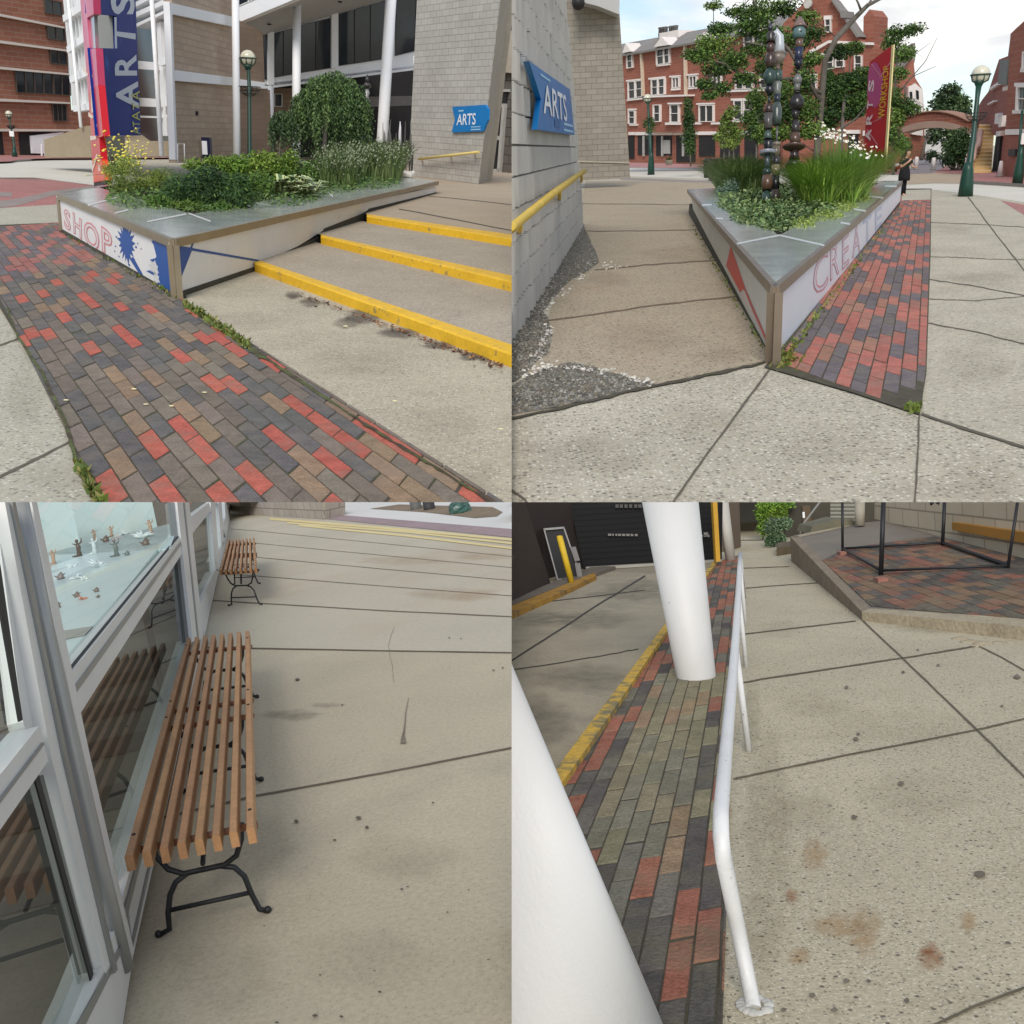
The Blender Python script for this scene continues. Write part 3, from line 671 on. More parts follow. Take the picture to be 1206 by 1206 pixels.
shrub(P, 'flowering_shrub', 'feathery yellow green shrub with yellow flowers at the foot of the blue pylon', 'shrub', (168, 232), ZS, [(158, 218, 26, 15), (140, 212, 16, 18), (180, 215, 24, 14), (150, 195, 18, 14), (128, 200, 10, 12), (190, 206, 18, 10), (142, 228, 16, 8)], 8500, 3.2, [rgb(124, 142, 62), rgb(148, 160, 80), rgb(104, 124, 56)], 21, asp=.22)
b = MB(); rr = random.Random(6); dp = P.depth(P.g(158, 228, ZS))
fl = [(rr.gauss(145, 16), rr.gauss(182, 12)) for _ in range(170)]
for x, y in fl:
    p = P.d(x, y, dp + rr.uniform(-2, 2)); s = rr.uniform(.8, 1.9) * dp / F; c = vary(rr.choice([rgb(232, 214, 70), rgb(240, 228, 130), rgb(226, 206, 90)]), rr, .1)
    b.ball(p, s, 6, 4, 0, c, (1, 1, .6))
    if rr.random() < .3: b.tube([p, P.d(150 + (x - 150) * .6, 205, dp)], [.25 * dp / F] * 2, 3, 0, g3)
single(P, 'flower_heads', b, m_leaf, 'loose yellow fennel flower heads in front of the blue pylon', 'flowers', kind='stuff')
shrub(P, 'shrub', 'broad dark green shrub in the middle of the SHOP planter', 'shrub', (250, 246), ZS, [(212, 224, 24, 20), (246, 216, 32, 24), (284, 222, 26, 22), (262, 236, 30, 12), (232, 238, 22, 10), (306, 215, 18, 15)], 12000, 4.4, [g1, g2, g3, g4, rgb(74, 98, 68)], 22, asp=.38)
shrub(P, 'ground_cover', 'low bright green mound spilling over the steel planter cap', 'ground cover', (205, 247), ZS, [(188, 238, 20, 8), (212, 243, 22, 7), (240, 247, 26, 5), (262, 244, 14, 7)], 3600, 3.2, [rgb(92, 122, 50), rgb(72, 102, 44), rgb(110, 134, 60)], 23)
shrub(P, 'light_shrub', 'lime green leafy shrub behind the dark one in the SHOP planter', 'shrub', (295, 226), ZS, [(280, 196, 26, 16), (312, 194, 24, 18), (330, 204, 18, 18), (255, 192, 18, 10), (232, 196, 16, 9), (340, 190, 12, 10)], 6000, 4, [lime, rgb(112, 140, 52), rgb(96, 128, 48)], 24)
t = thing(P, 'ground_cover', 'low leafy cover filling the SHOP planter between its shrubs', 'ground cover', P.g(390, 222, ZS)); m = MB(); carpet(m, P, ZS, [(300, 224, 60, 12), (380, 218, 50, 14), (420, 212, 50, 8), (250, 232, 60, 12), (180, 236, 56, 14), (340, 232, 40, 14), (250, 244, 50, 9), (420, 219, 50, 7)], 14000, 4.2, [rgb(94, 120, 62), rgb(76, 104, 52), rgb(112, 136, 72), rgb(66, 92, 50)], 35, .6, 12); part(P, 'foliage', m, m_leaf, t)
shrub(P, 'leafy_shrub', 'mid green leafy plants between the lime shrub and the weeping tree', 'shrub', (356, 216), ZS, [(345, 202, 22, 20), (372, 204, 20, 16), (392, 206, 16, 12), (330, 212, 18, 14), (310, 222, 18, 12)], 5200, 4.6, [rgb(104, 134, 66), rgb(86, 116, 58), rgb(122, 148, 78), rgb(72, 100, 52)], 38, asp=.4)
# hosta
bp = P.g(346, 234, ZS); t = thing(P, 'hosta', 'variegated hosta with cream edged leaves at the planter rim', 'plant', bp); m = MB(); rr = random.Random(31); k = P.k(bp)
for i in range(230):
    a = rr.uniform(0, 6.28); el = rr.uniform(.15, 1.2); l = rr.uniform(20, 44) / k; dr = V((math.cos(a), math.sin(a), 0)); c0_ = bp + V((rr.gauss(0, 7) / k, rr.gauss(0, 5) / k, rr.uniform(0, 6) / k))
    p1 = c0_ + dr * l * .45 * math.cos(el) + V((0, 0, l * .6 * math.sin(el))); p2 = c0_ + dr * l * math.cos(el) + V((0, 0, l * .55 * math.sin(el))); sd = V((-dr.y, dr.x, .15)) * l * .13
    cg = vary(rr.choice([rgb(70, 100, 66), rgb(60, 88, 56), rgb(84, 112, 74)]), rr, .2); cw = vary(rgb(196, 204, 150), rr, .15)
    m.raw([c0_, p1 + sd, p1 + sd * .45, p2], [(0, 1, 2), (1, 3, 2)], 0, cw); m.raw([c0_, p1 - sd, p1 - sd * .45, p2], [(0, 2, 1), (1, 2, 3)], 0, cw)
    m.raw([c0_, p1 + sd * .45, p2, p1 - sd * .45], [(0, 1, 2, 3)], 0, cg)
part(P, 'foliage', m, m_leaf, t)
bp = P.g(386, 206, ZS); dp = P.depth(bp); t = thing(P, 'weeping_tree', 'dome shaped dark weeping tree behind the hosta in the SHOP planter', 'tree', bp); m = MB()
wc = [rgb(84, 110, 62), rgb(68, 94, 54), rgb(100, 124, 70), rgb(58, 80, 48)]
weeping(m, P, dp, 394, 106, 26, 22, 260, 3.8, wc, 25, 1.5); weeping(m, P, dp, 368, 120, 24, 20, 220, 3.8, wc, 27, 1.9); weeping(m, P, dp, 414, 124, 22, 22, 200, 3.8, wc, 28, 1.8); weeping(m, P, dp, 380, 98, 18, 10, 120, 3.8, wc, 29, 2.2); weeping(m, P, dp, 386, 136, 36, 26, 170, 3.8, wc, 30, 1.6); weeping(m, P, dp, 406, 100, 20, 10, 110, 3.8, wc, 33, 2.2); weeping(m, P, dp, 352, 132, 12, 14, 70, 3.8, wc, 34, 2.8); weeping(m, P, dp, 424, 136, 12, 14, 60, 3.8, wc, 36, 2.4)
part(P, 'crown', m, m_leaf, t); m = MB()
for pts, rads in [([(384, 208), (382, 170), (386, 120)], [4, 3, 1.5]), ([(383, 160), (360, 120)], [2, 1]), ([(384, 150), (412, 116)], [2, 1])]: m.tube([P.d(x, y, dp) for x, y in pts], [r_ * dp / F for r_ in rads], 8)
part(P, 'trunk', m, m_bark, t)
bp = P.g(328, 205, ZS); dp = P.depth(bp); t = thing(P, 'weeping_shrub', 'small drooping dark shrub left of the dome shaped tree', 'shrub', bp); m = MB(); weeping(m, P, dp, 332, 146, 15, 16, 170, 3.8, [rgb(66, 88, 54), rgb(54, 76, 48), rgb(80, 102, 62)], 26, 2.0); part(P, 'foliage', m, m_leaf, t); m = MB(); m.tube([bp, P.d(331, 150, dp)], [1.6 * dp / F, .8 * dp / F], 6); part(P, 'stem', m, m_bark, t)
bp = P.g(425, 212, ZS); t = thing(P, 'lavender', 'tall grey green lavender stalks along the planter rim near the steps', 'plant', bp); m = MB()
blades(m, P, ZS, [(400, 218, 20, 5), (440, 212, 30, 4), (455, 208, 18, 3), (420, 210, 30, 4)], 4600, 40, 1.3, [rgb(112, 130, 80), rgb(92, 112, 62), rgb(126, 140, 92), rgb(84, 106, 58)], 32, .6, .3, (.25, rgb(134, 142, 116), 2))
part(P, 'foliage', m, m_leaf, t)
bp = P.g(470, 205, ZS); t = thing(P, 'flower_spike', 'tall thin dark seed spikes standing before the dark recess', 'plant', bp); m = MB(); rr = random.Random(8)
for i in range(26):
    p = P.g(458 + rr.uniform(-6, 28), 207 + rr.uniform(-1, 1.5), ZS); k = P.k(p); h = rr.uniform(35, 62) / k; l = V((rr.gauss(0, .05), rr.gauss(0, .05), 1)) * h
    m.tube([p, p + l * .6, p + l], [.5 / k, .9 / k, .3 / k], 5, 0, vary(rgb(92, 92, 88), rr, .2))
p = P.g(471, 206, ZS); k = P.k(p); m.tube([p, p + V((0, 0, 34 / k)), p + V((0, 0, 45 / k)), p + V((0, 0, 59 / k))], [.6 / k, 1.8 / k, 2 / k, .4 / k], 6, 0, rgb(214, 210, 214))
part(P, 'stem', m, m_leaf, t)
# white figure on the planter rim
p = P.g(482, 209.5, ZP); k = P.k(p); t = thing(P, 'stone_figure', 'small white mottled figure lying on the planter rim by the steps', 'figure', p); m = MB()
m.ball(p + V((0, 0, 4 / k)), 4 / k, 10, 6, 0, None, (1.5, 1, .9)); m.ball(p + V((4.5 / k, 0, 6 / k)), 2.6 / k, 8, 6, 0, None, (1, 1, 1)); m.ball(p + V((-5 / k, 0, 5.5 / k)), 2.8 / k); part(P, 'body', m, mat('mottled_stone', rgb(206, 200, 196), .6, var=.3, vs=8), t)

# totem of glazed pots: segments (top, bottom, [half widths], colour), all picture measures at its own distance
def totem(P, base, zb, xs, segs, label, group, depth=None):
    bp = P.g(*base, zb); dp = P.depth(bp) if depth is None else depth; k = F / dp; t = thing(P, 'ceramic_totem', label, 'totem pole', bp, group)
    (xb, yb), (xt, yt) = xs
    def X(y): return xb + (xt - xb) * (y - yb) / (yt - yb)
    m = MB(); m.tube([bp - V((0, 0, .1)), P.d(X(segs[0][0]), segs[0][0], dp)], .8 / k, 6); part(P, 'rod', m, m_black, t)
    for (y0, y1, ws, c) in segs:
        p0, p1 = P.d(X(y1), y1, dp), P.d(X(y0), y0, dp); m = MB(); n = len(ws); wob = V((R.uniform(-.5, .5) / k, R.uniform(-.5, .5) / k, 0))
        ws = [w_ * R.uniform(.88, 1.12) for w_ in ws[::-1]]
        pts = []; rd = []
        for i, w_ in enumerate(ws): pts.append(p0.lerp(p1, i / (n - 1)) + wob); rd.append(w_ / k)
        g_ = sum(c) / 3; m.tube(pts, rd, 14, 0, rgb(*[(.62 * v + .38 * g_) * .72 for v in c])); part(P, 'pot', m, m_glaze, t)
    return t
totem(P, (432, 205), ZS, ((430, 200), (433, 92)), [(88, 98, [.5, 2.5, 1.5], (70, 66, 60)), (98, 105, [2.5, 4.5, 2], (84, 72, 58)), (105, 118, [1.5, 3, 2, 3.5], (196, 190, 180)), (118, 122, [4, 4], (90, 110, 96)), (122, 132, [3, 5, 4.5], (58, 74, 66)), (132, 141, [2.5, 4, 2.5], (196, 180, 150)), (141, 158, [2, 2.8, 2, 2.8], (120, 116, 116)), (158, 163, [2, 3.4, 2.5], (92, 90, 92)), (163, 166, [6, 6], (214, 212, 210)), (166, 178, [2.5, 3.5, 3], (150, 148, 148)), (178, 200, [3, 3.2, 3], (80, 76, 72))], 'slim grey and white ceramic totem beside the weeping tree', 'ceramic totems in the planters')

# ------------------------------------------------------------------ pylon with big lettering
pL, pE, pR = P.d(109, 218, 44), P.d(123, 218, 40), P.d(166, 200, 47)
py = thing(P, 'sign_pylon', 'tall red and blue sign pylon reading ARTS with a square hole through it', 'sign', P.g(116, 219))
W1, W2 = Wall(P, pL, pE), Wall(P, pE, pR)
m_blue = mat('pylon_blue', rgb(5, 46, 132), .5, var=.08, vs=.3, spec=.12, stain=(rgb(34, 88, 168), .35, .6, .64))
m_red = mat('pylon_red', rgb(206, 38, 52), .3, var=.06, vs=.4, spec=.25); m_pink = mat('pylon_pink', rgb(214, 84, 122), .3, var=.1, vs=.3, spec=.25, stain=(rgb(226, 150, 170), .3, .5, .8)); m_orange = mat('pylon_orange', rgb(226, 74, 40), .3, var=.08, vs=.5)
m = MB()
for q in ([(108, -30), (158.5, -30), (160.5, 21), (110.3, 16.2)], [(137, 18.6), (160.4, 21), (161.8, 58), (138.5, 58.5)], [(112.6, 56.8), (161.8, 58), (166, 159.5), (121.5, 160)]): m.onwall(W2, q, 0, -.3)
part(P, 'blue_face', m, m_blue, py)
m = MB(); m.onwall(W1, [(92, -30), (108, -30), (110.3, 16.2), (102.5, 21), (105.5, 57.5), (112.6, 56.8), (115.5, 100), (103.5, 108), (97, 30)], 0, -.25); part(P, 'pink_face', m, m_pink, py)
m = MB(); m.onwall(W1, [(103.5, 108), (115.5, 100), (121.5, 160), (108, 166)], 0, -.25); m.onwall(W1, [(106.5, 160), (116.5, 160), (119, 190), (108.8, 192)], 0, -.25); part(P, 'red_face', m, m_red, py)
m = MB(); m.onwall(W1, [(108.8, 192), (119, 188), (124.5, 212), (110.3, 215)], 0, -.25); part(P, 'orange_face', m, m_orange, py)
m = MB(); m.onwall(W1, [(110.3, 214.5), (124.5, 211.5), (125, 216), (111, 222)], -.05, -.3); part(P, 'foot', m, m_black, py)
m = MB(); m.onwall(W2, [(121, 160), (147, 160), (147, 204), (124.5, 208)], -.4, -.7); part(P, 'base_box', m, mat('base_box_steel', rgb(96, 102, 96), .25, metal=.6, var=.25, vs=.7), py)
m = MB(); m.onwall(W2, [(104, 14), (140, 14), (142, 62), (106, 62)], -1.3, -1.5); m.onwall(W2, [(132, 16), (141, 18), (142, 60), (134, 60)], -.15, -1.3)
part(P, 'opening', m, mat('opening_grey', rgb(128, 132, 130), .5, var=.1, vs=.8), py)
m = MB(); m.onwall(W1, [(102.8, 21.5), (110.6, 16.6), (112.6, 56.6), (105.6, 57.4)], -.08, -.2); part(P, 'opening_pane', m, mat('pane_silver', rgb(176, 182, 186), .15, metal=.5, var=.3, vs=.6), py)
m = MB(); pale = rgb(206, 214, 224)
text_on(m, W2, 'A', [(163, 123), (161.4, 98), (136.2, 107), (137.4, 118.5)][0:0] or [(161.8, 128), (161, 96.5), (136.3, 105.5), (136.9, 119)], .02, 0, pale)
def rot_text(m, W, t, x0, x1, ylo, yhi, off, col, sl=0.0, offset=0.0):
    """one letter turned to read upward: its foot on the right, its start below"""
    text_on(m, W, t, [(x1 + sl, ylo), (x1, yhi), (x0, yhi), (x0 + sl, ylo)], off, 0, col, offset)
m = MB()
rot_text(m, W2, 'A', 136, 162.5, 128, 95.5, .02, pale, 1, .02); rot_text(m, W2, 'R', 134.5, 160.5, 89, 64, .02, pale, 1, .02); rot_text(m, W2, 'T', 131.5, 159.5, 54.5, 26, .02, pale, 1, .0) if 0 else None
m.onwall(W2, [(137.5, 37), (159.6, 39.5), (159.8, 46.5), (137.8, 42.5)], .02, .01, 0, pale); m.onwall(W2, [(134.8, 20), (137.2, 20.2), (138, 57), (135.8, 57)], .02, .01, 0, pale)
rot_text(m, W2, 'S', 130, 158, 17, -9, .02, pale, 1, .03)
part(P, 'arts_lettering', m, m_print, py)
m = MB(); yl = rgb(196, 200, 92)
for t_, a, c_ in (('A', 118, 107), ('T', 129, 121), ('A', 142, 131), ('T', 149, 143), ('A', 158, 150)): rot_text(m, W2, t_, 155 if t_ == 'A' else 156, 164.5, a, c_, .05, yl, .6)
part(P, 'small_lettering', m, m_print, py)
m = MB(); cr = rgb(232, 214, 196); rr = random.Random(4)
for q in ([(98, 78), (104, 88), (103, 90), (97.5, 82)], [(106, 86), (108.5, 88), (110, 132), (107.8, 133)], [(104, 132), (110, 137), (109, 140), (104, 137)], [(112, 146), (113.8, 146), (114.8, 158), (113, 158.5)], [(106, 160), (112.5, 160), (113, 164), (106.5, 165.5)], [(113.5, 181), (115, 182), (109, 203), (108, 200)], [(115.5, 194), (117.5, 195), (118, 201), (116, 202)]): m.onwall(W1, q, .02, .01, 0, cr)
part(P, 'script_lettering', m, m_print, py)

# ------------------------------------------------------------------ street lamps
m_globe = mat('lamp_globe', rgb(206, 202, 180), .15, var=.08, vs=3, spec=.6)
def lamp(P, base, zb, pts, rad, globe, gr, label, basket=None, foot=None, green=None, cage=None):
    bp = P.g(*base, zb); dp = P.depth(bp); k = F / dp; green = green or m_green
    t = thing(P, 'street_lamp', label, 'street lamp', bp, 'globe street lamps')
    m = MB(); m.tube([P.d(x, y, dp) for x, y in pts], [r_ / k for r_ in rad], 12); part(P, 'post', m, green, t)
    gc = P.d(*globe, dp); m = MB()
    m.ball(gc, gr / k, 18, 10, 0, None, (1, 1, 1)); part(P, 'globe', m, m_globe, t)
    m = MB(); g0 = P.d(*pts[-1], dp); ax = (gc - g0)
    for i in range(8):
        a = i * math.pi / 4; rr_ = 1.06 * gr / k
        m.tube([g0 + V((math.cos(a), math.sin(a), 0)) * gr * .35 / k, gc + V((math.cos(a) * rr_ * .85, math.sin(a) * rr_ * .85, -gr * .62 / k)), gc + V((math.cos(a) * rr_, math.sin(a) * rr_, 0))], [.06 * gr / k + .05 / k] * 3, 4)
    ring = [gc + V((math.cos(i * math.pi / 12) * 1.06 * gr / k, math.sin(i * math.pi / 12) * 1.06 * gr / k, 0)) for i in range(25)]
    m.tube(ring, .08 * gr / k, 5, caps=False); m.lathe(g0, [(gr * .3 / k, -gr * .4 / k), (gr * .5 / k, 0), (gr * .55 / k, gr * .25 / k)], 12); part(P, 'lamp_cage', m, green, t)
    if foot: m = MB(); m.lathe(bp, [(r_ / k, h_ / k) for r_, h_ in foot], 12); part(P, 'base', m, green, t)
    if basket:
        cx, cy, br = basket; c = P.d(cx, cy, dp); m = MB()
        for j in range(4):
            th = j * .42; r_ = br * math.cos(th) / k; z = -br * .8 * math.sin(th) / k
            m.tube([c + V((r_ * math.cos(i * math.pi / 10), r_ * math.sin(i * math.pi / 10), z)) for i in range(21)], .35 / k, 4, caps=False)
        for i in range(12):
            a = i * math.pi / 6
            m.tube([c + V((br * math.cos(s_ * .4) * math.cos(a) / k, br * math.cos(s_ * .4) * math.sin(a) / k, -br * .8 * math.sin(s_ * .4) / k)) for s_ in range(5)], .3 / k, 4)
        part(P, 'basket', m, m_black, t)
    return t
lamp(P, (294, 215), 0, [(294, 215), (294, 178), (293.5, 100), (292.5, 82), (292, 79)], [4, 2.6, 2.3, 1.8, 3], (292, 68.5), 9, 'dark green globe lamp with a wire basket in front of the tan brick building', (293.5, 102, 13), [(6, 0), (5, 10), (3.5, 24), (2.6, 32)])
lamp(P, (17.8, 187), 0, [(17.8, 187), (17, 172), (13, 150), (11.4, 142), (10.8, 139)], [2.6, 1.6, 1.0, .8, 1.4], (10.3, 134.5), 4, 'distant globe lamp post with a sign before the red brick building', (13, 148, 4.5), [(3.2, 0), (2.8, 7), (1.7, 12)])
p = P.d(13.6, 157.5, P.depth(P.g(17.8, 187)) - .6); k = P.k(p); b = MB(); b.box(p + V((-2.6 / k, 0, -3 / k)), V((5.2 / k, 0, 0)), V((0, .05, 0)), V((0, 0, 6 / k))); single(P, 'notice', b, m_white, 'small white notice fixed to the distant lamp post', 'sign')

# ------------------------------------------------------------------ buildings
m_rb = brickmat('red_brick_far', rgb(150, 100, 82), rgb(138, 90, 72), rgb(150, 120, 104), 1.0, .32, .03, var=.12, vs=.12)
m_band = mat('pale_band', rgb(206, 198, 188), .8, var=.06, vs=.3)
m_tanb = brickmat('tan_brick', rgb(186, 166, 146), rgb(174, 154, 134), rgb(168, 152, 136), .9, .3, .035, var=.1, vs=.15)
m_wb = mat('white_render', rgb(234, 235, 236), .6, var=.04, vs=.3)
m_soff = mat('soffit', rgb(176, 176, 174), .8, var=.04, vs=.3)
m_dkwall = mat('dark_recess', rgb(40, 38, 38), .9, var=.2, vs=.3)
pA, pB = P.d(-20, 184, 72), P.d(84, 180, 78); W = Wall(P, pA, pB)
bd = thing(P, 'brick_building', 'red brick office block with pale bands and dark windows at the far left', 'building', P.g(40, 184))
m = MB(); m.onwall(W, [(-30, -30), (74, -30), (84, 130), (110, 130), (110, 181), (-30, 186)], 0, -.5); part(P, 'wall', m, m_rb, bd)
m = MB()
for q in ([(-10, 14), (76, 31.5), (76, 33.5), (-10, 17)], [(-10, 46.2), (79, 58.5), (79, 60.6), (-10, 49.4)], [(-10, 77.5), (81, 86.4), (81, 88.4), (-10, 80.5)], [(-10, 115.5), (84, 120.6), (84, 122.4), (-10, 119)], [(-10, 152), (90, 152.6), (90, 154.6), (-10, 154.8)]): m.onwall(W, q, .35, 0)
part(P, 'band', m, m_band, bd)
for q, nx in (([(53, -1), (72.5, 3), (74, 18), (54.5, 15)], 2), ([(56, 30), (76, 34), (77, 48), (57.5, 45)], 2), ([(59.5, 59.5), (78, 62), (79.5, 76), (61, 74)], 2), ([(18.5, 83.5), (62, 87.5), (63, 110.5), (21, 108.5)], 4), ([(64, 88), (82, 89.5), (83, 112), (65, 110.8)], 2), ([(62.5, 123), (78, 124), (79, 142), (64.5, 142)], 3)):
    window(P, W, q, bd, nx, 1, mat('bronze_frame', rgb(84, 72, 64), .5), .15, .8)
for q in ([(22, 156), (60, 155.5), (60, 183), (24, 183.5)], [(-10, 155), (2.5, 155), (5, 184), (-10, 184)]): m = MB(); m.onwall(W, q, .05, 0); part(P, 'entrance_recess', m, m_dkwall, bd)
m = MB(); m.onwall(W, [(36, 160), (75, 155.5), (75, 182), (38, 180.5)], .2, .05); part(P, 'white_hoarding', m, m_wb, bd)
m = MB(); 
for x in (49, 53): m.onwall(W, [(x, 170), (x + 1.2, 170), (x + 1.6, 184.5), (x + .2, 184.5)], .8, .7)
part(P, 'door_frame', m, m_wb, bd)
# glazed white corner building
W = Wall(P, P.d(72, 130, 66), P.d(112, 130, 58)); bd = thing(P, 'glazed_building', 'white framed glass building raised on a column behind the pylon', 'building', P.g(95, 183))
m = MB(); m.onwall(W, [(71, -30), (108, -30), (130, 130), (86, 131)], 0, -.3); part(P, 'glazing', m, mat('pale_glazing', rgb(120, 126, 128), .12, var=.3, vs=.5, spec=.6), bd)
m = MB()
for q in ([(73.5, 18), (110, -8), (110, 3), (74.5, 26)], [(78, 55), (114, 28), (115, 38), (79.2, 62.5)], [(81.3, 90), (118, 72), (118, 82), (82.5, 98)], [(85.5, 124.5), (125, 118), (125, 127), (86.5, 131.5)]): m.onwall(W, q, .5, 0)
for x in (72, 76.5, 83, 87, 91, 95.5, 100, 104, 108): m.onwall(W, [(x - .4, -30), (x + .5, -30), (x + 15.2, 128), (x + 14.2, 128)], .25, 0)
part(P, 'frame', m, m_wb, bd)
m = MB(); m.tube([P.d(80, -5, 57), P.d(95.5, 150, 57)], 1.9 * 57 / F, 12); part(P, 'column', m, m_wb, bd)
# tan ramp wall
W = Wall(P, P.d(53, 184, 60), P.d(240, 184, 52)); b = MB(); b.onwall(W, [(51.5, 164.5), (103, 148), (130, 152), (150, 166), (215, 166), (215, 184), (53, 185.5)], 0, -1.5)
single(P, 'ramp_wall', b, mat('tan_concrete', rgb(150, 136, 114), .85, var=.08, vs=.3, fine=(6, .08)), 'low tan concrete ramp wall behind the sign pylon', 'wall')
# white balconied building
W = Wall(P, P.d(155, 170, 62), P.d(210, 168, 56)); bd = thing(P, 'balcony_building', 'white building with stacked balconies between the pylon and tan brick block', 'building', P.g(185, 182))
m = MB(); m.onwall(W, [(150, -30), (212, -30), (212, 172), (150, 172)], -1, -1.4); part(P, 'glazing', m, mat('balcony_glass', rgb(64, 68, 72), .1, var=.5, vs=.5, spec=.5), bd)
m = MB()
for q in ([(156, 4), (178, -6), (178, -2), (156, 10)], [(156, 16), (200, -4), (200, 2), (156, 22)], [(158, 29), (200, 9), (200, 12.5), (158, 33)], [(160, 71.5), (182, 74.5), (182, 82.5), (160, 81)], [(163, 115), (186, 117), (186, 126), (163, 125)], [(164, 136), (186, 137), (186, 139), (164, 138.5)], [(187, 70), (202, 64), (203, 73), (188, 78)], [(189.5, 113.5), (204, 113), (205, 125), (190, 125)], [(192, 135.5), (206, 135), (206, 138), (192, 138.5)]): m.onwall(W, q, .6, -1)
for q in ([(184, 28), (188.5, 26), (197, 160), (191, 160)], [(200, 20), (204, 18), (209, 165), (205, 165)]): m.onwall(W, q, .3, -1)
part(P, 'balcony', m, m_wb, bd)
m = MB(); m.tube([P.d(177.5, -20, 50), P.d(190.5, 184, 50)], 2.7 * 50 / F, 14); part(P, 'column', m, m_wb, bd)
# tan brick block
W = Wall(P, P.d(204, 188, 50), P.d(278, 183, 60)); bd = thing(P, 'tan_brick_building', 'tan brick block with two white bands behind the green lamp post', 'building', P.g(240, 190))
m = MB(); m.onwall(W, [(201, -30), (276, -30), (281, 190), (208.5, 192)], 0, -.4); part(P, 'wall', m, m_tanb, bd)
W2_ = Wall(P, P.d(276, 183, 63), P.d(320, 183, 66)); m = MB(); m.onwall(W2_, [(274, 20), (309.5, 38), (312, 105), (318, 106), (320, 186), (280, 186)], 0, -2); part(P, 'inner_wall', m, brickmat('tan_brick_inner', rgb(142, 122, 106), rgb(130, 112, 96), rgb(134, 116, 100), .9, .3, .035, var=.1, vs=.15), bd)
m = MB(); m.onwall(W, [(202, 3.5), (275, 20), (275.5, 31.5), (202.6, 16.5)], .25, 0); m.onwall(W, [(206, 82.5), (277, 91.5), (277.5, 101), (206.6, 95)], .25, 0); m.onwall(W, [(199.5, 2), (202.5, 4), (203, 16), (209, 188), (206.5, 188), (200.5, 18)], .3, 0); m.onwall(W2_, [(276, 92.5), (312, 97), (312, 104.5), (276, 101)], .25, 0); part(P, 'band', m, m_wb, bd)
m = MB(); m.onwall(W, [(232.6, 131), (233.6, 131), (233.8, 136), (232.8, 136)], .1, 0); part(P, 'wall_lamp', m, m_black, bd)
p = P.d(243, 182, 48); k = F / 48; t = thing(P, 'kiosk_box', 'dark blue box with a white notice against the tan brick wall', 'newspaper box', p); m = MB(); m.box(p + V((-5 / k, 0, -6 / k)), V((10 / k, 0, 0)), V((0, 8 / k, 0)), V((0, 0, 25 / k))); part(P, 'box', m, flat('navy', 26, 30, 58, .4), t)
m = MB(); m.box(p + V((-4.2 / k, -.06, 0)), V((6 / k, 0, 0)), V((0, .04, 0)), V((0, 0, 15 / k))); part(P, 'notice', m, m_wb, t)
p = P.d(213, 190, 47); k = F / 47; b = MB(); pts = [P.d(x, y, 47) for x, y in ((209.5, 192), (209.5, 169.5), (217, 169.5), (217.3, 190))]; b.tube(pts, .7 / k, 8); single(P, 'railing', b, m_white, 'white tubular railing at the foot of the tan brick block', 'railing')
# main white building
W = Wall(P, P.d(309, 100, 70), P.d(490, 84, 77)); bd = thing(P, 'white_building', 'white concrete building with a glazed upper floor on round columns', 'building', P.g(400, 190, .6))
m = MB(); m.onwall(W, [(305, -60), (500, -60), (500, 64), (487, 66), (487, 82.5), (309, 104.5)], 0, -.6); part(P, 'wall', m, m_wb, bd)
for q, nx in (([(309.8, 43), (315, 41.8), (315.3, 92.8), (310.2, 93.3)], 1), ([(323.3, 39.5), (345, 34), (345, 87), (323.5, 90.5)], 2), ([(355.2, 30), (390, 21.5), (390, 79.5), (355.2, 85)], 2), ([(399.2, 17), (455.5, 1), (455, 68.5), (399.5, 77)], 3), ([(467.5, -5), (491, -12), (489, 59.5), (466.5, 65)], 1)): window(P, W, q, bd, nx, 1, mat('dark_bar', rgb(60, 60, 62), .5), .1, .7, mg=mat('sky_glass', rgb(52, 58, 64), .05, var=.45, vs=.2, spec=.5))
m = MB(); m.onwall(W, [(309, 102.5), (487, 80), (487, 82.6), (309, 105)], .25, 0); m.onwall(W, [(390.5, -20), (398.5, -20), (398.5, 80), (390.5, 80)], .2, 0); m.onwall(W, [(315.5, 38), (322.8, 36), (323, 100), (316, 100)], .2, 0); part(P, 'pilaster', m, m_wb, bd)
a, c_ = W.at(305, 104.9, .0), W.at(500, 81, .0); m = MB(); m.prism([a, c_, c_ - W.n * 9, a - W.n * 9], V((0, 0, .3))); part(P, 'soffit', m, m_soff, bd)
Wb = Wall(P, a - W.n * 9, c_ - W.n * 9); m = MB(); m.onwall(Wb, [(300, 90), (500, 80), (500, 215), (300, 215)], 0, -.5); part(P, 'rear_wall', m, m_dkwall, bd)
Wm = Wall(P, a - W.n * 4, c_ - W.n * 4); m = MB(); m.onwall(Wm, [(430, 114), (487, 113), (487, 124), (430, 126)], 0, -.5); part(P, 'beam', m, mat('beam_grey', rgb(120, 116, 112), .8), bd)
m = MB(); m.onwall(Wm, [(318, 104), (346, 104), (346, 200), (318, 200)], 0, -.6); part(P, 'brick_pier', m, MATS['tan_brick_inner'], bd)
window(P, Wm, [(324, 111), (332, 111), (332, 125), (324, 125)], bd, 1, 1, None, .1, .6)
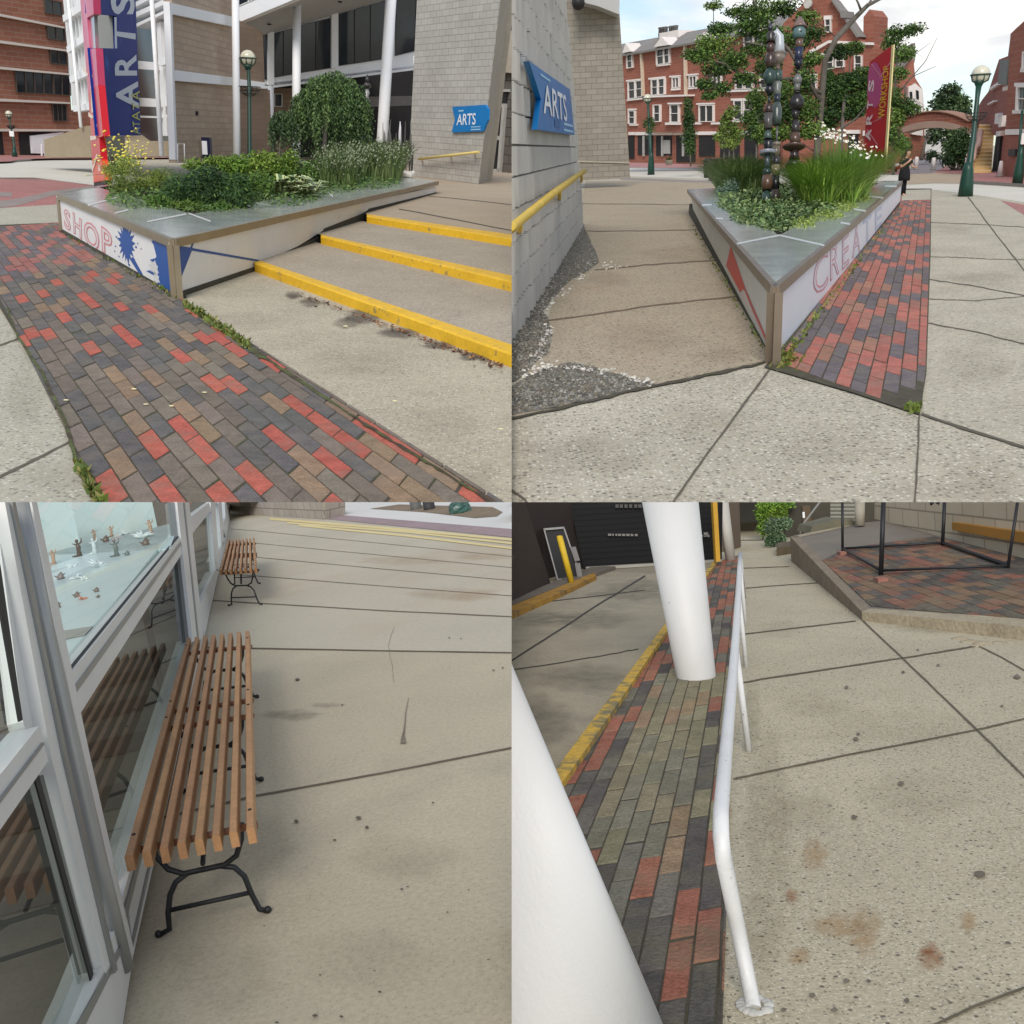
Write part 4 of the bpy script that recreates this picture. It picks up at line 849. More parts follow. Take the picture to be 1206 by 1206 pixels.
# top fascia and soffit that overhang the upper floor
Wf = Wall(P, P.d(273, 25, 63), P.d(360, -10, 60)); m = MB(); m.onwall(Wf, [(272, -40), (420, -40), (420, -30), (352, -3), (279.5, 27)], 0, -.5); part(P, 'fascia', m, m_wb, bd)
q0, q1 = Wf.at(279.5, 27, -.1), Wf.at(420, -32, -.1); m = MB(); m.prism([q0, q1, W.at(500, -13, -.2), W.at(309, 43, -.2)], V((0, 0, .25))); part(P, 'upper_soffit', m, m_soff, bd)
for (x, y) in ((317, 28.6), (400.5, 2.2)): m = MB(); p = P.d(x, y, 66); m.ball(p, 3 * 66 / F, 10, 6, 0, None, (1, 1, .35)); part(P, 'downlight', m, m_black, bd)
window(P, Wf, [(279, -6), (305, -20), (305, -4), (279.5, 7)], bd, 2, 1, m_white, .05, .8)
for (x0, y0, x1, y1, r_, dp) in ((277, -20, 279, 190, 4.3, 56), (349.8, -20, 348.6, 195, 4.9, 64), (461.5, -20, 448, 200, 6.6, 66), (319, 102, 319, 195, 3.4, 69)):
    m = MB(); m.tube([P.d(x0, y0, dp), P.d((x0 + x1) / 2, (y0 + y1) / 2, dp), P.d(x1, y1, dp)], r_ * dp / F, 18); part(P, 'column', m, m_wb, bd)

# battered block tower
m_blk = brickmat('grey_block', rgb(186, 183, 175), rgb(177, 173, 165), rgb(134, 131, 125), .66, .31, .012, var=.14, vs=.2)
m_cedge = mat('cast_edge', rgb(172, 163, 148), .85, var=.1, vs=.5, fine=(6, .08))
w0, w1 = P.g(481, 207, .6), P.g(563, 217, .6); W = Wall(P, w0, w1); ev = P.g(574, 213.2, .6) - w1
bd = thing(P, 'block_tower', 'leaning grey concrete block stair tower carrying the flat blue ARTS sign', 'building', w1)
fp = [W.at(x, y) for x, y in ((492.5, -30), (592, -30), (563, 217), (481, 207))]
m = MB(); m.prism(fp, -W.n * .05); part(P, 'block_wall', m, m_blk, bd)
fe = [W.at(x, y, .02) for x, y in ((585.5, 0), (592, -30), (563.3, 217.4), (558.5, 216.6))]
m = MB(); tr = W.at(592, -30); m.face([w1, w1 + ev, tr + ev * 1.05, tr]); m.face([w1 + ev, w1 + ev - W.n * .3, tr + ev * 1.05 - W.n * .3, tr + ev * 1.05]); part(P, 'cast_edge', m, m_cedge, bd)
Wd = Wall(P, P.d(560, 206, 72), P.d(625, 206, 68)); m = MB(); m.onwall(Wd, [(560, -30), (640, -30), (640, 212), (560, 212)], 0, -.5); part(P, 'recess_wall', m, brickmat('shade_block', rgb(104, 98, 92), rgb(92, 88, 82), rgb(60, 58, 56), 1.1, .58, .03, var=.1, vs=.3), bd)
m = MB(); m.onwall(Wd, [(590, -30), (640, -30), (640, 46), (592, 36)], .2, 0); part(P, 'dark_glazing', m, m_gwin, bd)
m = MB(); m.onwall(Wd, [(589, 34), (640, 42), (640, 90), (583, 84)], .4, 0); part(P, 'lintel', m, m_cedge, bd)
m = MB()
for q in ([(581, 122), (594, 122), (594, 126), (580.6, 126)], [(581, 126), (584, 126), (578, 203), (575, 203)], [(591, 126), (594, 126), (588, 203), (585, 203)], [(578, 160), (591, 160), (590.6, 165), (577.6, 165)], [(576, 199), (588, 199), (588, 204), (575, 204)], [(584, 105), (598, 105), (598, 108), (584, 108)]): m.onwall(Wd, q, .25, 0)
dr = part(P, 'door', m, flat('door_grey', 170, 168, 162, .5), bd); m = MB(); m.onwall(Wd, [(583, 125), (592, 125), (587, 201), (577, 201)], .12, 0); m.onwall(Wd, [(584.5, 108), (597, 108), (596, 120), (583.5, 120)], .12, 0); part(P, 'pane', m, m_gwin, dr)
# sign and handrail on the tower
def arts_sign(P, W, poly, tq, off, label, small, arrow=None):
    t = thing(P, 'arts_sign', label, 'sign', W.at(*poly[-2], off), 'blue ARTS signs'); m = MB(); m.onwall(W, poly, off, off - .12); part(P, 'panel', m, mat('sign_blue', rgb(22, 122, 190), .35, var=.08, vs=.6), t)
    m = MB(); text_on(m, W, 'ARTS', tq, off + .02, 0, rgb(236, 240, 244), .012); part(P, 'lettering', m, m_print, t)
    m = MB()
    for q, c_ in small: m.face([W.at(x, y, off + .015) for x, y in q], 0, c_)
    part(P, 'small_print', m, m_print, t); return t
lt, lt2 = rgb(160, 206, 232), rgb(34, 100, 160)
arts_sign(P, W, [(532.4, 126), (571, 123.3), (574.6, 128.5), (574.2, 141), (568.7, 154.5), (531.8, 156), (535.8, 140.5)], [(537.5, 147.6), (560, 146.8), (560.5, 133), (538.5, 134.5)], .12, 'blue arrow shaped sign reading ARTS on the tower above the steps', [([(540, 129.8), (546, 129.4), (546, 131.2), (540, 131.6)], lt), ([(554.5, 149), (566, 148.6), (566, 149.8), (554.5, 150.2)], lt), ([(554.5, 152), (566, 151.6), (566, 153), (554.5, 153.4)], lt)])
hr = thing(P, 'handrail', 'pale yellow handrail along the tower wall above the steps', 'handrail', W.at(530, 186, .3)); m = MB(); k = P.k(W.at(530, 186)); m.tube([W.at(493, 187.2, .35), W.at(564, 179, .35)], 1.5 / k, 8); part(P, 'rail', m, flat('rail_yellow', 216, 194, 120, .6), hr)
for (x, y) in ((497, 187), (531, 183), (559, 180)):
    m = MB(); m.tube([W.at(x, y, .35), W.at(x, y + 2, .0)], .8 / k, 6); part(P, 'bracket', m, MATS['rail_yellow'], hr)
# =================================================================== SITE 2: triangular planter and street (upper right)
P = B
m_fg = mat('coarse_aggregate', rgb(178, 171, 152), .9, var=.12, vs=.5, stain=(rgb(148, 138, 118), .4, .5, .85), fine=(14, .2), speck=[(17, .66, rgb(92, 88, 82), .75), (23, .78, rgb(232, 228, 216), .7), (34, .7, rgb(120, 108, 92), .6)], bump=.5, bs=22)
m_walk = mat('sidewalk_aggregate', rgb(176, 169, 150), .9, var=.12, vs=.5, stain=(rgb(150, 140, 120), .4, .5, .85), fine=(12, .18), speck=[(17, .7, rgb(104, 98, 90), .6), (24, .8, rgb(226, 222, 208), .6)], bump=.3, bs=26)
m_ramp = mat('ramp_aggregate', rgb(162, 149, 127), .9, var=.1, vs=.35, fine=(13, .2), speck=[(16, .66, rgb(84, 74, 64), .75), (24, .8, rgb(206, 196, 178), .6)], bump=.4, bs=26, stain=(rgb(150, 120, 96), .35, .55, .9))
m_gravel = mat('gravel_bed', rgb(106, 103, 94), .95, var=.3, vs=2, fine=(18, .4), speck=[(12, .5, rgb(130, 130, 124), .8), (16, .6, rgb(60, 60, 56), .8)], bump=.9, bs=16, stain=(rgb(84, 82, 52), .8, .55, .75))
b = MB(); sheet(b, P, [(540, 650), (1290, 650), (1290, 168), (700, 186), (540, 205)], 0); struct(P, 'pavement', b, m_fg)
b = MB(); sheet(b, P, [(1086, 487), (1096, 222), (1290, 222), (1290, 555), (1206, 525)], .008); struct(P, 'pavement', b, m_walk)
b = MB(); sheet(b, P, [(560, 500), (603, 470), (640, 395), (690, 213), (840, 214), (880, 340), (906, 424), (770, 453), (600, 492)], .008); struct(P, 'ramp', b, m_ramp)
# joints
b = MB()
for pts, wd in (([(907, 434), (870, 484), (830, 538), (785, 603)], [2.4, 1.8, 1.8, 2]), ([(1083, 486), (1081, 530), (1077, 605)], [2, 2, 2.4]), ([(1085, 487), (1130, 503), (1215, 529)], [2.4, 2, 2.2]), ([(1091, 380), (1150, 391), (1215, 407)], 1.3), ([(1093, 352), (1150, 354), (1215, 348)], .8), ([(1094, 329), (1150, 337), (1215, 350)], 1.1), ([(1140, 232), (1175, 278), (1215, 330)], 1.5), ([(1094, 302), (1130, 303), (1165, 305), (1215, 306)], .7), ([(1095, 262), (1150, 264), (1215, 268)], .7), ([(600, 575), (616, 586), (630, 603)], 2.5)):
    strip(b, P, dens(pts, 8, .35), ([wd[0]] * (8 * (len(pts) - 1) + 1) if hasattr(wd, "__len__") else wd), .014, jit=.35)
struct(P, 'pavement_joint', b, m_joint)
b = MB()
for pts, wd in (([(638, 378), (700, 370), (780, 358), (866, 349)], 1.5), ([(700, 318), (760, 312), (846, 306)], 1.4), ([(688, 272), (760, 272), (834, 270)], 1.0), ([(686, 240), (820, 241)], .8)): strip(b, P, dens(pts, 8, .4), wd, .016, jit=.3)
struct(P, 'ramp_joint', b, mat('ramp_joint_dark', rgb(112, 98, 82), .95, var=.2, vs=3))
b = MB(); strip(b, P, dens([(600, 494), (690, 473), (770, 454), (840, 440), (912, 424)], 8, .8), [R.uniform(1.5, 4) for _ in range(33)], .02); struct(P, 'joint_dirt', b, m_dirt)
# broken edge: gravel beds with loose stones
g1p = [(600, 398), (640, 345), (668, 298), (687, 263), (696, 286), (706, 308), (690, 321), (672, 330), (652, 350), (640, 366), (647, 378), (650, 398), (644, 418), (628, 428), (616, 442), (600, 452)]
g2p = [(600, 458), (622, 442), (646, 432), (672, 427), (695, 431), (712, 437), (740, 444), (772, 452), (740, 459), (690, 471), (640, 481), (600, 489)]
b = MB(); sheet(b, P, dens(g1p + g1p[:1], 4, 1.2)[:-1], .014); struct(P, 'gravel_bed', b, m_gravel)
b = MB(); sheet(b, P, dens(g2p + g2p[:1], 4, 1.2)[:-1], .014); struct(P, 'gravel_bed', b, m_gravel)
def inside(x, y, po):
    c = False
    for i in range(len(po)):
        (x0, y0), (x1, y1) = po[i], po[i - 1]
        if (y0 > y) != (y1 > y) and x < (x1 - x0) * (y - y0) / (y1 - y0) + x0: c = not c
    return c
b = MB(); rr = random.Random(12)
def stone(b, p, s, c):
    vs = [p + V((math.cos(a) * s * rr.uniform(.6, 1.2), math.sin(a) * s * rr.uniform(.6, 1.2), 0)) for a in (0, 1.2, 2.5, 3.8, 5)]; tp = [p + (v - p) * rr.uniform(.4, .75) + V((0, 0, s * rr.uniform(.4, .9))) for v in vs]
    b.raw(vs + tp, [(5, 6, 7, 8, 9)] + [(i, (i + 1) % 5, (i + 1) % 5 + 5, i + 5) for i in range(5)], 0, c)
for po, n in ((g1p, 3600), (g2p, 2200)):
    x0, x1 = min(p[0] for p in po), max(p[0] for p in po); y0, y1 = min(p[1] for p in po), max(p[1] for p in po); c_ = 0
    while c_ < n:
        x, y = rr.uniform(x0, x1), rr.uniform(y0, y1)
        if not inside(x, y, po): continue
        c_ += 1; stone(b, P.g(x, y, .01), rr.uniform(.01, .036), vary(rr.choice([rgb(132, 130, 122), rgb(100, 98, 92), rgb(156, 152, 144), rgb(84, 82, 76), rgb(118, 110, 94)]), rr, .2))
for i in range(230):
    q = rr.choice([(646, 432, 712, 437), (640, 366, 690, 321), (628, 428, 648, 382), (616, 441, 646, 432), (712, 437, 770, 452), (692, 312, 735, 316)]); t = rr.random()
    stone(b, P.g(q[0] + (q[2] - q[0]) * t + rr.gauss(0, 3.4), q[1] + (q[3] - q[1]) * t + rr.gauss(0, 2.6), .012), rr.uniform(.012, .05), vary(rgb(204, 200, 190), rr, .15))
single(P, 'gravel', b, m_paver, 'loose grey gravel where the ramp edge has crumbled by the block wall', 'gravel', kind='stuff')

softobj('water_mark', [(700, 540, 110, 36, .012), (850, 500, 80, 30, .012), (980, 520, 90, 40, .012), (760, 585, 120, 24, .012)], m_wm)
softobj('water_mark', [(1150, 430, 60, 40, .012), (1160, 330, 70, 12, .012), (1120, 270, 40, 8, .012), (1160, 570, 60, 30, .012)], m_wm)
softobj('water_mark', [(760, 400, 70, 30, .013), (800, 300, 60, 14, .013), (720, 330, 40, 12, .013), (850, 420, 40, 14, .013)], soft('ramp_mark', rgb(124, 104, 82), 1.6, .15))
# brick path
b = MB(); sheet(b, P, [(900, 432), (1004, 462), (1083, 488), (1091, 440), (1096, 300), (1097, 222), (1058, 222), (1050, 250)], .024); struct(P, 'brick_bed', b, m_dirt)
BR1, BR2 = rgb(168, 107, 95), rgb(156, 114, 98)
def colB(px, rr):
    t = rr.random()
    if t < .5: return vary(BR1, rr, .12)
    if t < .62: return vary(BR2, rr)
    return vary(rgb(106, 99, 101), rr)
area = gp(P, [(914, 428), (1004, 460.5), (1084, 487), (1089.5, 442), (1094.5, 300), (1096.5, 224), (1062, 224)])
c0 = P.g(952, 442.6); vv = P.g(967.5, 448) - c0; uu = P.g(961.3, 424.2) - c0
struct(P, 'brick_path', pavers(P, area, c0, uu, vv, .026, colB, z=.012, th=.022, skip=lambda q: inside(q[0], q[1], [(1040, 473), (1060, 462), (1080, 440), (1095, 470), (1090, 495), (1060, 490)])), m_paver)
b = MB(); rr = random.Random(13)
for i in range(900):
    t = rr.random(); u_ = rr.random()
    if u_ < .5: x, y = 918 + 143 * t ** 1.3, 428 - 188 * t ** 1.3 + 3
    elif u_ < .57: x, y = 1077 + rr.gauss(0, 4), 481 + rr.gauss(0, 2.2)
    elif u_ < .8: x, y = rr.gauss(924, 7), rr.gauss(422, 5)
    else: x, y = 812 + 95 * t, 262 + 160 * t
    p = P.g(x + rr.gauss(0, 1.5), y + rr.gauss(0, 1.5), .03); s = rr.uniform(.025, .085); h = V((rr.gauss(0, .6), rr.gauss(0, .6), 1)) * s; sd = V((rr.gauss(0, 1), rr.gauss(0, 1), 0)) * s * .35
    b.raw([p - sd, p + sd, p + h], [(0, 1, 2)], 0, vary(rr.choice([rgb(112, 128, 52), rgb(86, 104, 44), rgb(134, 132, 70)]), rr, .25))
single(P, 'weeds', b, m_leaf, 'green weeds growing along the foot of the triangular planter', 'weeds', kind='stuff')

# road, crossing, far pavements
b = MB(); sheet(b, P, [(1058, 219), (1100, 216), (1145, 217), (1300, 228), (1300, 246), (1206, 238), (1145, 229), (1097, 223), (1060, 224)], .01); struct(P, 'road', b, m_road)
b = MB(); sheet(b, P, [(735, 197.5), (860, 198.5), (1060, 206), (1060, 218), (850, 211.5), (740, 207.5)], .01); struct(P, 'road', b, m_road)
b = MB(); sheet(b, P, [(1058, 205), (1100, 203), (1140, 207), (1146, 216), (1100, 215.5), (1058, 217)], .012); struct(P, 'far_pavement', b, m_plaza if 'plaza_concrete' in MATS else m_walk)
b = MB(); sheet(b, P, [(1098, 197), (1118, 196), (1142, 199), (1300, 208), (1300, 226), (1206, 219.5), (1146, 216), (1140, 206), (1098, 203)], .014); struct(P, 'brick_pavement', b, m_redpave)
b = MB(); pts = gp(P, [(1143, 216.5), (1206, 220.5), (1300, 227)])
for p, q in zip(pts[:-1], pts[1:]): b.box(p, q - p, V((0, 1.2, 0)), V((0, 0, .2)))
struct(P, 'kerb', b, m_gpave)
b = MB(); sheet(b, P, [(1068, 205), (1078, 188), (1095, 182), (1108, 182), (1112, 197), (1098, 204)], .016); struct(P, 'lane', b, mat('lane_asphalt', rgb(128, 122, 124), .9, var=.1, vs=.2))
b = MB(); sheet(b, P, [(735, 190.5), (860, 191), (1060, 196), (1060, 205), (850, 198), (735, 197)], .012); struct(P, 'brick_pavement', b, m_redpave)
b = MB(); sheet(b, P, [(735, 197), (860, 198), (1060, 205), (1060, 206.5), (860, 199.4), (735, 198)], .016); struct(P, 'kerb_line', b, m_gpave)
b = MB(); sheet(b, P, [(730, 209), (850, 213.5), (850, 216), (730, 211.5)], .012); struct(P, 'kerb_line', b, m_gpave)
b = MB(); sheet(b, P, [(1178, 236), (1206, 241), (1300, 258), (1300, 275), (1206, 253)], .013); struct(P, 'crosswalk', b, m_redpave)
b = MB(); sheet(b, P, [(1062, 224), (1096, 223), (1096, 235), (1062, 236)], .04); struct(P, 'path_end', b, m_walk)
p = P.g(1156, 239, .015); k = P.k(p); b = MB(); b.lathe(p, [(0, .02), (12 / k, .02), (13 / k, 0)], 24); single(P, 'manhole_cover', b, mat('cast_iron', rgb(120, 112, 100), .7, var=.2, vs=4), 'round iron manhole cover in the pavement below the right lamp post', 'manhole cover')

# ------------------------------------------------------------------ triangular planter
ZP = 1.15
T_, LB, RB_ = P.g(912.7, 338, ZP), P.g(810, 223, ZP), P.g(1062.5, 213, ZP)
pl = thing(P, 'planter', 'triangular steel capped planter with a sharp corner and CREATE lettering', 'planter', P.g(940, 300))
I0, I1, I2 = P.g(917, 277.5, ZP), P.g(853, 222, ZP), P.g(1040, 213, ZP)
WL, WR = Wall(P, LB, T_), Wall(P, T_, RB_)
m = MB()
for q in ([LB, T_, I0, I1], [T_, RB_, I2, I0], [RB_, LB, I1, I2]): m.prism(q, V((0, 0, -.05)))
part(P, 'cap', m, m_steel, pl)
m = MB(); dn = V((0, 0, -.17))
for W, a, c_ in ((WL, LB, T_), (WR, T_, RB_)):
    m.prism([a + W.n * .03 + V((0, 0, .004)), c_ + W.n * .03 + V((0, 0, .004)), c_ + W.n * .03 + dn, a + W.n * .03 + dn], -W.n * .1)
part(P, 'cap_edge', m, mat('cap_edge_dark', rgb(132, 118, 102), .4, metal=.5, var=.12, vs=1.5), pl)
for a, c_ in (((868, 287), (918, 277)), ((918, 277), (971, 289)), ((843, 257), (852, 257.5)), ((827, 241.5), (838, 241)), ((990, 262), (1001, 264)), ((1004, 246), (1020, 248.5)), ((1024, 231), (1040, 233)), ((1042, 219), (1056, 219.5))): m = MB(); strip(m, P, [a, c_], 2, ZP + .006); part(P, 'cap_seam', m, mat('bright_steel', rgb(224, 226, 222), .35, metal=.4, var=.05), pl)
m = MB(); m.face([v + V((0, 0, -.06)) for v in (I0, I2, I1)]); part(P, 'soil', m, m_soil, pl)
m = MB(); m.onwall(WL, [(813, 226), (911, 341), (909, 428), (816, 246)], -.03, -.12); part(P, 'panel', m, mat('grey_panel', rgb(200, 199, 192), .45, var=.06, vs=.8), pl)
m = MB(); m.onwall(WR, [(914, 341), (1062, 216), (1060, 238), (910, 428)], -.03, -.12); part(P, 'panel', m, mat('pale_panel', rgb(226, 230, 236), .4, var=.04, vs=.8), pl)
m = MB(); m.onwall(WL, [(907, 345), (912.7, 345), (909.8, 434), (904, 426)], .02, -.1); m.onwall(WR, [(912.7, 345), (919, 343), (915.5, 424), (909.8, 434)], .02, -.1); part(P, 'corner_post', m, MATS['cap_edge_dark'], pl)
m = MB(); m.onwall(WL, [(812, 240), (909, 423), (909, 434), (811, 250)], -.02, -.2); m.onwall(WR, [(910, 426), (1060, 237), (1060, 243), (910, 434)], -.025, -.2); part(P, 'plinth', m, m_base, pl)
m = MB(); rd = rgb(204, 48, 40)
flatpoly(m, WL, [(860.5, 289), (855.2, 313), (871.5, 344), (877.5, 339)], -.024, rd); flatpoly(m, WL, [(877.5, 339), (876, 341), (904, 407), (904.5, 402)], -.024, rgb(196, 70, 74)); flatpoly(m, WL, [(871.5, 344), (877, 343), (903, 409), (900, 404)], -.0235, rgb(206, 196, 190))
part(P, 'printed_triangle', m, m_print, pl)
m = MB(); pk = rgb(206, 136, 148); wv = rgb(214, 216, 226)
for t, q, cc in (('C', [(958, 352), (975, 336), (975, 292), (958, 309)], pk), ('R', [(978, 331), (988, 321), (988, 283), (978, 291)], pk), ('E', [(992, 318), (999.5, 310), (999.5, 272), (992, 280)], pk), ('A', [(1004, 304), (1013, 295), (1013, 263), (1004, 271)], rgb(210, 144, 150)), ('T', [(1017, 289), (1026, 279), (1026, 252), (1017, 259.5)], rgb(168, 186, 212)), ('E', [(1031, 272), (1038, 264), (1038, 243), (1031, 248)], rgb(168, 186, 212))):
    text_on(m, WR, t, q, -.026, 0, cc, .012, ref=0); text_on(m, WR, t, q, -.022, 0, wv, -.02, ref=0)
part(P, 'lettering', m, m_print, pl)

ZS = ZP - .06
gc = [(905, 255, 36, 11), (870, 250, 20, 12), (935, 256, 30, 10), (900, 266, 20, 8), (960, 250, 30, 9), (860, 240, 20, 8), (985, 243, 16, 8), (925, 268, 16, 6)]
def cover(label, base, spots, n, size, cols, seed, hpx):
    t = thing(P, 'ground_cover', label, 'ground cover', P.g(*base, ZS)); m = MB(); carpet(m, P, ZS, spots, n, size, cols, seed, .65, hpx); part(P, 'foliage', m, m_leaf, t)
cover('spreading variegated ground cover around the pottery totems in the pointed planter', (915, 262), [(905, 254, 40, 16), (868, 240, 22, 14), (935, 250, 36, 14), (915, 268, 22, 7), (960, 244, 30, 12), (885, 258, 24, 10), (900, 230, 40, 10)], 11000, 5, [rgb(98, 122, 74), rgb(80, 106, 62), rgb(142, 158, 106), rgb(114, 136, 82), rgb(70, 94, 58)], 41, 10)
cover('yellow green creeping mound at the right rim of the pointed planter', (975, 256), [(968, 256, 26, 7), (992, 244, 18, 8), (945, 266, 18, 6), (1010, 236, 16, 5)], 4200, 3.2, [rgb(136, 154, 70), rgb(116, 138, 60), rgb(150, 164, 90)], 46, 7)
m = MB(); bp = P.g(990, 232, ZS); t = thing(P, 'grass_clump', 'bright green mound of fine grass below the red banner', 'ornamental grass', bp)
blades(m, P, ZS, [(980, 236, 26, 6), (996, 230, 22, 5), (1008, 224, 12, 3), (962, 240, 16, 5)], 13000, 46, .85, [rgb(134, 168, 66), rgb(116, 152, 58), rgb(154, 180, 82), rgb(98, 132, 54)], 42, 1.1, .9); part(P, 'foliage', m, m_leaf, t)
m = MB(); bp = P.g(868, 222, ZS); t = thing(P, 'grass_clump', 'dull green grass mound at the far left end of the pointed planter', 'ornamental grass', bp)
blades(m, P, ZS, [(862, 224, 16, 4), (880, 223, 16, 4), (870, 228, 18, 3)], 7000, 36, .8, [rgb(112, 134, 78), rgb(94, 118, 64), rgb(130, 148, 94)], 43, 1.1, .9); part(P, 'foliage', m, m_leaf, t)
shrub(P, 'blue_shrub', 'small rounded blue green shrub between the grass mound and the totems', 'shrub', (861, 232), ZS, [(861, 222, 12, 9), (850, 226, 8, 6)], 1500, 2.4, [rgb(122, 146, 124), rgb(104, 130, 110)], 44)
m = MB(); bp = P.g(985, 236, ZS); t = thing(P, 'hosta', 'pale green broad leaved plant in front of the fine grass', 'plant', bp); rr = random.Random(45); k = P.k(bp)
for i in range(60):
    a = rr.uniform(0, 6.28); l = rr.uniform(14, 34) / k; dr = V((math.cos(a), math.sin(a), 0)); c0_ = bp + V((rr.gauss(0, 8) / k, rr.gauss(0, 3) / k, rr.uniform(8, 22) / k)); p1 = c0_ + dr * l * .4 + V((0, 0, l * .4)); p2 = c0_ + dr * l + V((0, 0, l * rr.uniform(-.1, .5))); sd = V((-dr.y, dr.x, .1)) * l * .1
    m.raw([c0_, p1 + sd, p2, p1 - sd], [(0, 1, 2, 3)], 0, vary(rr.choice([rgb(120, 150, 76), rgb(150, 172, 104), rgb(98, 128, 62)]), rr, .2))
part(P, 'foliage', m, m_leaf, t)
m = MB(); bp = P.g(994, 238, ZS); dp = P.depth(bp); k = F / dp; t = thing(P, 'daisies', 'white daisies flowering over the bright grass beside the red banner', 'flowers', bp); rr = random.Random(47); st_ = MB()
for i in range(95):
    u_ = rr.random(); x, y = (rr.gauss(1000, 15), rr.gauss(166, 5.5)) if u_ < .75 else (rr.uniform(965, 990), rr.uniform(155, 172))
    y += max(-8, (x - 995) * .35); p = P.d(x, y, dp + rr.uniform(-2, 2)); nrm = V((rr.gauss(0, .5), rr.gauss(-.6, .4), 1)).normalized(); s = 2.1 / k * rr.uniform(.7, 1.2); ax = nrm.cross(V((1, 0, 0))).normalized(); ay = nrm.cross(ax)
    m = MB(); m.raw([p + (ax * math.cos(j * math.pi / 5) + ay * math.sin(j * math.pi / 5)) * s * (1 if j % 2 else .75) for j in range(10)], [tuple(range(10))], 0, rgb(236, 236, 230)); m.ball(p + nrm * .1 / k, .6 / k, 6, 4, 0, rgb(214, 176, 50)); part(P, 'flower_head', m, m_leaf, t)
    st_.tube([p, P.d(x * .7 + 296, 222, dp)], [.25 / k] * 2, 3, 0, g3)
part(P, 'stem', st_, m_leaf, t)

# ceramic totems
totem(P, (904, 240), ZS, ((903, 236), (908, 28)), [(27, 36, [.5, 2, 4, 2], (70, 72, 84)), (36, 50, [2, 5, 4, 5], (72, 62, 60)), (50, 62, [4, 5.5, 4], (110, 66, 56)), (62, 80, [4, 6.5, 7, 4], (96, 64, 50)), (80, 100, [3, 7.5, 7, 4], (54, 100, 88)), (100, 112, [3, 6, 3], (34, 40, 50)), (112, 122, [1.2, 2], (60, 70, 70)), (122, 134, [3, 5, 5, 3], (92, 58, 56)), (134, 152, [4.5, 4.5, 5], (112, 104, 100)), (152, 164, [1.5, 4, 5], (92, 124, 118)), (164, 178, [3, 6, 5, 4], (38, 40, 52)), (178, 182, [9.5, 10, 9.5], (176, 186, 206)), (182, 197, [3, 2.6, 3], (84, 110, 120)), (197, 207, [2, 5, 4], (36, 84, 84)), (207, 224, [6, 6.5, 6], (150, 96, 64)), (224, 242, [3, 5, 8], (60, 110, 92))], 'left totem of glazed pots with a teal pot and wide blue dish', 'ceramic totems in the planters')
tt = totem(P, (914, 239), ZS, ((913, 238), (917, 36)), [(62, 66, [9.5, 10, 5], (190, 182, 174)), (66, 76, [9.5, 7, 2.5], (186, 160, 142)), (76, 84, [2.5, 2.5], (140, 110, 90)), (84, 96, [5, 6, 5], (74, 116, 104)), (96, 112, [4, 5, 3.5, 5], (150, 160, 150)), (112, 121, [4, 3.4], (52, 70, 96)), (121, 147, [4, 6, 6, 5.5], (88, 110, 104)), (147, 168, [1, 1.4, 1], (120, 124, 124)), (168, 172, [5, 5.2], (176, 160, 132)), (172, 185, [4.5, 4.6], (150, 128, 96)), (185, 195, [4, 4.2], (76, 70, 74)), (195, 207, [4.8, 5], (190, 168, 110)), (207, 224, [4.8, 4.8], (44, 40, 56)), (224, 241, [5, 5.4], (98, 80, 66))], 'middle totem of glazed pots topped by a white horse head', 'ceramic totems in the planters')
dp = P.depth(P.g(914, 239, ZS)); m = MB(); m.tube([P.d(917.5, 63, dp), P.d(918.5, 52, dp), P.d(918, 44, dp), P.d(914.5, 38, dp), P.d(910, 43, dp), P.d(905.5, 48, dp)], [7 * dp / F, 5.2 * dp / F, 5.4 * dp / F, 4.4 * dp / F, 3.4 * dp / F, 2 * dp / F], 10, 0, rgb(176, 182, 188)); m.tube([P.d(914.5, 38, dp), P.d(914.5, 33.5, dp)], [1.6 * dp / F, .3 * dp / F], 6, 0, rgb(176, 182, 188)); part(P, 'horse_head', m, m_glaze, tt)
tt = totem(P, (933.5, 231), ZS, ((933, 231), (942, 26)), [(32, 46, [6, 6.5, 8, 6], (104, 160, 158)), (46, 57, [4, 4.4, 4], (150, 104, 80)), (57, 71, [5, 4, 5.2], (40, 54, 108)), (71, 81, [5, 5.2, 2], (28, 32, 56)), (81, 88, [1, 1], (90, 90, 90)), (88, 99, [2.5, 5.2, 4], (160, 160, 156)), (99, 107, [3.6, 3.2, 3.6], (140, 142, 138)), (107, 110, [2.5, 3], (60, 52, 48)), (110, 130, [2.5, 8, 8, 5], (56, 50, 52)), (130, 142, [5, 4, 2.5], (48, 40, 40)), (142, 157, [3.4, 4.6, 5], (74, 62, 62)), (157, 170, [5.5, 5.6, 5.5], (128, 82, 54)), (170, 177, [5, 13.5, 12, 5], (142, 92, 78)), (177, 188, [6, 5.5, 6.5], (70, 46, 38)), (188, 202, [3, 10.5, 10, 4], (66, 54, 48)), (202, 212, [3, 5.5, 4.5, 1.5], (172, 124, 84)), (212, 224, [1.2, 1.2], (120, 80, 60)), (222, 232, [2, 5.5, 4.5], (150, 156, 136))], 'right totem of dark glazed pots with a teal bird house on top', 'ceramic totems in the planters')
dp = P.depth(P.g(933.5, 231, ZS)); m = MB(); m.tube([P.d(941.8, 33.5, dp), P.d(941.8, 30, dp), P.d(941.6, 20.5, dp)], [9 * dp / F, 7 * dp / F, 2.6 * dp / F], 14, 0, rgb(118, 96, 88)); part(P, 'roof', m, m_glaze, tt)
m = MB(); m.ball(P.d(942.8, 38, dp - 7.1 * dp / F), 2.2 * dp / F, 10, 6, 0, rgb(24, 22, 24), (1, .3, 1)); part(P, 'hole', m, m_glaze, tt)

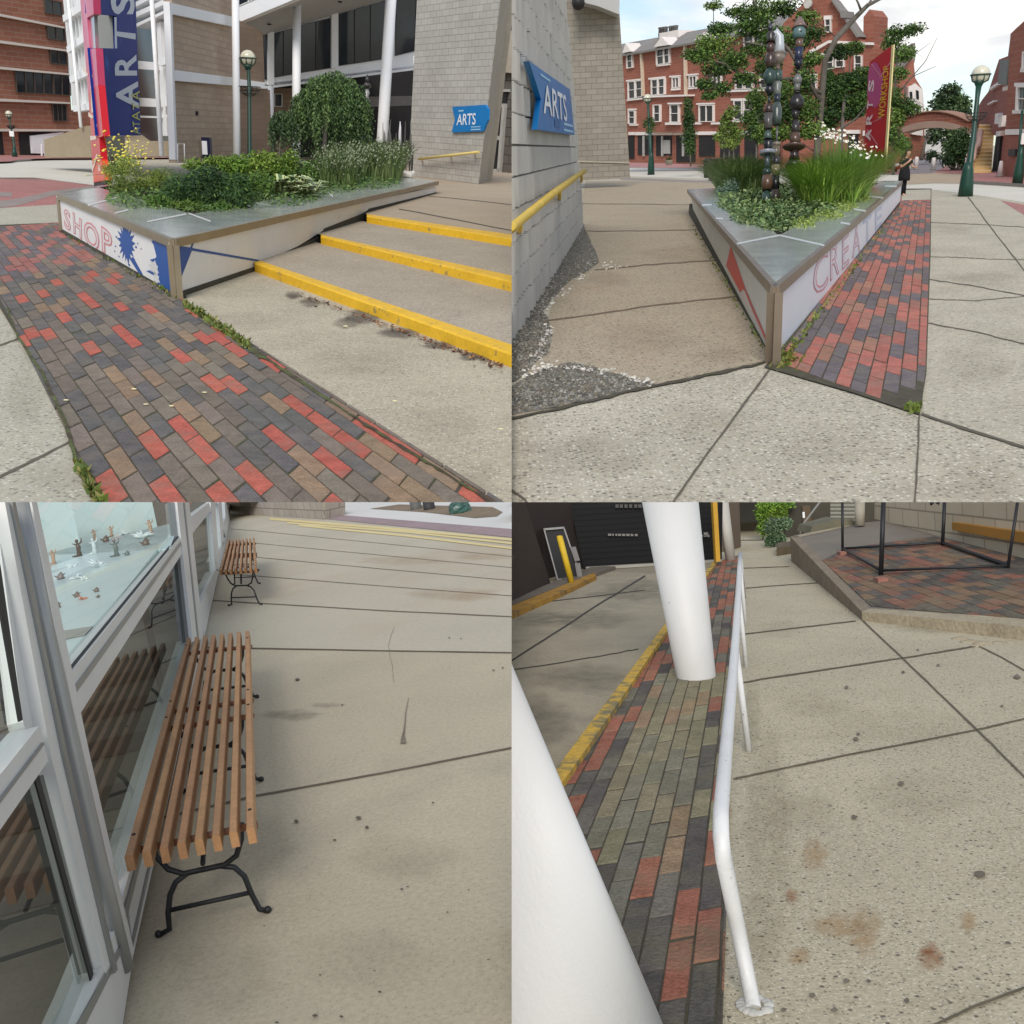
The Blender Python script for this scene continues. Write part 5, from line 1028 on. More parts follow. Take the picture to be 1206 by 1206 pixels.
# ------------------------------------------------------------------ banner
W = Wall(P, P.d(1024, 195, 44), P.d(1052, 195, 42)); t = thing(P, 'banner', 'tall slanted red banner reading ARTS and WORKSHOP at the planter end', 'banner', P.d(1040, 200, 43))
m = MB(); m.onwall(W, [(1024.3, 73), (1050, 54), (1040.5, 199), (1016, 196)], 0, -.12); part(P, 'cloth', m, mat('banner_red', rgb(184, 24, 40), .5, var=.1, vs=.5), t)
m = MB(); m.onwall(W, [(1050, 53.5), (1052.6, 52.4), (1042.6, 200), (1040.5, 200)], .03, -.02); part(P, 'pole', m, flat('cream_pole', 222, 206, 150, .5), t)
m = MB(); pts = [(1033 + 9.5 * math.cos(a) - 3, 100 + 27 * math.sin(a)) for a in [i * math.pi / 8 for i in range(16)]]; pts = [(max(x, 1023.2 - (y - 73) * .05), y) for x, y in pts]; flatpoly(m, W, pts, .012, rgb(178, 66, 120))
for q in ([(1026, 76), (1027, 75), (1040, 92), (1039.4, 93)], [(1048, 73), (1049, 74), (1036, 92), (1035.4, 91)], [(1026, 145), (1027, 144), (1038, 138), (1038, 139.5)], [(1022, 152), (1034, 170), (1033, 171), (1021, 154)]): flatpoly(m, W, q, .016, rgb(206, 120, 136))
part(P, 'printed_disc', m, m_print, t)
m = MB(); yb = rgb(216, 164, 44)
text_on(m, W, 'WORKSHOP', [(1042.5, 139.5), (1049.6, 78), (1042.2, 79.5), (1034.4, 137)][0:0] or [(1042, 138.5), (1047.2, 76.5), (1040.6, 78), (1033.6, 139.5)], .03, 0, yb, .012); part(P, 'workshop_lettering', m, m_print, t)
m = MB(); wl = rgb(226, 196, 200)
for t_, a, c_ in (('A', 166, 152), ('R', 147, 134), ('T', 128, 119), ('S', 108, 94)): text_on(m, W, t_, [(1029.5 - (a - 94) * .06, a), (1030 - (c_ - 94) * .06, c_), (1023.4 - (c_ - 94) * .06, c_), (1022.8 - (a - 94) * .06, a)], .03, 0, wl, .03)
part(P, 'arts_lettering', m, m_print, t)

# ------------------------------------------------------------------ left block walls, sign, handrail
w0, w1 = P.g(596, 403), P.g(685.5, 264); W = Wall(P, w0, w1)
bd = thing(P, 'block_wall', 'fluted grey block wall leaning beside the crumbling ramp with the big ARTS sign', 'wall', w1)
m = MB(); m.onwall(W, [(520, -40), (660.5, -40), (685.5, 265), (520, 540)], 0, -.6); pz = W.at(685.5, 265); pz1 = W.at(660.5, -40); sa, sb = (pz - W.p0).dot(W.t), (pz1 - W.p0).dot(W.t)
rb = MB(); ribs(rb, W, -6, lambda z: sa + (sb - sa) * (z - pz.z) / (pz1.z - pz.z) - .3, 18, .5, .16, .56, .022); part(P, 'block_ribs', rb, mat('rib_block', rgb(178, 175, 168), .9, var=.1, vs=.3), bd)
part(P, 'block_face', m, brickmat('fluted_block', rgb(186, 184, 178), rgb(176, 174, 168), rgb(120, 118, 113), 1.25, .56, .022, var=.1, vs=.3), bd)
arts_sign(P, W, [(623.2, 72), (671.4, 105.5), (676.8, 158.8), (632.8, 152.4), (637.2, 116.5)], [(640.4, 133.5), (668.2, 143.5), (666.5, 112.5), (639.4, 97.5)], .32, 'large blue arrow shaped sign reading ARTS on the fluted wall by the ramp', [([(636, 86), (648, 94), (648.4, 97), (636.6, 89)], lt), ([(653.5, 140), (660, 141.5), (660, 151), (653.5, 149)], lt2), ([(664, 144), (675, 147.5), (675, 150), (664, 147)], lt), ([(664, 151.5), (675, 154), (675, 156.4), (664, 154)], lt)])
hr = thing(P, 'handrail', 'yellow handrail sloping up the fluted wall above the ramp', 'handrail', W.at(645, 236, .3)); m = MB(); rl = .5
m.tube([W.at(590, 277, rl), W.at(603.5, 267.5, rl), W.at(650, 229, rl), W.at(688, 201.5, rl)], [.075, .075, .085, .09], 10); part(P, 'rail', m, flat('rail_gold', 212, 178, 66, .6, stain=(rgb(160, 130, 60), 2, .6, .8)), hr)
for (x, y) in ((612, 264), (659, 226), (685, 205)): m = MB(); m.tube([W.at(x, y - 1, rl), W.at(x, y + 7, rl * .7), W.at(x, y + 9, .0)], .05, 6); part(P, 'bracket', m, MATS['rail_gold'], hr)
W = Wall(P, P.d(655, 212, 92), P.d(742, 209.5, 92)); bd = thing(P, 'block_tower', 'tall grey block stair tower standing behind the fluted wall', 'building', W.at(742, 209.5))
m = MB(); m.onwall(W, [(640, -40), (726, -40), (742.2, 209.7), (640, 215)], 0, -.6); part(P, 'block_face', m, brickmat('tower_block', rgb(150, 144, 132), rgb(138, 132, 121), rgb(116, 110, 101), .95, .46, .022, var=.12, vs=.15, off=.5), bd)
m = MB(); m.onwall(W, [(650, 188.5), (741, 191), (741, 192.5), (650, 190)], .1, 0); part(P, 'ledge', m, m_cedge, bd)
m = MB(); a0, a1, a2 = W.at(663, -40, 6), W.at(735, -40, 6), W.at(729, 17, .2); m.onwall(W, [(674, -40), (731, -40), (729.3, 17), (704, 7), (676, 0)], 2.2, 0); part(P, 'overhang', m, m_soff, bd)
m = MB(); p = W.at(681, 3, 2.4); m.ball(p, .55, 10, 6, 0, None, (1, 1, 1.1)); part(P, 'wall_lamp', m, m_black, bd)

# ------------------------------------------------------------------ street lamps
lamp(P, (1136.8, 231.5), 0, [(1136.8, 231.5), (1141, 200), (1146.5, 160), (1151, 115), (1153, 98)], [5, 4, 3, 2.6, 3.6], (1155, 88), 10.5, 'near dark green globe lamp tilted as in the image beside the brick path', (1150, 133, 12), [(8.5, 0), (7.6, 14), (6.2, 30), (4, 38)])  # post follows image pixels, so the lens's convergence is built in as a tilt
tl = lamp(P, (766.8, 206), 0, [(766.8, 206), (766, 170), (764, 135), (763.2, 124), (763, 121)], [2.6, 2, 1.5, 1.3, 2], (762.6, 116), 4.9, 'dark green globe lamp hung with plants before the brick row houses', None, [(4.2, 0), (3.8, 10), (2.9, 20), (2, 26)])
dp = P.depth(P.g(766.8, 206)); m = MB(); leaves(m, P, dp, [(765, 142, 4.5, 7), (760, 146, 3, 6), (769, 146, 3, 7), (765, 154, 4.5, 7)], 900, 2, [rgb(58, 84, 46), rgb(76, 104, 54)], 51); part(P, 'hanging_plant', m, m_leaf, tl)

# ------------------------------------------------------------------ row houses
m_row = brickmat('row_brick', rgb(152, 96, 79), rgb(141, 86, 70), rgb(152, 110, 98), 1.2, .4, .03, var=.1, vs=.06)
m_trim = mat('white_trim', rgb(224, 216, 210), .6, var=.05, vs=.2)
m_slate = mat('slate_roof', rgb(128, 124, 120), .8, var=.12, vs=.3)
W = Wall(P, P.d(742, 191, 150), P.d(935, 195, 122))
bd = thing(P, 'row_house', 'long red brick row house with white trimmed windows across the street', 'building', P.g(840, 194))
m = MB(); m.onwall(W, [(728, 66), (742.6, 62), (772.5, 57), (820, 49.5), (945, 28), (945, 197), (728, 191)], 0, -2); part(P, 'wall', m, m_row, bd)
def Zr(q): return q
a0, a1, b0_, b1_ = W.at(728, 65, .8), W.at(945, 27, .8), W.at(728, 52.5, -3.5), W.at(945, 13, -3.5); m = MB(); m.prism([a0, a1, b1_, b0_], V((0, .1, -.25))); rf = part(P, 'roof', m, m_slate, bd)
m = MB(); m.onwall(W, [(776.5, 39), (783, 38), (783, 46), (776.5, 47)], -2, -5); m.onwall(W, [(785, 37.5), (798.5, 35), (799.2, 44), (785, 46)], -2, -5)
ch = part(P, 'chimney', m, m_trim, rf); m = MB()
for x in (778, 781, 784, 790, 793.5, 796): y = 36.5 - (x - 785) * .12; p = W.at(x, y + 2, -3); m.lathe(p, [(.35, -.4), (.28, .5), (.4, .7), (.2, .8)], 8)
part(P, 'chimney_pot', m, mat('pot_grey', rgb(92, 88, 88), .8), rf)
for q, nx, ny in (([(772.9, 57.8), (780.4, 56.6), (780.6, 74.6), (773.2, 75.6)], 1, 2), ([(781.4, 56.4), (787, 55.6), (787.2, 73.4), (781.6, 74.3)], 1, 2), ([(738, 65), (743.4, 63.8), (743.6, 79), (738.2, 79.8)], 1, 2), ([(739.6, 97), (746.6, 96), (746.8, 115), (739.8, 116)], 1, 2), ([(748.2, 96), (754.8, 95), (755, 113.4), (748.4, 114.4)], 1, 2), ([(767, 94.6), (773.4, 93.8), (773.4, 111), (767, 111.6)], 1, 2), ([(775, 93.6), (781.4, 92.8), (781.4, 110.4), (775, 111)], 1, 2), ([(791.6, 92), (798.4, 91.4), (798.4, 102.4), (791.6, 103)], 2, 1), ([(811.6, 90.4), (819, 89.8), (819, 101.2), (811.6, 101.8)], 2, 1), ([(821.4, 48.6), (829, 47.4), (829, 63), (821.4, 64.2)], 1, 2), ([(831, 47), (837, 46), (837, 62), (831, 63)], 1, 2), ([(876, 41), (886, 39.6), (886, 57), (876, 58)], 1, 2), ([(888, 39.2), (897, 38), (897, 56), (888, 57)], 1, 2), ([(839, 88), (848, 87.4), (848, 100.5), (839, 101)], 2, 1), ([(866, 88), (874, 87.4), (874, 104), (866, 104.4)], 1, 2), ([(876.6, 86), (885, 85.4), (885, 103.6), (876.6, 104)], 1, 2), ([(895, 84), (903, 83.4), (903, 103), (895, 103.4)], 1, 2), ([(823.2, 124.6), (838.8, 124.4), (838.8, 142.6), (823.2, 142.8)], 2, 1), ([(864.2, 119.2), (872.6, 119), (872.6, 140), (864.2, 140.2)], 1, 2), ([(875.8, 118.8), (884.4, 118.6), (884.4, 139.8), (875.8, 140)], 1, 2), ([(740, 131), (746.4, 131), (746.4, 145), (740, 145)], 1, 2)):
    window(P, W, q, bd, nx, ny, m_trim, .35, .8)
Wy = Wall(P, W.at(762, 150, 1.2), W.at(805, 150, 1.2)); m = MB(); m.onwall(Wy, [(763, 114.5), (806, 113), (806, 156), (763, 156)], 0, -1.1); bay = part(P, 'bay', m, m_row, bd)
for q in ([(769.4, 124.2), (776, 124), (776, 142.6), (769.4, 142.8)], [(789.2, 124), (798, 123.8), (798, 143.2), (789.2, 143.4)]): window(P, Wy, q, bd, 1, 2, m_trim, .35, .9)
m = MB(); m.onwall(Wy, [(762, 112.6), (807, 111.4), (807, 113.4), (762, 115)], .4, -1.2)
for q in ([(783, 144.4), (799, 144.4), (799, 147), (783, 147)], [(786, 121), (800, 120.8), (800, 122.6), (786, 122.8)]): m.onwall(Wy, q, .5, 0)
part(P, 'bay_trim', m, m_trim, bd)
m = MB()
for q in ([(737, 94.4), (755.5, 92.4), (755.5, 94), (737, 96)], [(763.5, 91.8), (782, 89.8), (782, 92), (763.5, 94)], [(788, 89.4), (800, 88.4), (800, 90.2), (788, 91.2)], [(790, 104.2), (799.5, 103.6), (799.5, 106), (790, 106.6)], [(808, 87.4), (821, 86.4), (821, 88.4), (808, 89.4)], [(810, 103), (820, 102.4), (820, 104.6), (810, 105.2)], [(738, 117), (756, 115), (756, 117), (738, 119)], [(773, 76.6), (788, 74.6), (788, 76.6), (773, 78.4)], [(820, 121.4), (840, 121), (840, 123), (820, 123.4)], [(837, 144), (852, 143.8), (852, 146.4), (837, 146.6)], [(816, 144), (825, 144), (825, 146.6), (816, 146.6)], [(860.5, 116), (887, 115.6), (887, 118), (860.5, 118.4)], [(862, 141.5), (886, 141), (886, 143.6), (862, 144)], [(855, 106), (900, 104.6), (900, 107.2), (855, 108.6)], [(741, 146), (750, 146), (750, 148), (741, 148)], [(739, 128), (748, 127.8), (748, 129.6), (739, 129.8)], [(740, 155.6), (747, 155.6), (747, 159), (740, 159)], [(748, 155.6), (792, 155.2), (792, 159), (748, 159.2)], [(793, 155.2), (844, 154.8), (844, 158.8), (793, 159)], [(845, 154.8), (882, 154.4), (882, 158.6), (845, 158.8)], [(883, 154.4), (940, 154), (940, 158.4), (883, 158.6)]): m.onwall(W, q, .3, 0)
part(P, 'stone_trim', m, m_trim, bd)
for pts in ([(770, 55.4), (778.6, 43.2), (788, 52.8)], [(733, 62.4), (736.6, 50.6), (743, 60.6)], [(817, 47.4), (829, 38), (840, 44)], [(874, 39), (886, 28), (899, 36)]):
    m = MB(); m.onwall(W, pts, .9, -1.5); part(P, 'dormer_gable', m, m_trim, bd)
m = MB()
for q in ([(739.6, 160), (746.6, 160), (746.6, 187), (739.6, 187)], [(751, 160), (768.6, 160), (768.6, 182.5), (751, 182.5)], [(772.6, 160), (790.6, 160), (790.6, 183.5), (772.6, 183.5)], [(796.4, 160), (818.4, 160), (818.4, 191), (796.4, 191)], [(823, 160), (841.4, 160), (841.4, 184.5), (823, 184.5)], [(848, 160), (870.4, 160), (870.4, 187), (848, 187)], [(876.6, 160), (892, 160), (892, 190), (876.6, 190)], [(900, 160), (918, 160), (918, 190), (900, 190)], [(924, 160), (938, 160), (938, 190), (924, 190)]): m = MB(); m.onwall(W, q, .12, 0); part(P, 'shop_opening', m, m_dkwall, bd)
m = MB()
for x in (756.5, 778.5, 803): m.onwall(W, [(x, 160), (x + 1.6, 160), (x + 1.6, 184), (x, 184)], .3, 0)
m.onwall(W, [(781, 165), (789, 165), (789, 181), (781, 181)], .18, 0); part(P, 'shop_frame', m, mat('pale_shop', rgb(168, 164, 158), .5), bd)
m = MB()
for q in ([(753.2, 60.4), (754.6, 60), (757, 113), (755.6, 113)], [(804.6, 53), (806.4, 52.6), (807.4, 114), (805.6, 114)]): m.onwall(W, q, .4, 0)
part(P, 'downpipe', m, mat('cream_pipe', rgb(206, 188, 166), .5), bd)
m = MB(); m.onwall(W, [(742, 61.4), (945, 27), (945, 29.4), (742, 63.4)], .5, 0); part(P, 'gutter', m, m_slate, bd)

# gabled brick house behind the tree
W = Wall(P, P.d(925, 193, 112), P.d(1052, 193, 104)); bd = thing(P, 'gabled_house', 'tall gabled red brick house with a round gable window behind the garden tree', 'building', P.g(1000, 197))
m = MB(); m.onwall(W, [(922, 28), (944, 6), (958, -16), (968, -30), (978, 0), (990, 14), (1010, 43), (1016, 49), (1046, 58), (1052, 193), (922, 196)], 0, -2); part(P, 'wall', m, m_row, bd)
m = MB(); m.onwall(W, [(1016.5, 50), (1017, 20), (1024, 11), (1030, 19), (1029, 54)], -1, -4); part(P, 'chimney', m, m_row, bd)
m = MB(); m.onwall(W, [(977, -2), (981, 0), (1012, 43), (1008.6, 44)], .6, -1); m.onwall(W, [(989, 12), (996, 13), (996.5, 21), (990, 21)], .8, -1); part(P, 'gable_coping', m, m_slate, bd)
m = MB()
for q in ([(952, 60), (976, 47.5), (976, 50.5), (953, 64)], [(976, 47.5), (1028, 50), (1028, 53), (976, 50.5)], [(970, 18.5), (979, 18), (979, 23), (970, 23.5)], [(966, 63), (992, 58), (992, 62), (966, 67)], [(996, 153), (1012, 153), (1012, 157.5), (996, 157.5)], [(1016, 154), (1020, 154), (1020, 160), (1016, 160)]): m.onwall(W, q, .3, 0)
part(P, 'stone_trim', m, m_trim, bd)
for q in ([(971.8, 23), (977, 22.4), (977.2, 37), (972, 37.4)], [(984, 65), (992.6, 64), (992.6, 78), (984, 78.6)], [(1006.6, 66), (1013.6, 66), (1013.6, 84), (1006.6, 84)], [(972, 67), (980, 66), (980, 80), (972, 81)], [(955, 88), (960, 87.6), (960, 106), (955, 106.4)]): window(P, W, q, bd, 1, 2, m_trim, .35, 1)
m = MB(); c_ = W.at(953.5, 5, .2); m.tube([c_, c_ + W.n * .5], 4.6 * 108 / F, 18); part(P, 'round_window', m, mat('pale_round', rgb(190, 186, 178), .4), bd)
m = MB(); m.onwall(W, [(999, 157.5), (1010, 157.5), (1010, 192), (999, 192)], .2, 0); part(P, 'doorway', m, m_dkwall, bd)
W = Wall(P, P.d(1050, 190, 150), P.d(1090, 190, 150)); bd = thing(P, 'brick_house', 'narrow red brick house with a white bay left of the arch', 'building', P.g(1070, 192))
m = MB(); m.onwall(W, [(1046, 116), (1054, 102), (1064, 88), (1076, 70), (1078, 92), (1087, 106), (1090, 192), (1046, 192)], 0, -2); part(P, 'wall', m, m_row, bd)
m = MB(); m.onwall(W, [(1070, 102), (1076, 100), (1078, 98), (1087, 106), (1087, 160), (1074, 158), (1070, 130)], .8, 0); part(P, 'white_bay', m, m_trim, bd)
m = MB(); m.onwall(W, [(1071.5, 108), (1074.4, 108), (1074.8, 116), (1072, 116)], .95, .7); m.onwall(W, [(1079, 106), (1082, 107), (1082.4, 117), (1079.4, 116)], .95, .7); part(P, 'bay_pane', m, m_gwin, bd)
m = MB(); m.onwall(W, [(1050, 70), (1074, 52), (1078, 50), (1078, 70), (1074, 84), (1052, 104)], -2.5, -4); part(P, 'roof', m, m_slate, bd)
W = Wall(P, P.d(1060, 190, 190), P.d(1120, 190, 190)); b = MB(); b.onwall(W, [(1066, 150), (1072, 142), (1084, 140), (1092, 148), (1110, 152), (1110, 190), (1066, 190)], 0, -2); single(P, 'pale_house', b, mat('pale_siding', rgb(186, 184, 182), .8, var=.12, vs=.2), 'pale grey house seen far off through the brick arch', 'building')

# arch bridge
W = Wall(P, P.d(1062, 190, 118), P.d(1140, 190, 112)); t = thing(P, 'arch_bridge', 'brick footbridge arch spanning the lane between the houses', 'bridge', P.g(1100, 192))
xo = [1060 + i * 80 / 14 for i in range(15)]
def yo(x, pk, sg): u_ = (x - 1099) / 40; return pk + sg * u_ * u_
m = MB(); m.onwall(W, [(x, yo(x, 131.5, 11)) for x in xo] + [(x, yo(x, 142.5, 9)) for x in xo[::-1]], 0, -2.2); part(P, 'parapet', m, brickmat('arch_brick', rgb(140, 92, 76), rgb(128, 82, 68), rgb(156, 112, 96), 1, .35, .03), t)
m = MB(); m.onwall(W, [(x, yo(x, 142.5, 9)) for x in xo] + [(x, yo(x, 150.5, 7)) for x in xo[::-1]], .15, -2.3); part(P, 'arch_ring', m, mat('arch_stone', rgb(160, 138, 124), .85, var=.08, vs=.5), t)
m = MB(); m.onwall(W, [(x, yo(x, 130.3, 11)) for x in xo] + [(x, yo(x, 131.6, 11)) for x in xo[::-1]], .25, -2.4); part(P, 'coping', m, mat('arch_coping', rgb(156, 122, 104), .8), t)
# right brick house with side stairs
W = Wall(P, P.d(1185, 209, 78), P.d(1260, 212, 66)); Ws = Wall(P, P.d(1187, 209, 79), P.d(1152, 196, 118))
bd = thing(P, 'corner_house', 'red brick corner house with white lintels and a bricked doorway at the right', 'building', P.g(1190, 209))
m = MB(); m.onwall(W, [(1190, 40), (1196, 34), (1220, 12), (1290, -10), (1290, 225), (1181.5, 209)], 0, -.4); part(P, 'wall', m, m_row, bd)
m = MB(); m.onwall(Ws, [(1190.5, 40), (1187, 66), (1176.5, 70), (1164, 108), (1157, 117), (1155, 120), (1150, 130), (1150, 150), (1173, 160), (1172, 206), (1182, 209)], 0, -.4); part(P, 'side_wall', m, brickmat('row_brick_side', rgb(148, 92, 80), rgb(138, 82, 71), rgb(146, 106, 94), 1.2, .4, .03, var=.1, vs=.06), bd)
m = MB(); m.onwall(Ws, [(1177.6, 71), (1187.6, 70), (1184, 100), (1175, 99)], .8, .1); part(P, 'side_roof', m, mat('grey_slate', rgb(112, 116, 112), .8, var=.1, vs=.3), bd)
m = MB()
for q in ([(1183.6, 152.4), (1206, 152), (1290, 151), (1290, 158), (1206, 158.6), (1183.4, 158.8)], [(1194.6, 97.6), (1290, 96), (1290, 101), (1194.4, 102)], [(1192, 129.8), (1290, 129.4), (1290, 133.4), (1192, 133.8)], [(1202, 80), (1290, 78), (1290, 84), (1201, 85)]): m.onwall(W, q, .3, 0)
for q in ([(1181, 103), (1188, 100), (1188, 104), (1180.6, 107.5)], [(1183, 92), (1190, 86), (1190, 90), (1183, 96)], [(1166, 103), (1175, 96.5), (1175, 100), (1165, 107)], [(1173, 155), (1179, 154), (1178, 160), (1172.6, 161)], [(1163, 122), (1170, 118), (1170, 120), (1163, 124)], [(1172, 134), (1176, 133), (1175.6, 146), (1171, 146)], [(1177, 138), (1180.6, 136), (1179, 149), (1175.6, 150)]): m.onwall(Ws, q, .35, 0)
part(P, 'stone_trim', m, m_trim, bd)
window(P, W, [(1198, 103), (1260, 102), (1260, 129), (1196.8, 129.4)], bd, 4, 2, m_trim, .35, 1.6, mg=mat('green_glass', rgb(74, 92, 92), .1, var=.2, vs=.3))
window(P, W, [(1205, 62), (1260, 58), (1260, 78), (1204, 80)], bd, 3, 1, m_trim, .35, 1.4)
m = MB(); m.onwall(W, [(1187.6, 159.4), (1203.6, 159.2), (1204, 210.5), (1184.6, 209)], .12, 0); part(P, 'blocked_doorway', m, mat('blocked_brick', rgb(150, 94, 80), .85, var=.12, vs=.3), bd)
m = MB(); m.onwall(W, [(1187.4, 176), (1195.4, 175.8), (1194.8, 184), (1187, 184)], .3, .1); part(P, 'plaque', m, m_black, bd)
m = MB(); m.onwall(Ws, [(1173, 160), (1178.4, 158), (1174, 206), (1168, 204)], .2, 0); part(P, 'side_opening', m, m_dkwall, bd)
# yellow stairs
t = thing(P, 'outdoor_stairs', 'steep flight of yellow steps climbing beside the corner house', 'stairs', P.g(1156, 204)); n = 13; m = MB(); d0, d1 = P.depth(P.g(1156, 204)), 104
for i in range(n):
    t0, t1 = i / n, (i + 1) / n; dA, dB = d0 + (d1 - d0) * t0, d0 + (d1 - d0) * t1
    xl0, xr0, y0 = 1144 + 9.5 * t0, 1167.5 + 4 * t0, 203.8 - 57.5 * t0; xl1, xr1, y1 = 1144 + 9.5 * t1, 1167.5 + 4 * t1, 203.8 - 57.5 * t1; ym = y0 - (y0 - y1) * .62
    a, b_, c_, e_ = P.d(xl0, y0, dA), P.d(xr0, y0, dA), P.d(xr0, ym, dA), P.d(xl0, ym, dA); f_, h_ = P.d(xr1, y1, dB), P.d(xl1, y1, dB)
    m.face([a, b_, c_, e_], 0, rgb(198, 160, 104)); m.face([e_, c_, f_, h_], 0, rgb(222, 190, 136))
part(P, 'step', m, m_attr, t)
Wp = Wall(P, P.d(1144, 204, d0 - 1), P.d(1153, 150, d1)); m = MB()
pw = [(1144.6, 186), (1147, 176), (1150, 174), (1154, 156), (1155.5, 157), (1155, 178), (1149, 190), (1144.5, 205)]; m.prism([P.d(x, y, d0 + (d1 - d0) * max(0, min(1, (204 - y) / 60))) for x, y in pw], V((-.5, 0, 0))); part(P, 'parapet', m, m_row, t)
m = MB(); m.tube([P.d(1145, 186, d0), P.d(1147.4, 176, d0 + 4), P.d(1152, 173, d0 + 5), P.d(1155, 155, d1 - 6)], .28, 6); part(P, 'coping', m, mat('pink_coping', rgb(206, 168, 150), .7), t)
# bollards
def bollard(base, ytop, w0, w1, label):
    bp = P.g(*base); k = P.k(bp); h = (base[1] - ytop) / k; t = thing(P, 'bollard', label, 'bollard', bp, 'white bollards across the lane'); m = MB(); m.lathe(bp, [(w0 / k, 0), (w0 / k, h * .14)], 12); part(P, 'foot', m, m_gpave, t)
    m = MB(); m.lathe(bp, [(w0 * .86 / k, h * .14), (w1 / k, h * .94), (w1 * .7 / k, h)], 12); part(P, 'shaft', m, mat('bollard_white', rgb(216, 208, 204), .6, var=.06), t)
bollard((1078.6, 199.8), 185.5, 3, 2.1, 'white bollard nearest the person in black'); bollard((1098.6, 200.4), 186.4, 3, 2.1, 'white bollard standing alone midway across the lane mouth'); bollard((1121.6, 200.6), 186, 2.9, 2.2, 'white bollard against the hedge left of the lamp post'); bollard((1137.5, 201), 186, 2.6, 2, 'white bollard half hidden behind the lamp post'); bollard((1177.4, 208.4), 190.4, 4, 2, 'tapered white bollard in front of the corner house')
# sign post at the right edge
bp = P.g(1198, 217.5); dp = P.depth(bp); k = F / dp; t = thing(P, 'sign_post', 'green post with a small white sign at the right edge', 'sign post', bp); m = MB(); m.lathe(bp, [(6 / k, 0), (5.4 / k, 14 / k), (3.4 / k, 32 / k), (2 / k, 44 / k)], 12); part(P, 'base', m, m_green, t)
m = MB(); m.tube([P.d(1200, 180, dp), P.d(1204, 130, dp)], 1.6 / k, 8); part(P, 'post', m, m_green, t)
m = MB(); m.box(P.d(1202.5, 170, dp - 1), V((9 / k, 0, 0)), V((0, .1, 0)), V((0, 0, 12 / k))); part(P, 'sign_plate', m, m_trim, t)

# ------------------------------------------------------------------ trees
tgs = [rgb(74, 102, 48), rgb(92, 120, 56), rgb(58, 84, 42), rgb(114, 138, 66)]
def tree(P, name, label, base, zb, clumps, n, size, cols, seed, limbs, group=None, depth=None, asp=.55):
    bp = P.g(*base, zb); dp = depth or P.depth(bp); bp = P.d(base[0], base[1] + 1, dp) if depth else bp; t = thing(P, name, label, 'tree', bp, group); m = MB(); leaves(m, P, dp, clumps, n, size, cols, seed, asp, .2, .5); part(P, 'crown', m, m_leaf, t)
    m = MB()
    for pts, rads in limbs:
        jj = [P.d(x, y, dp + (R.uniform(-.6, .6) if i else 0)) for i, (x, y) in enumerate(pts)]; m.tube(jj, [r_ * dp / F for r_ in rads], 8)
    joints = [P.d(x, y, dp) for pts, rads in limbs for x, y in pts[1:]]; rr = random.Random(seed + 500)
    for c in clumps:      # branches and twigs into every clump
        q = P.d(c[0], c[1], dp); j = min(joints, key=lambda v: (v - q).length); mid = j.lerp(q, .5) + V((rr.uniform(-1, 1), rr.uniform(-1, 1), rr.uniform(-.5, 1.5))) * (q - j).length * .12; w0 = .8 * dp / F
        m.tube([j, mid, q], [w0, w0 * .7, w0 * .4], 5)
        for _ in range(7):
            e = q + V((rr.gauss(0, c[2] * .6), rr.gauss(0, c[2] * .4), rr.gauss(0, c[3] * .6))) * (dp / F); a = mid.lerp(q, rr.random()); m.tube([a, a.lerp(e, .5) + V((0, 0, .3)), e], [w0 * .4, w0 * .28, w0 * .12], 4)
    part(P, 'trunk', m, m_bark, t); return t
cl = [(826, 66, 20, 10), (815, 64, 12, 7), (838, 52, 24, 12), (848, 34, 18, 9), (862, 72, 24, 12), (846, 82, 22, 9), (830, 100, 14, 8), (836, 112, 12, 6), (852, 104, 12, 8), (876, 92, 18, 8), (884, 30, 24, 14), (872, 14, 22, 8), (840, 6, 12, 5), (898, 14, 22, 14), (910, 46, 20, 16), (924, 10, 18, 12), (938, 46, 18, 14), (954, 40, 20, 12), (950, 20, 16, 10), (890, 58, 18, 9), (904, 78, 18, 12), (890, 118, 14, 14), (920, 108, 20, 16), (882, 140, 12, 10), (945, 96, 16, 22), (955, 70, 16, 9), (926, 134, 20, 16), (950, 130, 18, 20), (898, 156, 14, 12), (955, 154, 20, 12), (922, 156, 20, 10)]
tree(P, 'garden_tree', 'broad leafy tree behind the pottery totems reaching to the top of the photo', (955, 226), ZS, cl, 26000, 3.7, tgs, 61, [([(958, 228), (962, 180), (968, 110), (972, 70), (985, 45), (1008, 20), (1022, 6), (1042, -4)], [4.5, 4.2, 4, 3.6, 3.4, 3, 2.4, 1.4]), ([(1014, 12), (1010, 2), (1004, -8)], [1.6, 1.2, .8]), ([(1022, 7), (1030, -8)], [1.4, .8]), ([(968, 110), (930, 92), (890, 98), (850, 74), (822, 68)], [2.4, 1.8, 1.6, 1.2, .6]), ([(966, 120), (930, 60), (900, 24), (884, -6)], [2.2, 1.8, 1.5, 1]), ([(930, 60), (880, 50), (840, 50)], [1.4, 1, .6]), ([(962, 170), (985, 155), (1008, 140), (1022, 122)], [2, 1.5, 1.2, .6])])
cl = [(1000, 98, 24, 14), (985, 112, 18, 20), (1010, 118, 20, 14), (998, 132, 22, 10), (975, 140, 14, 14), (1022, 105, 10, 14), (1018, 86, 14, 8), (985, 60, 16, 9), (1005, 56, 16, 7), (975, 95, 10, 14)]
tree(P, 'maple_tree', 'dense darker green tree crown directly left of the red banner', (990, 222), ZS, cl, 13000, 3.8, [rgb(54, 82, 38), rgb(44, 68, 34), rgb(70, 98, 44), rgb(92, 116, 52)], 62, [([(988, 224), (990, 170), (994, 120), (1000, 95)], [3, 2.6, 2, 1])], depth=P.depth(P.g(955, 226, ZS)) + 6)
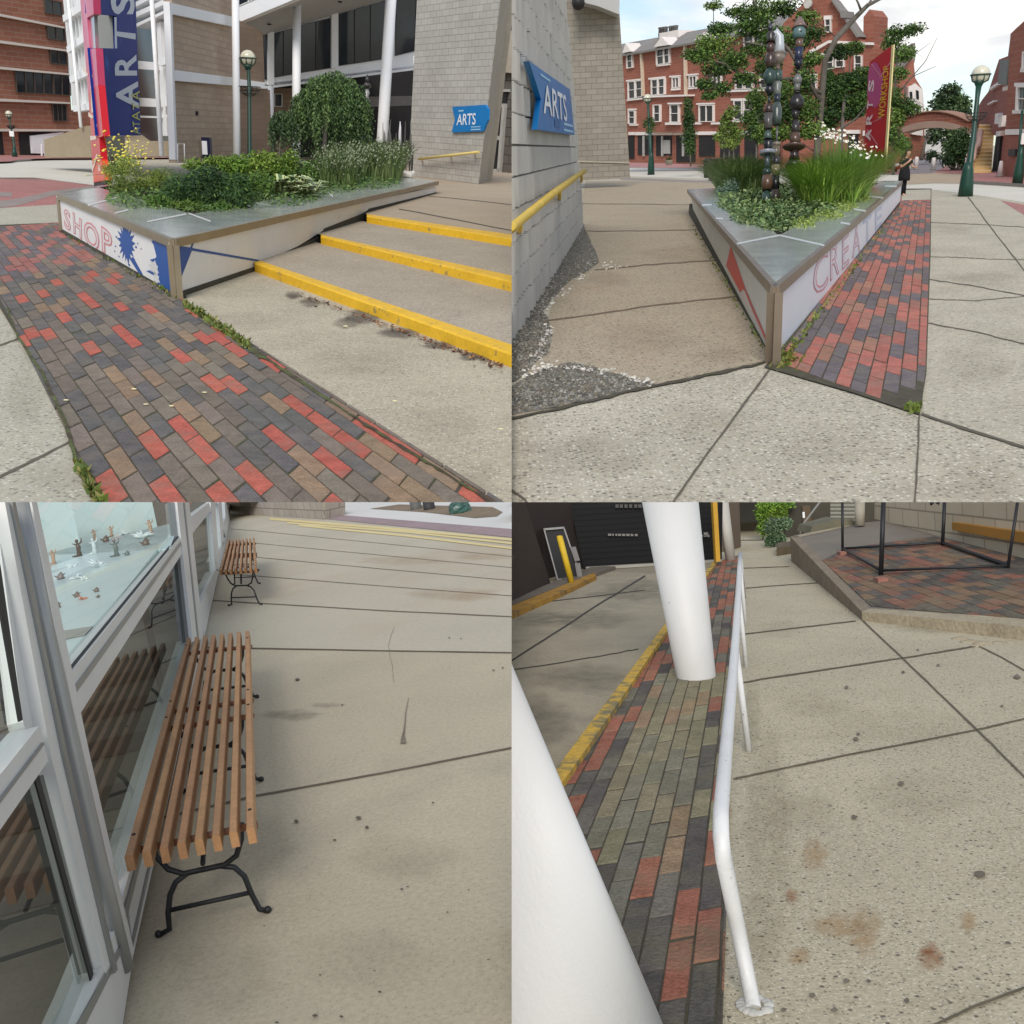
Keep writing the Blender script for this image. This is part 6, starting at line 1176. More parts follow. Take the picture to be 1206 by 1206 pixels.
cl = [(1060, 38, 22, 8), (1076, 34, 14, 6), (1050, 50, 14, 9), (1064, 64, 16, 12), (1058, 86, 14, 10), (1052, 116, 14, 12), (1064, 126, 16, 10), (1072, 128, 16, 7), (1056, 140, 12, 14), (1050, 160, 10, 14), (1062, 170, 12, 12)]
tree(P, 'street_tree', 'thin leafy tree rising behind the red banner beside the arch', (1052, 206), 0, cl, 7000, 3.4, tgs, 63, [([(1052, 206), (1052, 150), (1055, 90), (1058, 50), (1070, 36)], [2, 1.8, 1.4, 1, .5]), ([(1053, 120), (1066, 100), (1090, 72), (1104, 44)], [.9, .7, .45, .25]), ([(1075, 90), (1102, 78)], [.5, .25]), ([(1056, 90), (1080, 62), (1096, 50)], [.6, .4, .2])])
tree(P, 'columnar_tree', 'narrow columnar tree in front of the row house shops', (813, 195), 0, [(810, 125, 5, 10), (811, 142, 7, 14), (812, 160, 7.5, 14), (813, 174, 6, 10)], 2600, 3.2, [rgb(62, 86, 44), rgb(50, 74, 38), rgb(78, 100, 52)], 64, [([(813.5, 196), (813, 185), (812, 150)], [1, .9, .6])], depth=112)
tree(P, 'young_tree', 'young yellow green tree by the shops left of the totems', (858, 196), 0, [(860, 133, 9, 9), (858, 150, 14, 8), (848, 160, 10, 6), (868, 158, 10, 8), (860, 168, 12, 8), (855, 140, 8, 8)], 1800, 3.4, [rgb(112, 134, 58), rgb(92, 116, 50), rgb(126, 146, 70)], 65, [([(858, 198), (859, 180), (860, 140)], [1.2, 1, .6]), ([(864, 196), (864, 176)], [1, .8]), ([(852, 196), (853, 178)], [.9, .7])], depth=108)
tree(P, 'street_tree', 'dark round street tree half hidden behind the left totem', (892, 196), 0, [(892, 138, 12, 16), (888, 152, 12, 14), (896, 160, 10, 12)], 2200, 3.6, [rgb(54, 78, 40), rgb(44, 66, 36)], 66, [([(891, 198), (891, 160)], [1.4, 1])], depth=104)
tree(P, 'far_tree', 'tall green tree mass beyond the brick arch', (1118, 191), 0, [(1112, 118, 16, 16), (1128, 122, 16, 14), (1120, 108, 14, 10), (1105, 130, 12, 14), (1136, 130, 10, 14), (1118, 140, 22, 16), (1100, 160, 10, 12), (1124, 162, 18, 18), (1134, 172, 12, 16)], 6000, 4.2, [rgb(70, 92, 58), rgb(56, 78, 48), rgb(88, 110, 68)], 67, [([(1118, 192), (1120, 130)], [3, 1.5]), ([(1085, 188), (1090, 165), (1100, 140)], [2, 1.6, 1])], depth=140)
shrub(P, 'hedge', 'dark green bushes on the right of the lane under the arch', 'hedge', (1128, 201), 0, [(1124, 176, 14, 16), (1132, 168, 12, 20), (1118, 188, 12, 10), (1135, 190, 8, 10)], 3200, 3.6, [rgb(48, 70, 40), rgb(40, 60, 34), rgb(62, 86, 48)], 68)
shrub(P, 'round_bush', 'small dark clipped bush in the lane beneath the arch', 'shrub', (1098, 192), 0, [(1098, 183, 9, 6)], 700, 2.6, [rgb(44, 62, 36), rgb(52, 72, 42)], 69)
shrub(P, 'tall_shrub', 'dark shrubs behind the car and banner left of the lane', 'shrub', (1052, 200), 0, [(1055, 168, 12, 18), (1066, 176, 8, 12), (1048, 182, 8, 10)], 2400, 3.4, [rgb(46, 66, 38), rgb(58, 80, 46)], 70)

# ------------------------------------------------------------------ small street things
bp = P.g(834, 209.5); k = P.k(bp); t = thing(P, 'litter_bin', 'dark litter bin at the far left end of the pointed planter', 'litter bin', bp); m = MB(); m.lathe(bp, [(5 / k, 0), (6 / k, 18 / k), (5.4 / k, 18.4 / k)], 14); part(P, 'body', m, m_black, t)
m = MB(); m.lathe(bp, [(6.4 / k, 18.5 / k), (6.4 / k, 20 / k), (4 / k, 22 / k)], 14); part(P, 'lid', m, m_black, t)
bp = P.g(843, 213); k = P.k(bp); b = MB(); b.box(bp + V((-6 / k, 0, 0)), V((15 / k, 0, 0)), V((0, 1.0, 0)), V((0, 0, 24 / k))); b.box(bp + V((-7 / k, -.1, 24 / k)), V((17 / k, 0, 0)), V((0, 1.2, 0)), V((0, 0, 1.2 / k))); single(P, 'utility_box', b, mat('box_brown', rgb(72, 62, 56), .6), 'brown street cabinet with a pale top beside the litter bin', 'cabinet')
bp = P.d(788, 194.5, 110); k = P.k(bp); t = thing(P, 'flower_pot', 'pale stone flower pot on the far pavement before the shops', 'flower pot', bp); m = MB(); m.lathe(bp, [(3.4 / k, 0), (4.4 / k, 5 / k), (4.8 / k, 5.4 / k)], 12); part(P, 'pot', m, m_cedge, t)
m = MB(); leaves(m, P, P.depth(bp), [(788, 187, 5, 3)], 160, 2, [rgb(80, 100, 56), rgb(150, 70, 70)], 71); part(P, 'foliage', m, m_leaf, t)
# red car
bp = P.g(1042, 203.5); k = P.k(bp); t = thing(P, 'parked_car', 'red car facing us, half hidden by the red banner', 'car', bp); wd = 18 / k
prof = [(0, .18), (0, .42), (.05, .5), (.28, .55), (.42, .95), (.8, 1.0), (.95, .6), (1, .55), (1, .18)]; H_ = 21 / k; Lc = 60 / k
m = MB(); m.prism([bp + V((-wd, y * Lc, z * H_)) for y, z in prof], V((2 * wd, 0, 0))); part(P, 'body', m, flat('car_red', 128, 22, 34, .2, coat=.6), t)
m = MB(); a, b_ = .3, .41; m.face([bp + V((-wd * .88, a * Lc - .03, .57 * H_)), bp + V((wd * .88, a * Lc - .03, .57 * H_)), bp + V((wd * .78, b_ * Lc - .03, .93 * H_)), bp + V((-wd * .78, b_ * Lc - .03, .93 * H_))]); part(P, 'windscreen', m, mat('windscreen', rgb(150, 160, 168), .05, spec=.9), t)  # pale base colour stands in for reflected sky on the glass
for s in (-1, 1):
    m = MB(); m.ball(bp + V((s * wd * .72, -.02, .4 * H_)), .1 * H_, 8, 6, 0, None, (1.8, .5, 1)); part(P, 'headlight', m, m_trim, t)
    for y in (.2, .8): m = MB(); c_ = bp + V((s * wd * .92, y * Lc, .17 * H_)); m.tube([c_ - V((.12, 0, 0)), c_ + V((.12, 0, 0))], .17 * H_, 14); part(P, 'wheel', m, m_black, t)
m = MB(); m.box(bp + V((-wd * .5, -.05, .24 * H_)), V((wd, 0, 0)), V((0, .05, 0)), V((0, 0, .12 * H_))); part(P, 'grille', m, m_black, t)
# person
def skin(joints, edges, sub=2):
    me = bpy.data.meshes.new('figure'); me.from_pydata([j[0] for j in joints], edges, []); ob = bpy.data.objects.new('figure', me); COL.objects.link(ob)
    md = ob.modifiers.new('s', 'SKIN'); 
    for v, j in zip(me.skin_vertices[0].data, joints): v.radius = (j[1], j[2] if len(j) > 2 else j[1])
    me.skin_vertices[0].data[0].use_root = True
    ob.modifiers.new('u', 'SUBSURF').levels = sub; bpy.context.view_layer.update()
    m2 = bpy.data.meshes.new_from_object(ob.evaluated_get(bpy.context.evaluated_depsgraph_get())); vs = [v.co.copy() for v in m2.vertices]; fs = [tuple(p.vertices) for p in m2.polygons]
    bpy.data.objects.remove(ob); bpy.data.meshes.remove(me); bpy.data.meshes.remove(m2); return vs, fs
bp = P.g(1063.2, 231); k = P.k(bp); s = 51 / k   # standing height
t = thing(P, 'person', 'person in a black dress with one hand raised to the face by the planter', 'person', bp)
def J(x, y, z, r, r2=None): return (bp + V((x * s, y * s, z * s)), r * s, (r2 or r) * s)
js = [J(0, 0, .53, .075, .06), J(0, 0, .64, .065, .05), J(.01, 0, .76, .085, .055), J(.02, 0, .84, .03), J(.035, -.01, .875, .03), J(.05, -.02, .93, .055, .06), J(.045, -.02, .985, .045),
      J(-.045, 0, .50, .06), J(-.03, 0, .28, .042), J(-.01, .01, .05, .026), J(.03, -.05, .015, .022), J(.035, .02, .50, .06), J(.03, .03, .28, .042), J(.02, .05, .05, .026), J(.06, -.01, .015, .022),
      J(-.1, -.01, .79, .034), J(-.11, -.06, .64, .028), J(.0, -.15, .74, .022), J(.055, -.15, .79, .02), J(.085, -.15, .82, .013),
      J(.12, .01, .79, .034), J(.15, .0, .66, .027), J(.19, -.08, .62, .021), J(.215, -.11, .63, .018), J(.235, -.13, .635, .012)]
ed = [(0, 1), (1, 2), (2, 3), (3, 4), (4, 5), (5, 6), (0, 7), (7, 8), (8, 9), (9, 10), (0, 11), (11, 12), (12, 13), (13, 14), (2, 15), (15, 16), (16, 17), (17, 18), (18, 19), (2, 20), (20, 21), (21, 22), (22, 23), (23, 24)]
vs, fs = skin(js, ed); m = MB(); m.raw(vs, fs, 0, None, True)
m.ball(bp + V((.075 * s, -.075 * s, .93 * s)), .012 * s, 6, 4)
part(P, 'body', m, mat('skin', rgb(196, 152, 130), .55, var=.06), t)
m = MB(); m.tube([bp + V((.0, 0, .34)) * s, bp + V((0, 0, .42)) * s, bp + V((0, 0, .54)) * s, bp + V((0, 0, .65)) * s, bp + V((.01, 0, .76)) * s, bp + V((.015, 0, .83)) * s], [.125 * s, .13 * s, .115 * s, .092 * s, .105 * s, .06 * s], 16)
m.tube([bp + V((-.09, -.01, .80)) * s, bp + V((-.11, -.04, .70)) * s], [.05 * s, .045 * s], 10); m.tube([bp + V((.11, .01, .80)) * s, bp + V((.14, 0, .71)) * s], [.05 * s, .045 * s], 10); part(P, 'dress', m, flat('black_cloth', 20, 20, 24, .85), t)
m = MB()
for x, y0 in ((-.03, 0), (.028, .03)): m.tube([bp + V((x, y0, .42)) * s, bp + V((x, y0, .26)) * s, bp + V((x + .015, y0 + .015, .04)) * s], [.058 * s, .05 * s, .036 * s], 10)
part(P, 'leggings', m, MATS['black_cloth'], t)
m = MB(); m.ball(bp + V((.035, .015, .95)) * s, .066 * s, 12, 8, 0, None, (1, 1, 1.05)); m.tube([bp + V((.0, .05, .93)) * s, bp + V((-.03, .06, .85)) * s, bp + V((-.04, .06, .76)) * s], [.045 * s, .05 * s, .02 * s], 10); part(P, 'hair', m, flat('dark_hair', 38, 26, 22, .7), t)
# =================================================================== SITE 3: shop front and benches (lower left)
P = C; TS = 1.0
m_sw = mat('smooth_concrete', rgb(178, 168, 145), .9, var=.09, vs=1.0, fine=(70, .14), speck=[(150, .86, rgb(128, 120, 104), .4)], bump=.05, bs=260, stain=(rgb(140, 134, 120), .8, .55, .95))
m_sw2 = mat('far_concrete', rgb(181, 173, 153), .9, var=.07, vs=.8, fine=(40, .08), stain=(rgb(176, 158, 134), .35, .5, .8))
m_jt = mat('saw_joint', rgb(104, 96, 82), .95, var=.2, vs=6)
b = MB(); sheet(b, P, [(-60, 1300), (700, 1300), (700, 560), (230, 575), (-60, 900)], 0); struct(P, 'pavement', b, m_sw)
b = MB(); sheet(b, P, [(200, 762), (640, 769), (640, 560), (200, 560)], .002); struct(P, 'pavement', b, m_sw2)
b = MB()
for pts, wd in (([(150, 972), (300, 937), (450, 910), (620, 877)], 1.9), ([(236, 762), (450, 766), (620, 768.5)], 1.2), ([(250, 707), (300, 710), (450, 719), (620, 727)], 1.3), ([(262, 676), (300, 678), (450, 690), (620, 703)], .7), ([(264, 653), (300, 656), (450, 670), (620, 685)], .6), ([(268, 637), (300, 639.5), (450, 654), (620, 670)], .5), ([(272, 623), (300, 625), (450, 640), (620, 657)], .45)):
    strip(b, P, dens(pts, 8, .08), wd * .9, .004, jit=.2)
struct(P, 'pavement_joint', b, m_jt)
b = MB(); strip(b, P, dens([(481, 822), (478, 838), (477, 852), (475, 866), (475, 875)], 3, .3), [.5, .6, .8, .8, 1, 1, 1.2, 1.6, 2, 3, 5, 6, 7], .005); strip(b, P, dens([(464, 738), (457, 760), (462, 785), (464, 803)], 4, .6), .35, .005); struct(P, 'crack', b, mat('crack_stain', rgb(118, 110, 96), .95, var=.2, vs=8))
b = MB(); rr = random.Random(15)
for (x, y, r_) in ((350, 800, 2.6), (403, 830, 1.2), (529, 751, 1.2), (543, 752, 1), (581, 789, 1.3), (592, 786, 1.3), (349, 967, 3), (422, 963, 3.4), (432, 974, 2.6), (473, 1047, 1.8), (480, 1044, 1.4), (377, 1148, 1.6), (447, 1168, 2), (326, 1204, 2.4), (441, 1143, 1.3), (527, 1074, 1.3), (371, 1196, 3), (402, 1197, 2.2), (510, 945, 1.6), (394, 989, 2), (575, 1130, 1.4), (552, 1048, 1.2), (311, 1090, 1.2), (455, 1000, 1)):
    sheet(b, P, [(x + r_ * math.cos(a) * rr.uniform(.7, 1.2), y + .6 * r_ * math.sin(a) * rr.uniform(.7, 1.2)) for a in [i * math.pi / 5 for i in range(10)]], .005)
struct(P, 'gum_spot', b, mat('gum', rgb(96, 90, 78), .9, var=.2, vs=8))
m_sm = soft('smudge', rgb(104, 98, 80), 5, .42)
softobj('smudge', [(345, 842, 46, 9, .0045), (385, 830, 30, 4, .0045)], soft('dark_smudge', rgb(110, 104, 86), 14, .35))
softobj('smudge', [(470, 1010, 90, 40, .0045), (300, 1000, 60, 60, .0045), (260, 1150, 90, 60, .0045), (430, 1130, 110, 50, .0045)], soft('faint_smudge', rgb(126, 118, 98), 5, .16))
softobj('smudge', [(540, 700, 70, 10, .0045), (480, 660, 70, 7, .0045), (570, 655, 50, 6, .0045)], soft('tan_wash', rgb(176, 146, 116), 3, .3))
# far stair nosings, brick band, far pavement
m_py = mat('pale_yellow', rgb(214, 196, 142), .8, var=.06, vs=2)
b = MB(); strip(b, P, [(318, 611), (450, 621.5), (640, 639)], 2.6, .006); strip(b, P, [(338, 615.5), (480, 626.5), (640, 644)], 2.2, .006); strip(b, P, [(352, 618.5), (480, 631), (640, 650)], 2.4, .006); struct(P, 'step_line', b, m_py)
b = MB(); sheet(b, P, [(383, 605), (640, 626), (640, 636.5), (383, 611)], .006); struct(P, 'brick_band', b, mat('plum_brick', rgb(150, 132, 132), .9, var=.12, vs=2, fine=(14, .14)))
b = MB(); sheet(b, P, [(383, 580), (640, 580), (640, 626), (383, 605)], .004); struct(P, 'far_pavement', b, mat('bright_concrete', rgb(206, 204, 198), .9, var=.05, vs=.4))
b = MB(); sheet(b, P, [(436, 599), (470, 594), (580, 597), (592, 603), (585, 608), (560, 610), (500, 603)], .008); struct(P, 'dirt_bed', b, mat('bare_earth', rgb(128, 112, 92), .95, var=.2, vs=4, fine=(20, .2)))

# far block wall
W = Wall(P, P.g(262, 604.5), P.g(382, 612)); b = MB(); b.onwall(W, [(255, 560), (382.5, 560), (382.5, 612), (255, 606)], 0, -.25); b.prism([W.at(382.5, 560), W.at(382.5, 612), W.at(382.5, 612) + V((.15, .5, 0)), W.at(382.5, 560) + V((.15, .5, 0))], V((-.02, 0, 0)))
single(P, 'block_wall', b, brickmat('low_block', rgb(172, 164, 154), rgb(162, 154, 144), rgb(128, 122, 114), .22, .105, .006, flute=14, var=.08, vs=2), 'fluted concrete block wall across the far end of the shop front', 'wall')
for i, (x, y, w_, lb) in enumerate(((490.5, 600, 7, 'grey bin standing left of the other bin beyond the steps'), (506, 600.4, 7.2, 'dark bin standing next to the green bag beyond the steps'))):
    bp = P.g(x, y); k = P.k(bp); t = thing(P, 'litter_bin', lb, 'litter bin', bp, 'bins beyond the steps'); m = MB(); m.lathe(bp, [(w_ * .92 / k, 0), (w_ * .95 / k, 1 / k), (w_ / k, 24 / k)], 16); part(P, 'body', m, (flat('bin_grey', 92, 92, 88, .6), flat('bin_dark', 52, 50, 52, .6))[i], t)
    m = MB(); m.lathe(bp, [(w_ / k, 24 / k), (w_ * 1.08 / k, 24.4 / k), (w_ * 1.08 / k, 26 / k)], 16); part(P, 'rim', m, m_black, t, clip=False) if 0 else None
bp = P.g(542, 604); k = P.k(bp); b = MB(); rr = random.Random(16)
vs = []; fs = []; n_, m_ = 18, 10
for i in range(m_ + 1):
    th = math.pi * .5 * i / m_
    for j in range(n_):
        a = 2 * math.pi * j / n_; r_ = 13.5 / k * (math.cos(th) ** .6 if i < m_ else 0) * rr.uniform(.9, 1.1); vs.append(bp + V((math.cos(a) * r_, math.sin(a) * r_, 15 / k * math.sin(th) * rr.uniform(.92, 1.08))))
for i in range(m_):
    for j in range(n_): fs.append((i * n_ + j, i * n_ + (j + 1) % n_, (i + 1) * n_ + (j + 1) % n_, (i + 1) * n_ + j))
b.raw(vs, fs); single(P, 'rubbish_bag', b, mat('green_plastic', rgb(54, 88, 78), .25, var=.35, vs=9, spec=.6), 'crumpled dark green plastic bag on the bare earth', 'bag')

# ------------------------------------------------------------------ shop front
q0, q1 = P.g(157, 1126), P.g(240, 750); W = Wall(P, q0, q1)
m_alu = mat('white_aluminium', rgb(206, 205, 200), .35, metal=.0, var=.05, vs=4, spec=.5)
m_alug = mat('grey_aluminium', rgb(134, 134, 130), .35, metal=.3, var=.06, vs=4)
m_gask = mat('gasket', rgb(26, 26, 28), .6, var=.05)
m_shop = glassmat('shop_glass', (.84, .93, .92), .0, 1.45, .3); m_shop_low = glassmat('low_glass', (.46, .52, .50), .0, 1.5, .32)
t = thing(P, 'shop_front', 'white metal framed shop window running along the benches', 'shop front', q0)
m = MB()   # sill
for q, o in (([(143, 1062), (226, 752), (240, 750), (157, 1126)], .012), ([(60, 1300), (113, 1160), (150, 1050), (157, 1126), (130, 1300)], .012), ([(233, 718), (253, 672), (258, 672), (241, 750)], .012), ([(253, 660), (266, 632), (268, 636), (257.5, 672)], .012), ([(262, 620), (271, 592), (273, 592), (267, 636)], .01)): m.onwall(W, q, o, -.06)
part(P, 'sill', m, m_alu, t)
m = MB()
for q in ([(147, 1072), (229, 752), (231, 752), (150, 1080)], [(92, 1206), (150, 1100), (152, 1104), (97, 1215)], [(152, 1126), (236, 750), (237.4, 750), (154.5, 1126)]): m.onwall(W, q, .016, .012)
part(P, 'sill_groove', m, m_alug, t)
def post(q, o, name='mullion', mt=None): m = MB(); m.onwall(W, q, o, -.03); part(P, name, m, mt or m_alu, t)
# big rounded post
pts0 = [(24.5 + (143 - 24.5) * s_ - 6 * s_ * (1 - s_), 560 + (1150 - 560) * s_) for s_ in [i / 10 for i in range(11)]]
pst = MB(); pp = [W.at(x, y, .012) for x, y in [(19, 560), (24, 592), (54, 740), (88, 890), (118, 1020), (148, 1142)]]
pst.tube(pp, [9.5 / P.k(p) for p in pp], 14); part(P, 'round_post', pst, mat('satin_post', rgb(158, 158, 154), .3, metal=.35, var=.05, vs=6), t)
post([(31, 560), (37, 560), (106, 890), (158, 1120), (152, 1130), (97, 890)], .02)
post([(0, 560), (10, 560), (78, 890), (138, 1142), (126, 1150), (60, 890)], .016)
m = MB(); m.onwall(W, [(8, 560), (12, 560), (80, 890), (139, 1142), (136, 1146), (76, 890)], .022, .01); part(P, 'groove', m, m_alug, t)
m = MB(); m.onwall(W, [(-5, 640), (1, 668), (27, 848), (23, 850), (-5, 690)], .0, -.003); m.onwall(W, [(39, 910), (44, 905), (114, 1160), (110, 1164)], .0, -.003); part(P, 'gasket', m, m_gask, t)
post([(27, 850), (0, 640), (10, 640), (50, 850), (57, 893), (48, 905), (43, 902)], -.004, 'jamb', m_alu); post([(48, 900), (57, 893), (122, 1150), (113, 1160)], -.004, 'jamb', m_alug)
post([(-10, 992), (57, 896), (46, 855), (-10, 925)], .02, 'transom')
m = MB(); m.onwall(W, [(-10, 956), (52, 874), (52.4, 877), (-10, 960)], .025, .02); part(P, 'groove', m, m_alug, t)
post([(81, 796), (213, 631), (215.5, 650), (93.6, 842)], .014, 'transom')
m = MB(); m.onwall(W, [(86, 812), (213.6, 637), (214, 641), (88, 819)], .018, .014); part(P, 'groove', m, m_alug, t)
m = MB(); m.onwall(W, [(80, 792), (212, 629), (212.8, 632), (81.2, 797)], .008, .0); m.onwall(W, [(200, 560), (205, 560), (214.5, 634), (209.5, 634)], .0, -.01); m.onwall(W, [(212.5, 652), (215.5, 650), (227.5, 752), (224.5, 754)], .0, -.01); part(P, 'gasket', m, m_gask, t)
post([(205, 560), (219.5, 560), (240, 752), (227, 756)], .02); post([(201, 560), (206, 560), (228, 754), (223, 757)], .004, 'jamb', m_alug)
m = MB(); m.onwall(W, [(213, 560), (214.4, 560), (234.6, 752), (233.2, 752)], .024, .02); part(P, 'groove', m, m_alug, t)
post([(221.7, 611), (246.3, 592), (248, 602), (223.6, 632)], .014, 'transom')
post([(245.5, 560), (251, 560), (258.6, 668), (254, 672)], .014); post([(255, 560), (259, 560), (264, 640), (261, 646)], .012); post([(262.5, 560), (267, 560), (270, 612), (267, 632)], .012)
post([(247.4, 596), (262, 580), (262, 584), (248, 603)], .01, 'transom')
for q in ([(30, 560), (204, 560), (213, 632), (82, 796)], [(93, 840), (215, 650), (228, 752), (150, 1060), (143, 1075)], [(-40, 560), (4, 560), (50, 862), (-40, 935)], [(-40, 1020), (50, 893), (114, 1165), (60, 1300), (-40, 1300)], [(218, 560), (246, 560), (247, 592), (221, 612)], [(223, 630), (248, 602), (254, 672), (234, 720)], [(250, 560), (257, 560), (262, 640), (256, 668)], [(258, 560), (264, 560), (268, 628), (263, 640)]):
    m = MB(); m.face([W.at(x, y, -.012) for x, y in q]); part(P, 'pane', m, m_shop_low if min(y for x, y in q) > 600 else m_shop, t)
# room behind the glass
m_int = mat('room_floor', rgb(96, 90, 80), .7, var=.1, vs=1.5)
u = W.t; n = W.n
def wp(s, d_, z): return q0 + u * s - n * d_ + V((0, 0, z))
Ls = 9.0
m = MB(); m.face([wp(-2.2, .04, .006), wp(Ls, .04, .006), wp(Ls, 2.6, .006), wp(-2.2, 2.6, .006)]); part(P, 'room_floor', m, m_int, t)
m = MB()
for i in range(14): s_ = .4 + i * .62; m.face([wp(s_, .1, .01), wp(s_ + .26, .1, .01), wp(s_ + .26, 2.6, .01), wp(s_, 2.6, .01)])
part(P, 'floor_stripe', m, mat('floor_stripe', rgb(74, 64, 56), .7, var=.1), t)
m = MB(); m.face([wp(-2.2, 2.6, 0), wp(Ls, 2.6, 0), wp(Ls, 2.6, 1.2), wp(-2.2, 2.6, 1.2)]); m.face([wp(Ls, .04, 0), wp(Ls, 2.6, 0), wp(Ls, 2.6, 1.2), wp(Ls, .04, 1.2)]); m.face([wp(-2.2, .04, 0), wp(-2.2, 2.6, 0), wp(-2.2, 2.6, 1.2), wp(-2.2, .04, 1.2)]); part(P, 'room_wall', m, mat('room_wall', rgb(112, 106, 98), .8, var=.06, vs=1), t)
# display table: its top lies just under the transom
zt = W.at(150, 712, 0).z
def tp(x, y): return P.g(x, y, zt)
tb = thing(P, 'display_table', 'pale display table of small figurines behind the upper pane', 'table', wp(1.5, .4, 0))
e0, e1 = W.at(70, 815, -.05), W.at(216, 640, -.05); e0.z = e1.z = zt
back0, back1 = tp(40, 655), tp(200, 646)
m = MB(); m.prism([e0, e1, back1, back0], V((0, 0, -.02))); part(P, 'table_top', m, mat('table_white', rgb(206, 224, 222), .3, var=.03, vs=2), tb)
m = MB()
for a, b_ in ((e0, e1),):
    for f in (.02, .5, .96): p = a.lerp(b_, f) - n * .03; m.box(p + V((0, 0, -zt)), u * .03, -n * .03, V((0, 0, zt - .02)))
part(P, 'leg', m, m_black, tb)
m = MB()
for q in ([(60, 800), (120, 735), (128, 742), (60, 812)],): m.prism([P.g(x, y, zt + .002) for x, y in [(58, 746), (110, 738), (100, 748), (60, 756)]], V((0, 0, .002)))
part(P, 'table_mat', m, mat('table_mat', rgb(150, 148, 140), .6), tb)
# white plinths standing behind the table
dpb = P.depth(back0)
for i, (x0, x1, yb) in enumerate(((64, 96, 648), (122, 152, 618), (168, 186, 624))):
    p0_, p1_ = P.d(x0, yb, dpb + .25 + .5 * i), P.d(x1, yb, dpb + .25 + .5 * i); b = MB(); b.prism([p0_ + V((0, 0, -.3)), p1_ + V((0, 0, -.3)), p1_ + V((0, 0, .35)), p0_ + V((0, 0, .35))], -n * .2)
    single(P, 'display_plinth', b, mat('plinth_white', rgb(214, 232, 230), .4, var=.03), ('wide white plinth at the left behind the figurine table', 'white plinth standing midway behind the figurine table', 'narrow white plinth at the right behind the figurine table')[i], 'plinth', 'display plinths')
rr = random.Random(18)
def figurine(x, y, s, c, kind, lb):
    p = P.g(x, y, zt); k = P.k(p); s = s / k; b = MB(); a = rr.uniform(0, 6.28)
    if kind == 'bird':
        b.tube([p, p + V((0, 0, s * .25)), p + V((.1 * s, 0, s * .6)), p + V((.2 * s, 0, s * .95))], [.5 * s, .5 * s, .36 * s, .06 * s], 8, 0, c); b.tube([p + V((-.3 * s, 0, .3 * s)), p + V((-.9 * s, .1 * s, .55 * s))], [.22 * s, .03 * s], 6, 0, c); b.tube([p + V((.2 * s, 0, .5 * s)), p + V((.8 * s, -.1 * s, .7 * s))], [.18 * s, .02 * s], 6, 0, c)
    elif kind == 'figure':
        b.tube([p, p + V((0, 0, .5 * s)), p + V((.06 * s, 0, s)), p + V((0, 0, 1.5 * s))], [.34 * s, .22 * s, .26 * s, .1 * s], 8, 0, c); b.ball(p + V((0, 0, 1.65 * s)), .2 * s, 8, 6, 0, c); b.tube([p + V((0, 0, 1.2 * s)), p + V((.45 * s, .1 * s, 1.5 * s)), p + V((.5 * s, .1 * s, 1.9 * s))], [.12 * s, .1 * s, .04 * s], 6, 0, c); b.tube([p + V((0, 0, 1.2 * s)), p + V((-.45 * s, -.1 * s, 1.45 * s))], [.12 * s, .05 * s], 6, 0, c); b.tube([p + V((0, 0, .1 * s)), p + V((-.8 * s, 0, .08 * s))], [.2 * s, .04 * s], 6, 0, c)
    else:
        for i in range(9):
            d_ = V((rr.gauss(0, 1), rr.gauss(0, 1), abs(rr.gauss(.6, .5)))).normalized() * s * rr.uniform(.6, 1.1); b.tube([p + V((0, 0, .1 * s)), p + d_ * .5 + V((0, 0, .1 * s)), p + d_], [.16 * s, .14 * s, .05 * s], 6, 0, c)
    single(P, 'figurine', b, m_glaze, lb, 'figurine', 'figurines on the display table')
WH, BRW, ORG, TEAL, TANC = rgb(226, 234, 232), rgb(92, 76, 64), rgb(206, 110, 70), rgb(96, 112, 108), rgb(196, 160, 134)
for a in ((68, 716, 8, BRW, 'bird', 'small dark bird figurine nearest the left post'), (98, 706, 7, ORG, 'coral', 'orange red figurine at the near edge of the table'), (91, 703, 7, BRW, 'bird', 'brown figurine beside the orange red one'), (114, 697, 6, BRW, 'bird', 'small dark bird figurine right of the orange red one'), (116, 704, 4, BRW, 'bird', 'tiny dark figurine in front of the right dark bird'), (72, 682, 9, BRW, 'bird', 'dark brown perched figurine behind the left dark bird'), (56, 668, 9, TANC, 'coral', 'tan coral shaped figurine against the left post'), (64, 664, 9, TANC, 'figure', 'tan standing figurine beside the tan coral'), (90, 682, 10, WH, 'coral', 'white branching figurine in the middle of the table'), (100, 683, 9, WH, 'coral', 'spiky white figurine right of the branching one'), (94, 655, 11, BRW, 'figure', 'dark figurine with raised arms at the back left'), (117, 668, 14, WH, 'coral', 'large spiky white coral figurine near the middle'), (112, 652, 10, WH, 'figure', 'white standing figurine behind the large white coral'), (138, 655, 11, TEAL, 'figure', 'grey green standing figurine at the back of the table'), (150, 654, 6, TEAL, 'bird', 'small grey green figurine beside the taller one'), (172, 642, 9, BRW, 'bird', 'brown figurine at the back right of the table'), (168, 634, 14, WH, 'coral', 'big white spiky figurine at the far right'), (178, 628, 9, TANC, 'figure', 'tan standing figurine at the far right corner'), (125, 638, 8, BRW, 'bird', 'long brown figurine near the middle plinth'), (132, 632, 7, TANC, 'figure', 'pale brown figurine in the far row'), (112, 636, 7, TANC, 'figure', 'reddish tan figurine at the left of the far row'), (146, 630, 7, WH, 'coral', 'white figurine in the far row by the plinth'), (86, 668, 8, WH, 'coral', 'white figurine between the dark bird and raised arms')): figurine(*a)

